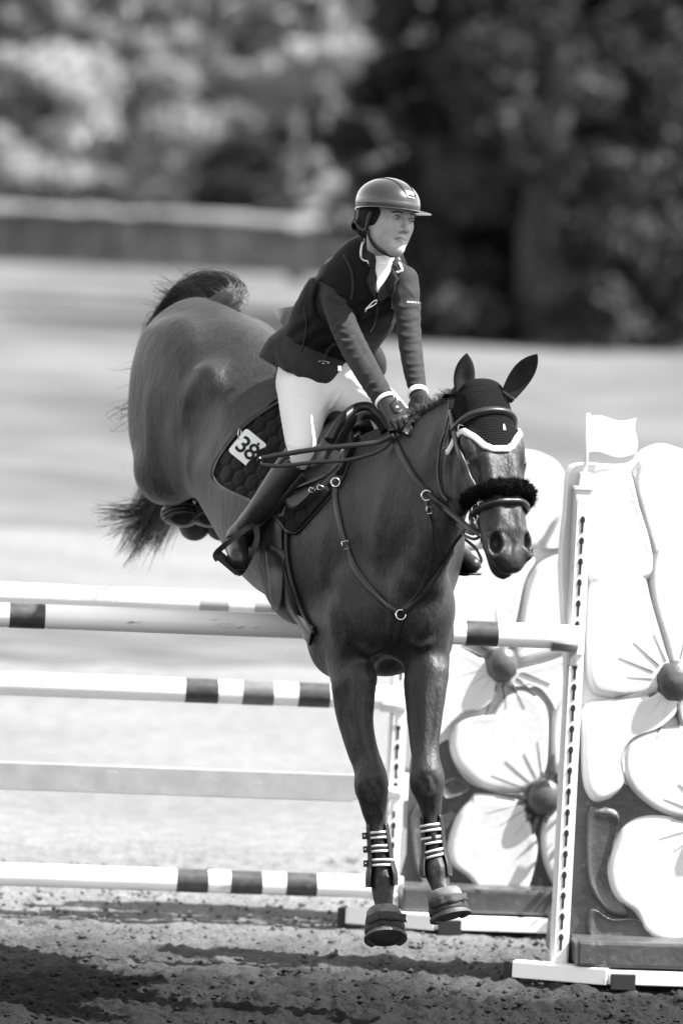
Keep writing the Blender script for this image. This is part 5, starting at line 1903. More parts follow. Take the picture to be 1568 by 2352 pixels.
def bell(label, c_top, c_bot, r0, r1, parent_label, tilt_toe):
    e = empty('bell_boot', c_bot, label, 'bell boot', 'bell boots over the front hooves')
    ax, s, f = limb_frame(c_top, c_bot)
    L = (c_bot - c_top).length
    n = 40
    rr_ = random.Random(label)
    def ring_mesh(nm, prof, mt, par, rough=0.0):
        V, F = [], []
        for x, r_, fw_ in prof:
            for i in range(n):
                a = 2 * math.pi * i / n
                k = 1 + rough * (math.sin(5 * a + x * 90) * .5 + math.sin(11 * a + 2 + x * 50) * .3 + rr_.uniform(-.4, .4))
                V.append(c_top + ax * (L * x) + f * (r_ * 1.08 * k * math.cos(a) + fw_) + s * (r_ * k * math.sin(a)))
        m = len(prof)
        for k in range(m - 1):
            for i in range(n):
                j = (i + 1) % n
                F.append((k * n + i, k * n + j, (k + 1) * n + j, (k + 1) * n + i))
        F.append(tuple(range((m - 1) * n, m * n)))
        return new_obj(nm, mesh_py(nm, V, F, True), mt, par)
    ring_mesh('collar', [(-.02, r0 * .80, 0), (0, r0 * .93, 0), (.06, r0, .001), (.20, r0 * 1.04, .003), (.33, r0 * 1.09, .005), (.36, r0 * 1.02, .005)], M['bellcollar'], e, .012)
    body_ = ring_mesh('cuff', [(.32, r0 * 1.03, .005), (.36, r0 * 1.10, .006), (.50, r0 * 1.13, .008), (.62, r0 * 1.17, .010), (.80, r1 * 1.0, .012), (.90, r1 * .96, .012), (.91, r1 * .80, .012)], M['bell'], e, .022)
    # closure flap, torn at the edge
    V, F = [], []
    for k, x in enumerate((.42, .48, .60, .70)):
        for i in range(13):
            a = R(-52 + 108 * i / 12)
            r_ = (r0 * 1.13 + (r1 - r0 * 1.1) * (x - .4)) + .006 + (.004 * math.sin(i * 1.7 + k) if 0 < k < 3 else .003 * math.sin(i * 2.3)) + (.010 if i == 12 else 0)
            V.append(c_top + ax * (L * (x + .025 * math.sin(i * 1.1 + k * 2))) + f * (r_ * 1.08 * math.cos(a) + .008) + s * (r_ * math.sin(a)))
    for k in range(3):
        for i in range(12):
            q = k * 13 + i
            F.append((q, q + 1, q + 14, q + 13))
    me = mesh_py('closure_flap', V, F, True)
    fo = new_obj('closure_flap', me, M['bell'], body_)
    md = fo.modifiers.new('thick', 'SOLIDIFY')
    md.thickness = .004
    # hoof below
    ring_mesh('hoof', [(.55, r0 * .9, .008), (.86, r1 * .93, .013), (.98, r1 * .98, .015), (1.0, r1 * .96, .015)], M['hoof'], e, 0.0)
    # shoe
    pts = []
    for i in range(25):
        a = R(-140 + 280 * i / 24)
        pts.append(c_top + ax * (L * 1.015) + f * (r1 * 1.0 * math.cos(a) + .015) + s * (r1 * .92 * math.sin(a)))
    sweep('shoe', pts, ax, [(-.009, -.003), (-.009, .005), (.009, .005), (.009, -.003)], M['hoof'], e, smooth=False)
    return e
bell('dusty bell boot on the lower front hoof', W(881, 2092, 18.425), W(885, 2158, 18.375), .056, .066, '', 0)
bell('dusty bell boot on the raised front hoof', W(1017, 2046, 18.28), W(1033, 2106, 18.255), .053, .064, '', 0)

# hind boots: padded cups on the folded hind legs
for k, (x0, lb) in enumerate(((0, 'dark padded boot on the folded hind leg nearest the tail'), (62, 'dark padded boot on the folded hind leg beside the belly'))):
    c = W(418 + x0, 1180, 19.90)
    e = empty('hind_boot', c, lb, 'hind boot', 'boots on the folded hind legs')
    f = Field(tuple(npv(c) - .15), tuple(npv(c) + .15), .0045)
    f.ell(c, (.062, .055, .048), .01)
    f.ell(W(395 + x0, 1180, 19.93), (.040, .05, .035), .02)
    f.ell(W(418 + x0, 1196, 19.83), (.036, .03, .022), .012, 's')
    V, F = to_mesh(f, 'hb', 1)
    new_obj('cup', mesh_np('cup', V, F), M['bootshell'], e)
    for j in range(3):
        Q = [Vector(q) for q in catmull([list(W(x0 + 372 + 3 * j, 1176 + 9 * j, 19.86)), list(W(x0 + 405, 1160 + 9 * j, 19.825)), list(W(x0 + 440, 1158 + 9 * j, 19.83)), list(W(x0 + 462, 1172 + 9 * j, 19.87))], 6)]
        sweep('boot_strap', Q, -CF, strap_prof(.010, .004), M['strap_pale'] if j != 1 else M['bootshell'], e)
    bell_c = W(446 + x0, 1206, 19.99)
    f = Field(tuple(npv(bell_c) - .13), tuple(npv(bell_c) + .13), .005)
    f.limb([(W(436 + x0, 1192, 20.0), .045), (bell_c + CF * .05, .056)], k=.01)
    V, F = to_mesh(f, 'hh', 1)
    new_obj('hoof', mesh_np('hoof', V, F), M['bell'], e)

# ================================================================ rider's small things
strap('chest_strap', [(829, 726), (836, 719), (844, 711), (850, 705)], CLOTH, .020, .004, M['vest'], vst, off=.004)
strap('chest_strap', [(862, 700), (872, 694), (880, 690)], CLOTH, .014, .004, M['vest'], vst, off=.004)
def cd(x, y, o):
    q = ray(x, y)
    h, n, i, d = CLOTH.ray_cast(CO + q * 10, q, 30)
    return (h if h is not None else W(x, y, 18.8)) - q * o
Q = [Vector(q) for q in catmull([list(cd(*p)) for p in ((838, 716, .012), (844, 708, .014), (856, 702, .016), (864, 696, .016), (864, 690, .016), (858, 692, .016), (848, 702, .014), (838, 713, .012))], 5)]
tube('carabiner', Q, .0026, M['steel'], vst, 7)
steel_p = [Vector(q) for q in catmull([list(cd(*p)) for p in ((732, 832, .008), (736, 829, .008), (752, 831, .008), (754, 834, .008), (740, 835, .008))], 4)]
tube('gas_cartridge_clip', steel_p, .0018, M['steel'], vst, 6)
# round emblem on the chest
ec = cd(901, 700, .004)
en = -ray(901, 700)
eu = (CU - en * CU.dot(en)).normalized()
es = eu.cross(en) * -1
pts = [ec + (es * math.cos(a) * .0085 + eu * (math.sin(a) * .011 + (.004 if abs(a - math.pi / 2) < .3 else 0))) for a in [2 * math.pi * i / 20 for i in range(20)]]
tube('emblem', pts, .0009, M['piping'], vst, 5, closed=True)
flat_text('emblem_mark', 'C', .011, ec + en * .001, (CR - en * CR.dot(en)).normalized(), eu, en, M['piping'], vst, .0004)
# sleeve lettering following the arm
for i, chx in enumerate('CHARLES'):
    x = 936 + 4.7 * i
    y = 694 + .35 * i
    q = ray(x, y)
    h, n, ii, d = JACKET.ray_cast(CO + q * 10, q, 30)
    if h is None:
        continue
    n = -n if n.dot(q) > 0 else n
    xd = (CR - n * CR.dot(n)).normalized()
    yd = n.cross(xd)
    flat_text('sleeve_letter', chx, .0095, h + n * .0012, xd, yd, n, M['piping'], jko, .0003)
# vest bindings, zip, pull handle
strap('vest_binding', [(790, 586), (806, 618), (811, 655), (806, 690)], CLOTH, .008, .003, M['jacket'], vst, off=.002)
strap('vest_binding', [(908, 640), (905, 680), (904, 715), (896, 745)], CLOTH, .008, .003, M['jacket'], vst, off=.002)
strap('zip', [(866, 700), (864, 722), (858, 744), (850, 760)], VEST, .007, .002, M['bootshell'], vst, off=.003)
strap('pull_strap', [(770, 786), (752, 806), (744, 832)], CLOTH, .010, .003, M['strap'], vst, off=.003)
strap('pull_strap', [(700, 705), (704, 760), (690, 810)], CLOTH, .006, .002, M['jacket'], vst, off=.001)
# zip tag, belt buckle, breeches mark
box('belt_buckle', (lambda p: p)(W(780, 846, 18.83)), CR * .006, CF * .003, CU * .009, M['steel'], rider, .001)
# ================================================================ the ground: sand ring, grass field
def ground_mat(name, base, spots, bumps, near_vignette=None):
    m = bpy.data.materials.new(name)
    m.use_nodes = True
    t = m.node_tree
    N, L = t.nodes, t.links
    b = N['Principled BSDF']
    b.inputs['Roughness'].default_value = 0.95
    b.inputs['Specular IOR Level'].default_value = 0.15
    tc = N.new('ShaderNodeTexCoord')
    val = None
    for sc_, lo, hi, det, st in spots:
        mp = N.new('ShaderNodeMapping')
        mp.inputs['Scale'].default_value = (sc_ * st, sc_, sc_)
        L.new(tc.outputs['Object'], mp.inputs['Vector'])
        n = N.new('ShaderNodeTexNoise')
        n.inputs['Scale'].default_value = 1.0
        n.inputs['Detail'].default_value = det
        L.new(mp.outputs[0], n.inputs['Vector'])
        r = N.new('ShaderNodeMapRange')
        r.inputs['From Min'].default_value = 0.35
        r.inputs['From Max'].default_value = 0.65
        r.inputs['To Min'].default_value = lo
        r.inputs['To Max'].default_value = hi
        L.new(n.outputs['Fac'], r.inputs['Value'])
        if val is None:
            val = r.outputs[0]
        else:
            mu = N.new('ShaderNodeMath')
            mu.operation = 'MULTIPLY'
            L.new(val, mu.inputs[0])
            L.new(r.outputs[0], mu.inputs[1])
            val = mu.outputs[0]
    mu = N.new('ShaderNodeMath')
    mu.operation = 'MULTIPLY'
    L.new(val, mu.inputs[0])
    mu.inputs[1].default_value = base
    L.new(mu.outputs[0], b.inputs['Base Color'])
    if near_vignette:
        # vignette darkening painted into the sand colour towards the camera, edge broken by noise
        y0, y1, f = near_vignette
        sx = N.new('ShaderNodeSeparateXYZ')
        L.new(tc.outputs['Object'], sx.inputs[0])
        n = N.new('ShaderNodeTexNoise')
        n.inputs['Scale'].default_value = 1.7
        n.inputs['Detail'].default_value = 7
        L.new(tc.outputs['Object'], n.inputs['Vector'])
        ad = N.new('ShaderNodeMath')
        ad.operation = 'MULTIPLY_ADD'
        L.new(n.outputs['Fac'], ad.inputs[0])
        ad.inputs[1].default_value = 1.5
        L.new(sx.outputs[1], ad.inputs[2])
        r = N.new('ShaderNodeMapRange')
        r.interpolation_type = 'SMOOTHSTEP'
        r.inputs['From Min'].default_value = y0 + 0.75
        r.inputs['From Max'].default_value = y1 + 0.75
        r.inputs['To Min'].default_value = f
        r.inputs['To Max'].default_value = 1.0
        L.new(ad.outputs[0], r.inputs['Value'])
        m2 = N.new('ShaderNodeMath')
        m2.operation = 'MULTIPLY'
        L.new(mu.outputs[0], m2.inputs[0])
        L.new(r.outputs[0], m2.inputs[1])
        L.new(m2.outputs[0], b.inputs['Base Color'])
    prev = None
    for sc_, st, di in bumps:
        n = N.new('ShaderNodeTexNoise')
        n.inputs['Scale'].default_value = sc_
        n.inputs['Detail'].default_value = 6
        L.new(tc.outputs['Object'], n.inputs['Vector'])
        bp = N.new('ShaderNodeBump')
        bp.inputs['Strength'].default_value = st
        bp.inputs['Distance'].default_value = di
        L.new(n.outputs['Fac'], bp.inputs['Height'])
        if prev:
            L.new(prev, bp.inputs['Normal'])
        prev = bp.outputs[0]
    L.new(prev, b.inputs['Normal'])
    return m

M['sand'] = ground_mat('ring_sand', 0.155, [(0.8, 0.9, 1.08, 3, 1), (9, 0.85, 1.1, 5, 1), (70, 0.75, 1.18, 4, 1)], [(14, 0.6, 0.03), (60, 0.8, 0.012)], near_vignette=(18.6, 21.5, 0.055))  # sand colour carries the vignette painted over its near end
M['grass'] = ground_mat('field_grass', 0.098, [(0.09, 0.66, 1.16, 5, 1.6), (0.6, 0.8, 1.18, 5, 1.2)], [(3, 0.6, 0.05)])

sheet = mesh_py('ground', [(-900, -30, -0.03), (900, -30, -0.03), (900, 1500, -0.03), (-900, 1500, -0.03)], [(0, 1, 2, 3)])
tag(new_obj('ground', sheet, M['grass']), kind='structure')
# ring surface beyond the near patch, ragged edge towards the grass
rs = random.Random(4)
edge = [(x, 41.5 + rs.uniform(-0.5, 0.5) + 0.02 * x, -0.015) for x in np.arange(-60, 61, 1.5)]
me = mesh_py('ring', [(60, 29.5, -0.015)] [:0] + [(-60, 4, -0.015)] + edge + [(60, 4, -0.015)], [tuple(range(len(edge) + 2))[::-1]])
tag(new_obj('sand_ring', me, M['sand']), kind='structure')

# darker strip of sand with wavy edges across the ring
rs2 = random.Random(6)
xs = np.arange(-9, 1.61, 0.3)
hi_ = [(x, 35.2 + 0.25 * rs2.uniform(-1, 1) + 0.5 * math.sin(x * 1.1), -0.010) for x in xs]
lo_ = [(x, 31.0 + 0.25 * rs2.uniform(-1, 1) + 0.4 * math.sin(x * 0.9 + 1), -0.010) for x in xs]
M['sand_strip'] = ground_mat('darker_sand', 0.085, [(2.2, 0.7, 1.35, 5, 0.5)], [(14, 0.6, 0.03)])
me = mesh_py('dark_sand_strip', lo_ + hi_, [(i, i + 1, len(xs) + i + 1, len(xs) + i) for i in range(len(xs) - 1)])
tag(new_obj('dark_sand_strip', me, M['sand_strip']), kind='structure')
# near footing: real clods and hoof-churned relief
def footing(x0, x1, y0, y1, h):
    nx, ny = int((x1 - x0) / h), int((y1 - y0) / (h))
    X, Y = np.meshgrid(np.linspace(x0, x1, nx), np.linspace(y0, y1, ny), indexing='ij')
    Z = np.zeros_like(X)
    rs = np.random.RandomState(3)
    def value_noise(fx, fy, seed):
        r = np.random.RandomState(seed)
        G = r.rand(256, 256)
        u, v = X * fx + 50, Y * fy
        i, j = np.floor(u).astype(int), np.floor(v).astype(int)
        a, b = u - i, v - j
        a, b = a * a * (3 - 2 * a), b * b * (3 - 2 * b)
        g = lambda p, q: G[p % 256, q % 256]
        return (g(i, j) * (1 - a) * (1 - b) + g(i + 1, j) * a * (1 - b) + g(i, j + 1) * (1 - a) * b + g(i + 1, j + 1) * a * b)
    Z += 0.026 * (value_noise(0.8, 0.8, 1) - 0.5)
    Z += 0.014 * (value_noise(4.5, 4.5, 2) - 0.5)
    rough = np.clip((21.2 - Y) / 2.2, 0.3, 1.1)
    for fq, am, th, sd in ((9, .030, .60, 5), (17, .030, .55, 6), (31, .020, .50, 7), (48, .010, .4, 9)):
        q = value_noise(fq, fq * 1.15, sd)
        Z += rough * am * np.clip(q - th, 0, 1) * 1.6
    # hoof prints: shallow pits with pushed-up rims
    for i in range(70):
        hx, hy, ha = rs.uniform(x0, x1), rs.uniform(y0, y1), rs.uniform(0, 6.28)
        dx, dy = X - hx, Y - hy
        u_, v_ = dx * math.cos(ha) + dy * math.sin(ha), -dx * math.sin(ha) + dy * math.cos(ha)
        d2 = (u_ / .075) ** 2 + (v_ / .065) ** 2
        Z += -.022 * np.exp(-d2 ** 2) + .016 * np.exp(-((np.sqrt(d2) - 1.25) / .28) ** 2) * (0.6 + 0.4 * np.sin(3 * np.arctan2(v_, u_) + ha))
    edge_ = np.minimum(np.minimum(X - x0, x1 - X), np.minimum(Y - y0, y1 - Y))
    Z = Z * np.clip(edge_ / 0.6, 0, 1) - 0.012
    V = np.stack([X, Y, Z], -1).reshape(-1, 3)
    idx = np.arange(nx * ny).reshape(nx, ny)
    F = np.stack([idx[:-1, :-1], idx[1:, :-1], idx[1:, 1:], idx[:-1, 1:]], -1).reshape(-1, 4)
    return V, F
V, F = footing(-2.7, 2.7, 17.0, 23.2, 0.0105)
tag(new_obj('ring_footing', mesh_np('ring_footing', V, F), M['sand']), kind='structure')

def clod_mesh(n, seed, x0, x1, y0, y1, smin, smax):
    r = np.random.RandomState(seed)
    ico = [(0, 0, 1), (.9, 0, .3), (.28, .85, .3), (-.72, .53, .3), (-.72, -.53, .3), (.28, -.85, .3), (.5, .4, -.6), (-.5, .4, -.6), (0, -.6, -.6)]
    fc = [(0, 1, 2), (0, 2, 3), (0, 3, 4), (0, 4, 5), (0, 5, 1), (1, 6, 2), (2, 7, 3), (4, 8, 5), (2, 6, 7), (3, 7, 4), (4, 7, 8), (5, 8, 1), (1, 8, 6), (6, 8, 7)]
    ico = np.array(ico)
    V, F = [], []
    for i in range(n):
        s = smin + (smax - smin) * r.rand() ** 3
        p = np.array([r.uniform(x0, x1), y0 + (y1 - y0) * r.rand() ** 1.3, 0.004 + s * 0.2])
        q = ico * (1 + 0.35 * (r.rand(9, 1) - 0.5)) * s * (1 + 0.5 * (r.rand(1, 3) - 0.5)) * np.array([1, 1, 0.75])
        a = r.uniform(0, 6.28)
        c, sn = math.cos(a), math.sin(a)
        q = q @ np.array([[c, sn, 0], [-sn, c, 0], [0, 0, 1]])
        F.append(np.array(fc) + 9 * i)
        V.append(q + p)
    return np.vstack(V), np.vstack(F)
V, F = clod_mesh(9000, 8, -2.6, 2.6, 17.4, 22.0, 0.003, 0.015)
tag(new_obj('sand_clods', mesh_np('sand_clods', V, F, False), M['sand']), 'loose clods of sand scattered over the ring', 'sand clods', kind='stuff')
# ================================================================ the oxer: posts, flower wings, poles, plank, cups, flag
ANG = math.atan(0.12)
PD = Vector((math.cos(ANG), math.sin(ANG), 0))       # along the poles, to the right
PN = Vector((math.sin(ANG), -math.cos(ANG), 0))      # out of the wing faces, to the camera
UP = Vector((0, 0, 1))
BN = ground(1279, 2256)                              # foot of the near post
BF = ground(889, 2128)                               # foot of the far post
M['white'] = mat('white_paint', 0.80, 0.45, 0.4, var=(6, 0.93, 1.02), bump=(40, 0.06, 0.004))
M['white_pole'] = mat('white_pole_paint', 0.80, 0.30, 0.5, var=(5, 0.92, 1.03))
M['band_dark'] = mat('dark_band_paint', 0.040, 0.42, 0.4, var=(30, 0.75, 1.5))
M['band_mid'] = mat('grey_band_paint', 0.11, 0.42, 0.4, var=(30, 0.85, 1.2))
M['band_pale'] = mat('pale_band_paint', 0.36, 0.35, 0.5, var=(20, 0.9, 1.1))
M['plank'] = mat('grey_plank_paint', 0.31, 0.5, 0.4, var=(14, 0.9, 1.12), bump=(60, 0.1, 0.003))
M['post'] = mat('post_paint', 0.55, 0.4, 0.4, var=(9, 0.92, 1.05))
M['cup'] = mat('grey_cup', 0.22, 0.35, 0.5, metal=0.0)
M['petal'] = mat('white_petal_gloss', 0.60, 0.33, 0.45, var=(7, 0.95, 1.02), bump=(45, 0.16, 0.006))
M['leafpanel'] = mat('leaf_green_gloss', 0.06, 0.33, 0.5, var=(9, 0.75, 1.25), bump=(38, 0.25, 0.008))
M['dome'] = mat('flower_centre_gloss', 0.065, 0.33, 0.5, var=(14, 0.8, 1.25), bump=(60, 0.35, 0.006))
M['streak'] = mat('streak_paint', 0.10, 0.5, 0.3)
M['flagcloth'] = leaf_mat('flag_cloth_white', 0.85, 0.5, (4, 0.97, 1.0))
M['foot_dark'] = mat('dark_foot', 0.02, 0.6, 0.3)

add_scuffs(M['white_pole'], 7, .62, .70, .45, (.5, 2.5, 2.5))
add_scuffs(M['white_pole'], 40, .66, .72, .4, (.3, 1, 1))
add_scuffs(M['band_dark'], 30, .60, .70, 3.0, (.5, 1.5, 1.5))
add_scuffs(M['band_mid'], 30, .60, .70, 2.0, (.5, 1.5, 1.5))
add_scuffs(M['plank'], 22, .62, .72, 1.6, (.4, 1, 2))
add_scuffs(M['post'], 18, .62, .70, .6)
add_scuffs(M['white'], 16, .60, .72, .55)
add_scuffs(M['petal'], 14, .64, .74, .8)
add_scuffs(M['leafpanel'], 30, .58, .70, 2.2)

def keyhole_mesh():
    """small dark keyhole slot, built once and shared"""
    pts = []
    for i in range(13):
        a = R(-55 + 290 * i / 12)
        pts.append((0.0085 * math.cos(a), 0.0135 + 0.0135 * math.sin(a)))
    pts = pts[::-1]
    pts += [(0.0042, 0.0), (0.0042, -0.030), (-0.0042, -0.030), (-0.0042, 0.0)][::-1][::1]
    bm = bmesh.new()
    vs = [bm.verts.new((x, 0.0, z)) for x, z in pts]
    f = bm.faces.new(vs)
    r = bmesh.ops.extrude_face_region(bm, geom=[f])
    for v in r['geom']:
        if isinstance(v, bmesh.types.BMVert):
            v.co.y -= 0.003
    me = bm_mesh('keyhole_slot', bm)
    me.materials.append(M['slot'])
    return me
KEY = keyhole_mesh()

def post(base, h, label, slots, group):
    e = empty('jump_post', base, label, 'jump post', group)
    c = base + UP * (h / 2)
    box('upright', c, PD * 0.029, PN * 0.028, UP * (h / 2), M['post'], e, 0.004)
    tr = box('slot_track', c + PN * 0.0295 + UP * 0.0, PD * 0.021, PN * 0.0025, UP * (h / 2 - 0.03), M['white'], e, 0.001)
    for k in range(slots):
        z = h - 0.115 - k * 0.0715
        if z < 0.08:
            break
        o = bpy.data.objects.new('slot', KEY)
        COL.objects.link(o)
        o.matrix_world = Matrix.Translation(base + PN * 0.0315 + UP * z) @ Matrix(((PD.x, -PN.x, 0, 0), (PD.y, -PN.y, 0, 0), (0, 0, 1, 0), (0, 0, 0, 1)))
        mw = o.matrix_world.copy()
        o.parent = e
        o.matrix_parent_inverse = e.matrix_world.inverted()
        o.matrix_world = mw
    box('cap', base + UP * (h + 0.006), PD * 0.033, PN * 0.032, UP * 0.006, M['white'], e, 0.003)
    return e

# ---- relief pieces of a wing, outlines seen on the wing's own plane
def plane_pts(poly, p0, n=PN):
    return [on_plane(x, y, p0, n) for x, y in poly]

def smooth_closed(P, n=5):
    P = np.array([list(p) for p in P])
    m = len(P)
    out = []
    for i in range(m):
        p0, p1, p2, p3 = P[(i - 1) % m], P[i], P[(i + 1) % m], P[(i + 2) % m]
        for j in range(n):
            t = j / n
            out.append(0.5 * ((2 * p1) + (-p0 + p2) * t + (2 * p0 - 5 * p1 + 4 * p2 - p3) * t * t + (-p0 + 3 * p1 - 3 * p2 + p3) * t ** 3))
    return np.array(out)

def relief(name, poly, p0, matr, parent, rise=0.05, base=0.0, cup=0.02, steps=5):
    """a rounded raised piece: rolled lip at its outline, gently cupped inside"""
    P = smooth_closed(plane_pts(poly, p0))
    c = P.mean(0)
    P = c + (P - c) * (1.005 if name == 'petal' else 1.0)
    n = npv(PN)
    rings = [(1.0, 0.0), (0.99, 0.26), (0.965, 0.55), (0.935, 0.80), (0.90, 0.96), (0.88, 0.97), (0.80, 0.85), (0.66, 0.74), (0.46, 0.70), (0.24, 0.72)]
    V, F = [], []
    m = len(P)
    for s, hgt in rings:
        hh = base + rise * hgt if s >= 0.9 else base + rise * (1 - (1 - hgt) * cup / 0.02)
        V.extend(c + (P - c) * s + n * hh)
    for r in range(len(rings) - 1):
        for i in range(m):
            j = (i + 1) % m
            F.append((r * m + i, r * m + j, (r + 1) * m + j, (r + 1) * m + i))
    V.append(c + n * (base + rise * (1 - 0.3 * cup / 0.02)))
    k = len(V) - 1
    r = len(rings) - 1
    for i in range(m):
        F.append((r * m + i, r * m + (i + 1) % m, k))
    me = mesh_py(name, V, F)
    bm = bmesh.new()
    bm.from_mesh(me)
    bmesh.ops.recalc_face_normals(bm, faces=bm.faces)
    bm.to_mesh(me)
    bm.free()
    for p in me.polygons:
        p.use_smooth = True
    return new_obj(name, me, matr, parent)

def dome(c, rx, ry, p0, parent, base, rise=0.05):
    o = on_plane(c[0], c[1], p0, PN)
    V, F = [], []
    nseg = 28
    for k in range(9):
        a = math.pi / 2 * k / 8
        rr, hh = math.cos(a), math.sin(a)
        for i in range(nseg):
            th = 2 * math.pi * i / nseg
            wob = 1 + (0.03 * math.sin(9 * th) if k < 3 else 0)
            V.append(o + PD * (rx * rr * wob * math.cos(th)) + UP * (ry * rr * wob * math.sin(th)) + PN * (base - 0.01 + rise * hh))
    for k in range(8):
        for i in range(nseg):
            j = (i + 1) % nseg
            F.append((k * nseg + i, k * nseg + j, (k + 1) * nseg + j, (k + 1) * nseg + i))
    me = mesh_py('flower_centre', V, F, True)
    return new_obj('flower_centre', me, M['dome'], parent)

def streaks(c, r0, specs, p0, parent, base):
    """grooves painted and pressed round a flower centre: (angle deg, start, length)"""
    o = on_plane(c[0], c[1], p0, PN)
    for ang, st, ln in specs:
        d = PD * math.cos(R(ang)) + UP * math.sin(R(ang))
        s = d.cross(PN)
        a, b = o + d * (r0 + st), o + d * (r0 + st + ln)
        V = []
        for t, wd in ((0, .35), (.12, 1.0), (.35, .75), (.7, .35), (1, .04)):
            p = a.lerp(b, t)
            V += [p - s * (0.0085 * wd) + PN * (base - 0.006), p + PN * (base + 0.0022 * (1 - 0.5 * t)), p + s * (0.0085 * wd) + PN * (base - 0.006)]
        F = []
        for i in range(4):
            F += [(3 * i, 3 * i + 1, 3 * i + 4, 3 * i + 3), (3 * i + 1, 3 * i + 2, 3 * i + 5, 3 * i + 4)]
        F += [(0, 2, 1), (12, 13, 14)]
        new_obj('streak', mesh_py('streak', V, F, True), M['streak'], parent)

def slab(name, poly, p0, thick, matr, parent, bev=0.012):
    P = smooth_closed(plane_pts(poly, p0), 4)
    bm = bmesh.new()
    vs = [bm.verts.new(p) for p in P]
    f = bm.faces.new(vs)
    r = bmesh.ops.extrude_face_region(bm, geom=[f])
    for v in r['geom']:
        if isinstance(v, bmesh.types.BMVert):
            v.co -= PN * thick
    return new_obj(name, bm_mesh(name, bm), matr, parent)

def wing(base, p0, outline, petals, leaves, centres, strk, low, label):
    e = empty('flower_wing', base, label, 'jump wing', 'moulded flower wings of the jump')
    slab('backing', outline, p0, 0.10, M['petal'], e)
    slab('leaf_ground', low, p0 + PN * 0.004, 0.112, M['leafpanel'], e)
    for k, pl in enumerate(petals):
        relief('petal', pl, p0, M['petal'], e, rise=0.030, base=0.0007 * (k % 5), cup=0.004)
    for k, lf in enumerate(leaves):
        relief('leaf', lf, p0, M['leafpanel'], e, rise=0.022 + 0.004 * (k % 2), cup=0.03)
    for c, rx, ry in centres:
        dome(c, rx, ry, p0, e, 0.030)
    for c, r0, sp in strk:
        streaks(c, r0, sp, p0, e, 0.0300)
    return e

PFN = BN - PN * 0.035
PFF = BF - PN * 0.035
near_out = [(1322, 2225), (1325, 2000), (1318, 1840), (1312, 1780), (1328, 1690), (1322, 1500), (1312, 1300), (1322, 1180), (1330, 1085), (1345, 1066), (1410, 1070), (1452, 1066), (1480, 1038), (1530, 1022), (1590, 1048), (1640, 1120), (1700, 1180), (1760, 1300), (1790, 1500), (1780, 1900), (1790, 2245)]
# keep the panel's left edge beside and behind the post
near_out = [(x - 22 if x < 1345 else x, y) for x, y in near_out]
near_pet = [
    [(1345, 1110), (1368, 1080), (1420, 1072), (1450, 1092), (1468, 1160), (1490, 1230), (1502, 1300), (1490, 1330), (1430, 1345), (1380, 1345), (1345, 1330), (1340, 1210)],
    [(1450, 1100), (1472, 1052), (1526, 1028), (1585, 1042), (1642, 1100), (1652, 1190), (1620, 1240), (1560, 1262), (1508, 1290), (1488, 1245), (1466, 1170)],
    [(1346, 1352), (1370, 1318), (1425, 1298), (1474, 1312), (1496, 1380), (1528, 1490), (1548, 1565), (1480, 1600), (1400, 1602), (1352, 1580), (1340, 1480)],
    [(1488, 1320), (1500, 1252), (1532, 1218), (1592, 1206), (1682, 1240), (1712, 1340), (1664, 1440), (1585, 1545), (1548, 1560), (1520, 1470), (1496, 1390)],
    [(1336, 1622), (1400, 1604), (1480, 1594), (1545, 1572), (1560, 1620), (1524, 1662), (1452, 1690), (1424, 1740), (1428, 1800), (1400, 1832), (1362, 1840), (1338, 1800), (1332, 1710)],
    [(1550, 1600), (1610, 1582), (1695, 1605), (1750, 1690), (1728, 1785), (1655, 1800), (1590, 1730), (1556, 1660)],
    [(1430, 1715), (1470, 1682), (1535, 1668), (1580, 1662), (1645, 1730), (1655, 1860), (1605, 1884), (1522, 1868), (1460, 1826), (1428, 1775)],
    [(1398, 1955), (1436, 1892), (1502, 1872), (1600, 1890), (1645, 1925), (1612, 2060), (1576, 2158), (1524, 2166), (1480, 2142), (1456, 2096), (1412, 2064), (1392, 2012)],
    [(1655, 1900), (1720, 1858), (1780, 1900), (1774, 2050), (1722, 2142), (1636, 2162), (1626, 2060)]]
near_leaf = [[(1346, 1862), (1380, 1850), (1420, 1866), (1405, 1930), (1396, 2000), (1425, 2070), (1440, 2105), (1400, 2102), (1364, 2062), (1344, 2000)],
             [(1352, 2085), (1400, 2108), (1470, 2110), (1500, 2165), (1420, 2172), (1350, 2160)]]
near_low = [(1298, 2225), (1300, 2000), (1294, 1840), (1292, 1772), (1312, 1690), (1345, 1660), (1356, 1700), (1352, 1800), (1370, 1838), (1405, 1832), (1432, 1800), (1470, 1830), (1530, 1868), (1600, 1882), (1700, 1850), (1795, 1840), (1795, 2245)]
far_low = [(926, 2150), (933, 1960), (938, 1780), (960, 1700), (1000, 1712), (1030, 1700), (1040, 1750), (1080, 1800), (1160, 1826), (1240, 1840), (1300, 1830), (1435, 1830), (1435, 2175)]
ring_a = [(100, .01, .13), (80, .01, .14), (118, .01, .10), (62, .01, .10), (140, .01, .12), (160, .015, .13), (178, .012, .09), (198, .012, .14), (215, .01, .12), (235, .01, .10), (255, .01, .13), (278, .01, .09), (300, .01, .11), (20, .01, .12), (340, .01, .12), (320, .01, .10), (42, .01, .11)]
wn = wing(BN + PD * 0.3, PFN, near_out, near_pet, near_leaf, [((1546, 1562), .066, .072), ((1648, 1885), .062, .066)],
          [((1546, 1562), .066, ring_a), ((1648, 1885), .064, ring_a)], near_low, 'moulded wing of large white flowers right of the flagged post')
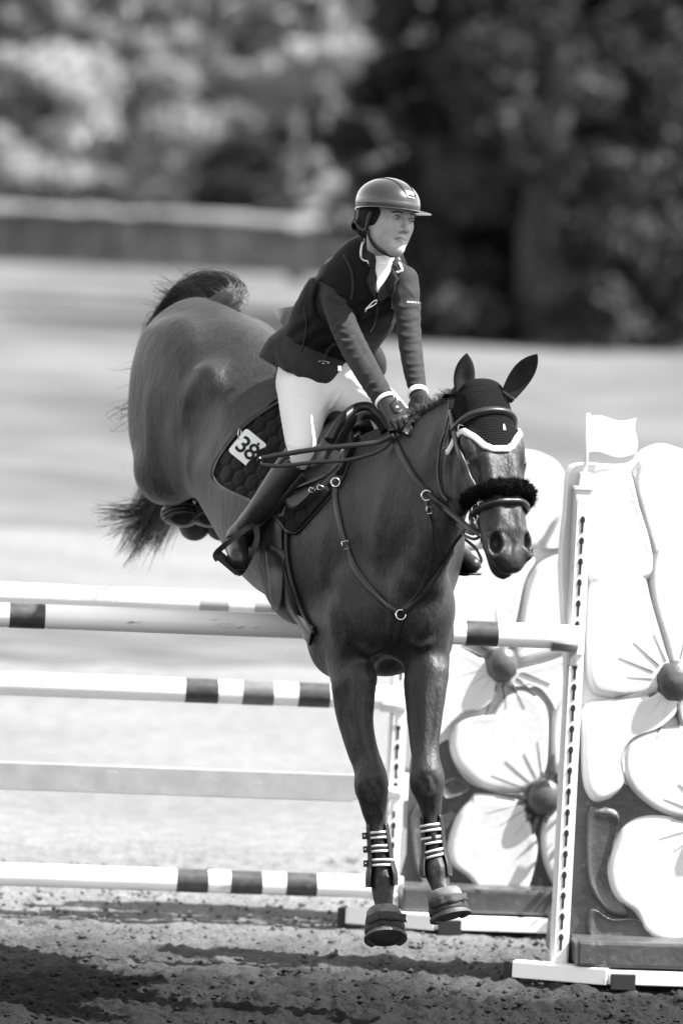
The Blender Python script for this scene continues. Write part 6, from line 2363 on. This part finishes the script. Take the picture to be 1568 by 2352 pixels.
far_out = [(928, 2150), (935, 1900), (945, 1600), (955, 1300), (962, 1150), (990, 1090), (1060, 1062), (1130, 1046), (1215, 1036), (1275, 1056), (1304, 1108), (1300, 1160), (1345, 1165), (1420, 1260), (1440, 1500), (1430, 1900), (1430, 2175)]
far_pet = [
    [(1040, 1262), (1030, 1150), (1075, 1075), (1140, 1050), (1215, 1043), (1268, 1062), (1294, 1110), (1284, 1170), (1254, 1218), (1238, 1244), (1212, 1262), (1120, 1250)],
    [(1262, 1222), (1282, 1182), (1312, 1172), (1352, 1186), (1400, 1250), (1340, 1262), (1300, 1258), (1262, 1262), (1244, 1258)],
    [(1176, 1518), (1190, 1430), (1207, 1342), (1239, 1286), (1310, 1262), (1400, 1292), (1425, 1400), (1335, 1480), (1240, 1512)],
    [(1000, 1330), (1050, 1272), (1130, 1258), (1205, 1276), (1228, 1286), (1202, 1338), (1184, 1424), (1154, 1512), (1100, 1482), (1015, 1430)],
    [(1000, 1462), (1090, 1498), (1140, 1540), (1134, 1600), (1110, 1628), (1064, 1636), (1030, 1664), (985, 1700), (975, 1560)],
    [(1160, 1545), (1240, 1522), (1335, 1500), (1405, 1560), (1355, 1650), (1290, 1655), (1262, 1612), (1235, 1580), (1196, 1566), (1165, 1575)],
    [(1032, 1690), (1042, 1662), (1072, 1645), (1124, 1640), (1142, 1618), (1167, 1589), (1198, 1579), (1230, 1591), (1256, 1622), (1262, 1700), (1250, 1782), (1198, 1818), (1150, 1818), (1100, 1806), (1054, 1766), (1034, 1730)],
    [(1100, 1822), (1196, 1837), (1210, 1872), (1235, 1935), (1229, 1987), (1207, 2050), (1166, 2086), (1134, 2092), (1104, 2065), (1088, 2034), (1070, 2012), (1035, 1984), (1026, 1942), (1046, 1876), (1078, 1836)],
    [(1268, 1625), (1330, 1565), (1400, 1600), (1405, 1760), (1320, 1805), (1268, 1775)],
    [(1245, 1885), (1300, 1850), (1400, 1850), (1410, 2000), (1310, 2075), (1248, 1985)],
    [(955, 1430), (950, 1320), (985, 1260), (1030, 1270), (1010, 1330), (990, 1440)]]
far_leaf = [[(1012, 1800), (1045, 1784), (1080, 1806), (1060, 1824), (1018, 1834)],
            [(945, 1860), (985, 1830), (1012, 1850), (1000, 1930), (1010, 1990), (1040, 2040), (1020, 2070), (970, 2040), (946, 1960)]]
wf = wing(BF + PD * 0.3, PFF, far_out, far_pet, far_leaf, [((1150, 1524), .062, .068), ((1247, 1828), .068, .070)],
          [((1150, 1524), .062, ring_a), ((1247, 1828), .066, ring_a)], far_low, 'moulded wing of large white flowers behind the horse, middle of the picture')
def plinth(e, base, x0, x1, z0, z1, dep):
    c = base + PD * ((x0 + x1) / 2) + UP * ((z0 + z1) / 2) + PN * (dep / 2 - 0.10)
    box('plinth', c, PD * ((x1 - x0) / 2), PN * (dep / 2 + 0.02), UP * ((z1 - z0) / 2), M['leafpanel'], e, 0.012)
plinth(wf, BF, 0.03, 0.80, 0.075, 0.165, 0.22)
plinth(wn, BN, 0.04, 0.80, 0.075, 0.165, 0.22)

def feet(e, base, fwd):
    # base rail along the wing, splayed foot at the post end, dark blocks under them
    a = base + PD * 0.17 + PN * (fwd + 0.03)
    box('base_rail', a + PD * 0.34 + UP * 0.043, PD * 0.36, PN * 0.03, UP * 0.024, M['white'], e, 0.004)
    d = (PD * 0.93 + PN * 0.36).normalized()
    sd = UP.cross(d)
    c = base + PN * (fwd - 0.02) + PD * 0.0
    box('splayed_foot', c + UP * 0.045, d * 0.165, sd * 0.032, UP * 0.028, M['white'], e, 0.004)
    box('foot_block', c - d * 0.182 + UP * 0.038, d * 0.012, sd * 0.034, UP * 0.034, M['foot_dark'], e, 0.003)
    box('foot_block', base + PD * 0.20 + PN * (fwd + 0.052) + UP * 0.030, PD * 0.042, PN * 0.022, UP * 0.027, M['foot_dark'], e, 0.003)
feet(wf, BF, 0.13)
feet(wn, BN, 0.09)

p_near = post(BN, 1.69, 'slotted white jump post under the small white flag', 24, 'slotted posts of the jump')
p_far = post(BF, 1.69, 'slotted white jump post behind the horse, its foot beside the lower hoof', 24, 'slotted posts of the jump')

# flag
fl = empty('flag', BN + UP * 1.70, 'small white wavy flag on top of the near jump post', 'flag')
fc = BN + UP * 1.702 + PD * 0.006
box('socket', fc + UP * 0.024, PD * 0.020, PN * 0.018, UP * 0.023, M['white'], fl, 0.003)
tube('flag_stick', [fc + UP * 0.03, fc + UP * 0.248], 0.0065, M['white'], fl, 10)
V, F = [], []
for s in (0, 1):
    for i in range(25):
        t = i / 24
        x = 0.006 + 0.163 * t
        wv = 0.008 * math.sin(t * 6.6 + 0.4)
        yw = 0.003 * math.sin(t * 7.0)
        for j in range(7):
            q = j / 6
            xx = x + (0.007 * math.sin(q * 6.0) if i == 24 else 0.007 * t * math.sin(q * 6.0))
            V.append(fc + PD * xx + UP * (0.112 + 0.124 * q + wv) + PN * (yw + (0.0008 if s else -0.0008)))
for s in (0, 1):
    for i in range(24):
        for j in range(6):
            a = s * 175 + i * 7 + j
            F.append((a, a + 7, a + 8, a + 1))
new_obj('flag_cloth', mesh_py('flag_cloth', V, F, True), M['flagcloth'], fl)

# ---- poles
def pole(p, length_left, r, bands, label, group, right_extra=0.0):
    """p: right end centre; bands: (px start, px end, material) read off at the pole's own depth"""
    e = empty('jump_pole', p - PD * (length_left / 2), label, 'jump pole', group)
    n = 28
    V, F = [], []
    prof = [(-length_left, 0.0), (-length_left, r * .8), (-length_left + 0.012, r), (-0.5 * length_left, r), (-0.014, r), (-0.004, r * 0.93), (0.0, r * .8), (0.0, 0.0)]
    for x, rr in prof:
        for i in range(n):
            a = 2 * math.pi * i / n
            V.append(p + PD * x + PN * (rr * math.cos(a)) + UP * (rr * math.sin(a)))
    for k in range(len(prof) - 1):
        for i in range(n):
            j = (i + 1) % n
            F.append((k * n + i, k * n + j, (k + 1) * n + j, (k + 1) * n + i))
    me = mesh_py('shaft', V, F, True)
    new_obj('shaft', me, M['white_pole'], e)
    for x0, x1, mt in bands:
        def loc(px):
            # position along the pole that the picture column px shows
            n_ = CR * 1.0 - CF * ((px - 784) / FPX)
            return (CO - p).dot(n_) / PD.dot(n_)
        a0, a1 = loc(x0), loc(x1)
        V, F = [], []
        rr = r + 0.0012
        for x in (a0, a1):
            for i in range(n):
                a = 2 * math.pi * i / n
                V.append(p + PD * x + PN * (rr * math.cos(a)) + UP * (rr * math.sin(a)))
        for x in (a0, a1):
            for i in range(n):
                a = 2 * math.pi * i / n
                V.append(p + PD * x + PN * (r * 0.99 * math.cos(a)) + UP * (r * 0.99 * math.sin(a)))
        for i in range(n):
            j = (i + 1) % n
            F.append((i, j, n + j, n + i))
        me = mesh_py('band', V, F, False)
        for q in me.polygons:
            q.use_smooth = True
        new_obj('band', me, mt, e)
    return e
def at_post(base, py_at, side=0.05, out=0.075):
    """pole end beside the post, at the height the picture row py_at shows there"""
    q = base + PN * out - PD * side
    z = on_plane(784 + (q - CO).dot(CR) / (q - CO).dot(CF) * FPX, py_at, q, PN)
    return Vector((q.x, q.y, z.z))
D_, G_, L_ = M['band_dark'], M['band_mid'], M['band_pale']
PG = 'striped poles of the jump'
pole_near = pole(at_post(BN, 1462, 0.02, 0.085), 3.6, 0.0415, [(22, 103, D_), (1068, 1141, D_), (-420, -340, D_)], 'white pole with dark bands close behind the chest of the horse, nearest of all', PG)
pole_ft = pole(at_post(BF, 1400, 0.0, 0.085), 3.5, 0.0435, [(457, 524, L_), (583, 648, L_), (707, 774, L_)], 'white pole with pale grey bands, topmost of the rear row', PG)
pole_fm = pole(at_post(BF, 1603, 0.0, 0.085), 3.5, 0.0435, [(425, 500, D_), (556, 627, G_), (684, 756, D_)], 'white pole with three bands hanging just above the grey plank', PG)
pole_fl = pole(at_post(BF, 2038, 0.0, 0.085), 3.5, 0.0415, [(405, 477, D_), (529, 601, D_), (656, 726, D_)], 'lowest white pole with three dark bands, nearest the sand', PG)
# plank
pk = empty('jump_plank', at_post(BF, 1820, 1.7, 0.07), 'flat grey plank hung between two white poles', 'jump plank')
pe = at_post(BF, 1812, 0.02, 0.07)
bm = bmesh.new()
outl = [(-3.5, -0.05), (-0.145, -0.05), (-0.06, -0.005), (-0.06, 0.05), (-3.5, 0.05)]
v1 = [bm.verts.new(pe + PD * x + UP * z + PN * 0.012) for x, z in outl]
v2 = [bm.verts.new(pe + PD * x + UP * z - PN * 0.012) for x, z in outl]
bm.faces.new(v1)
bm.faces.new(v2[::-1])
for i in range(5):
    j = (i + 1) % 5
    bm.faces.new((v1[i], v2[i], v2[j], v1[j]))
bmesh.ops.bevel(bm, geom=bm.edges[:], offset=0.003, segments=1, affect='EDGES')
new_obj('board', bm_mesh('board', bm), M['plank'], pk)
# ---- cups
def cup(p, r, matr, label):
    e = empty('pole_cup', p, label, 'pole cup', 'cups that hold the poles')
    V, F = [], []
    n = 12
    for x in (-0.075, 0.012):
        for i in range(n + 1):
            a = R(200 + 140 * i / n)
            for rr in (r + 0.002, r + 0.009):
                V.append(p + PD * x + PN * (rr * math.cos(a)) + UP * (rr * math.sin(a)))
    m = 2 * (n + 1)
    for i in range(n):
        a = 2 * i
        F += [(a, a + 2, m + a + 2, m + a), (a + 1, m + a + 1, m + a + 3, a + 3), (a, a + 1, a + 3, a + 2), (m + a, m + a + 2, m + a + 3, m + a + 1)]
    F += [(0, m, m + 1, 1), (2 * n, 2 * n + 1, m + 2 * n + 1, m + 2 * n)]
    new_obj('dish', mesh_py('dish', V, F, True), matr, e)
    b = p - UP * (r + 0.030)
    box('bracket', b + PD * 0.0, PD * 0.014, PN * 0.02, UP * 0.026, matr, e, 0.003)
    box('back_plate', p + PD * 0.028 - PN * (0.085 - 0.036) - UP * 0.015, PD * 0.018, PN * 0.004, UP * 0.05, M['white'], e, 0.003)
    tube('pin', [p + PD * 0.02 - UP * (r + 0.02) - PN * 0.05, p + PD * 0.02 - UP * (r + 0.02) + PN * 0.01], 0.005, matr, e, 8)
    return e
cup(at_post(BN, 1462, 0.02, 0.085), 0.0415, M['cup'], 'grey pole cup on the flagged post')
cup(at_post(BF, 1400, 0.0, 0.085), 0.0435, M['white'], 'white pole cup behind the chest, topmost on the rear post')
cup(at_post(BF, 1603, 0.0, 0.085), 0.0435, M['white'], 'white pole cup between the front legs of the horse')
cup(at_post(BF, 1800, 0.0, 0.085), 0.0435, M['white'], 'white cup beside the knee where the plank hangs')
cup(at_post(BF, 2038, 0.0, 0.085), 0.0415, M['white'], 'lowest white pole cup, behind the booted leg')
# the other ends of the poles stand on plain posts out to the left
post(BN - PD * 3.62, 1.69, 'plain slotted post at the left end of the nearest pole', 24, 'slotted posts of the jump')
post(BF - PD * 3.52, 1.69, 'plain slotted post at the left end of the rear poles', 24, 'slotted posts of the jump')

# leafy shrub standing between the two wings; its shadow dapples the rear one
sb = BF + PD * 0.92 + PN * 0.16
shrub = empty('leafy_shrub', sb, 'leafy shrub standing between the two flower wings', 'shrub')
r = random.Random(31)
cl = []
for k in range(9):
    a = r.uniform(0, 6.28)
    tip = sb + Vector((math.cos(a) * r.uniform(.05, .30), math.sin(a) * .12, r.uniform(.35, .80)))
    tube('stem', [sb + Vector((0, 0, -.02)), sb.lerp(tip, .5) + Vector((0, 0, .06)), tip], .006, M['foot_dark'], shrub, 6, scales=[1, .8, .4])
    for q in (.55, .8, 1.0):
        c = sb.lerp(tip, q)
        cl.append(((c.x, c.y, c.z), (.10, .07, .09)))
V_, F_ = [], []
rr = np.random.RandomState(5)
for c, rad in cl:
    for i in range(16):
        p = np.array(c) + rr.normal(size=3) * np.array(rad) * .6
        a = rr.normal(size=3); a /= np.linalg.norm(a)
        b = rr.normal(size=3); b -= (b @ a) * a; b /= np.linalg.norm(b)
        k = len(V_)
        V_ += [p - a * .035, p + b * .013, p + a * .035, p - b * .013]
        F_.append((k, k + 1, k + 2, k + 3))
new_obj('foliage', mesh_py('foliage', V_, F_), M['leafpanel'], shrub)
# ================================================================ background: trees, bush, wall
M['leaf_pale'] = leaf_mat('pale_foliage', 0.42, 0.5, (0.30, 0.6, 1.15))
M['leaf_mid'] = leaf_mat('mid_foliage', 0.22, 0.45, (0.4, 0.6, 1.3))
M['leaf_dark'] = leaf_mat('dark_evergreen_foliage', 0.030, 0.3, (0.45, 0.5, 2.0))
M['bark'] = mat('bark', 0.06, 0.9, 0.2, bump=(20, 0.5, 0.02))
M['wall'] = mat('field_wall_stone', 0.07, 0.9, 0.2, var=(0.8, 0.6, 1.35), bump=(4, 0.5, 0.05))
M['coping'] = mat('pale_coping', 0.36, 0.9, 0.2, var=(0.6, 0.75, 1.2))

def crown_mesh(name, clumps, per, leaf, seed, droop=0.0):
    """clumps: (centre, radius vec) list; leaves spread through each clump's shell"""
    r = np.random.RandomState(seed)
    P = []
    for c, rad in clumps:
        u = r.normal(size=(per, 3))
        u /= np.linalg.norm(u, axis=1)[:, None]
        q = (0.55 + 0.45 * r.rand(per, 1)) * u * np.array(rad) + np.array(c)
        P.append(q)
    P = np.vstack(P)
    n = len(P)
    a = r.normal(size=(n, 3))
    a[:, 2] -= droop * 2
    a /= np.linalg.norm(a, axis=1)[:, None]
    b = r.normal(size=(n, 3))
    b -= (b * a).sum(1)[:, None] * a
    b /= np.linalg.norm(b, axis=1)[:, None]
    s = leaf * (0.6 + 0.8 * r.rand(n, 1))
    V = np.stack([P - a * s, P + b * s * 0.5, P + a * s, P - b * s * 0.5], 1).reshape(-1, 3)
    F = np.arange(4 * n).reshape(n, 4)
    return mesh_np(name, V, F, False)

def tree(name, base, h, wd, mt, label, cat, group, seed, kind='round', per=170, nc=60, leaf=0.16, low=0.12):
    r = random.Random(seed)
    e = empty(name, base, label, cat, group)
    # trunk with limbs
    tops = []
    pts = [base + Vector((0, 0, -0.1))]
    for k in range(1, 6):
        pts.append(base + Vector((r.uniform(-.12, .12) * wd * 0.2, r.uniform(-.1, .1), h * 0.16 * k)))
    tube('trunk', pts, 0.035 * h, M['bark'], e, 9, scales=[1.15, 1, .85, .7, .5, .28])
    for k in range(5):
        p = pts[2].lerp(pts[5], r.random())
        a = r.uniform(0, 6.28)
        q = p + Vector((math.cos(a), math.sin(a), 0.7)) * (wd * 0.34)
        tube('limb', [p, p.lerp(q, .5) + Vector((0, 0, .1)), q], 0.012 * h, M['bark'], e, 6, scales=[1, .7, .3])
    cl = []
    for k in range(nc):
        t = r.random()
        z = low + (1 - low) * t
        if kind == 'cone':
            rad = wd / 2 * (1.02 - 0.80 * t) 
        elif kind == 'bush':
            rad = wd / 2 * math.sqrt(max(0.05, 1 - (t * 0.95) ** 2))
        else:
            rad = wd / 2 * math.sqrt(max(0.08, 1 - (2 * t - 0.9) ** 2 / 1.25))
        a = r.uniform(0, 6.28)
        rr = rad * math.sqrt(r.uniform(0.25, 1.0))
        cs = wd * r.uniform(0.06, 0.13)
        cl.append(((base.x + rr * math.cos(a), base.y + rr * math.sin(a), base.z + h * z), (cs * 1.25, cs * 1.25, cs * (0.7 if kind != 'cone' else 0.95))))
    new_obj('crown', crown_mesh('crown', cl, per, leaf, seed, 0.4 if kind == 'cone' else 0), mt, e)
    return e

def bg_at(px, d):
    q = W(px, 900, d)
    return Vector((q.x, q.y, 0))
# dark evergreens on the right
for k, (px, d, h, wd, lb) in enumerate([
        (985, 96, 10.0, 4.2, 'dark evergreen tree just right of the helmet'),
        (1235, 93, 11.0, 4.6, 'dark evergreen tree behind the pricked ears'),
        (1470, 95, 11.5, 4.8, 'dark evergreen tree above the small white flag'),
        (1690, 99, 10.5, 5.0, 'dark evergreen tree cut by the right edge'),
        (1110, 104, 13.0, 5.5, 'tall dark evergreen set back between its two darker neighbours'),
        (1380, 106, 13.5, 5.5, 'tall dark evergreen set back at upper right')]):
    tree('evergreen_tree', bg_at(px, d), h, wd, M['leaf_dark'], lb, 'tree', 'dark evergreens behind the field', 20 + k, 'cone', 230, 120, 0.11, 0.01)
# pale broadleaf trees beyond the wall on the left
for k, (px, d, h, wd, mt, lb) in enumerate([
        (-40, 160, 9.0, 6.0, 'leaf_pale', 'pale leafy tree at the left edge'),
        (190, 165, 9.5, 6.5, 'leaf_pale', 'pale leafy tree above the left end of the wall'),
        (430, 172, 10.0, 6.5, 'leaf_pale', 'pale leafy tree straight above the tail of the horse'),
        (690, 166, 9.5, 5.5, 'leaf_pale', 'pale leafy tree above the left shoulder of the rider'),
        (860, 158, 8.5, 3.6, 'leaf_pale', 'pale leafy tree just left of the evergreens'),
        (60, 190, 14, 9.0, 'leaf_mid', 'taller darker tree behind the pale trees at upper left'),
        (330, 195, 14, 9.0, 'leaf_mid', 'taller darker tree behind the pale trees, second from the left'),
        (620, 195, 15, 9.0, 'leaf_mid', 'taller darker tree behind the pale trees near the top middle'),
        (900, 195, 15, 9.0, 'leaf_mid', 'taller darker tree behind the helmet')]):
    tree('broadleaf_tree', bg_at(px, d), h, wd, M[mt], lb, 'tree', 'broadleaf trees beyond the wall', 40 + k, 'round', 200, 90, 0.2, 0.02)
tree('round_bush', bg_at(535, 147), 3.3, 2.8, M['leaf_dark'], 'dark rounded bush standing over the wall', 'bush', None, 60, 'bush', 260, 130, 0.11, 0.0)
tree('round_bush', bg_at(760, 150), 2.3, 2.4, M['leaf_pale'], 'pale bush between the dark bush and the helmet', 'bush', None, 61, 'bush', 160, 50, 0.12, 0.0)
# far wood: closes the view behind everything
cl = []
r = random.Random(9)
for k in range(420):
    x = r.uniform(-60, 60)
    cl.append(((x, 235 + r.uniform(0, 12), r.uniform(0, 24)), (3.2, 2.5, 2.4)))
tag(new_obj('far_wood', crown_mesh('far_wood', cl, 90, 0.5, 77), M['leaf_mid']), 'dense dark wood closing the view behind all trees', 'wood', kind='stuff')
# long clipped hedge at the foot of the pale trees
cl = [((x, 152 + r.uniform(-.4, .4), r.uniform(0.1, 1.9)), (0.8, 0.6, 0.5)) for x in np.arange(-14, 1.5, 0.16)]
tag(new_obj('clipped_hedge', crown_mesh('clipped_hedge', cl, 60, 0.14, 78), M['leaf_dark']), 'long dark hedge running behind the field wall', 'hedge')
# field wall
wl = empty('field_wall', bg_at(300, 141), 'low stone wall with pale top along the far field', 'wall')
rr = random.Random(2)
x = -12.0
while x < 0.9:
    ww = rr.uniform(0.5, 1.1)
    hh = 1.25 + rr.uniform(-.03, .03)
    box('wall_stone', Vector((x + ww / 2, 141 + rr.uniform(-.04, .04), hh / 2)), Vector((ww / 2 - 0.015, 0, 0)), Vector((0, 0.22, 0)), Vector((0, 0, hh / 2)), M['wall'], wl, 0.04)
    box('coping_stone', Vector((x + ww / 2, 141, hh + 0.08)), Vector((ww / 2 - 0.01, 0, 0)), Vector((0, 0.27, 0)), Vector((0, 0, 0.07 + rr.uniform(-.02, .02))), M['coping'], wl, 0.03)
    x += ww
gp = bg_at(668, 132)
gpo = empty('gate_post', gp, 'short stout gate post at the end of the low wall', 'gate post')
box('shaft', gp + Vector((0, 0, 0.62)), Vector((0.2, 0, 0)), Vector((0, .2, 0)), Vector((0, 0, 0.62)), M['wall'], gpo, 0.04)
box('cap', gp + Vector((0, 0, 1.30)), Vector((0.26, 0, 0)), Vector((0, .26, 0)), Vector((0, 0, 0.07)), M['coping'], gpo, 0.03)
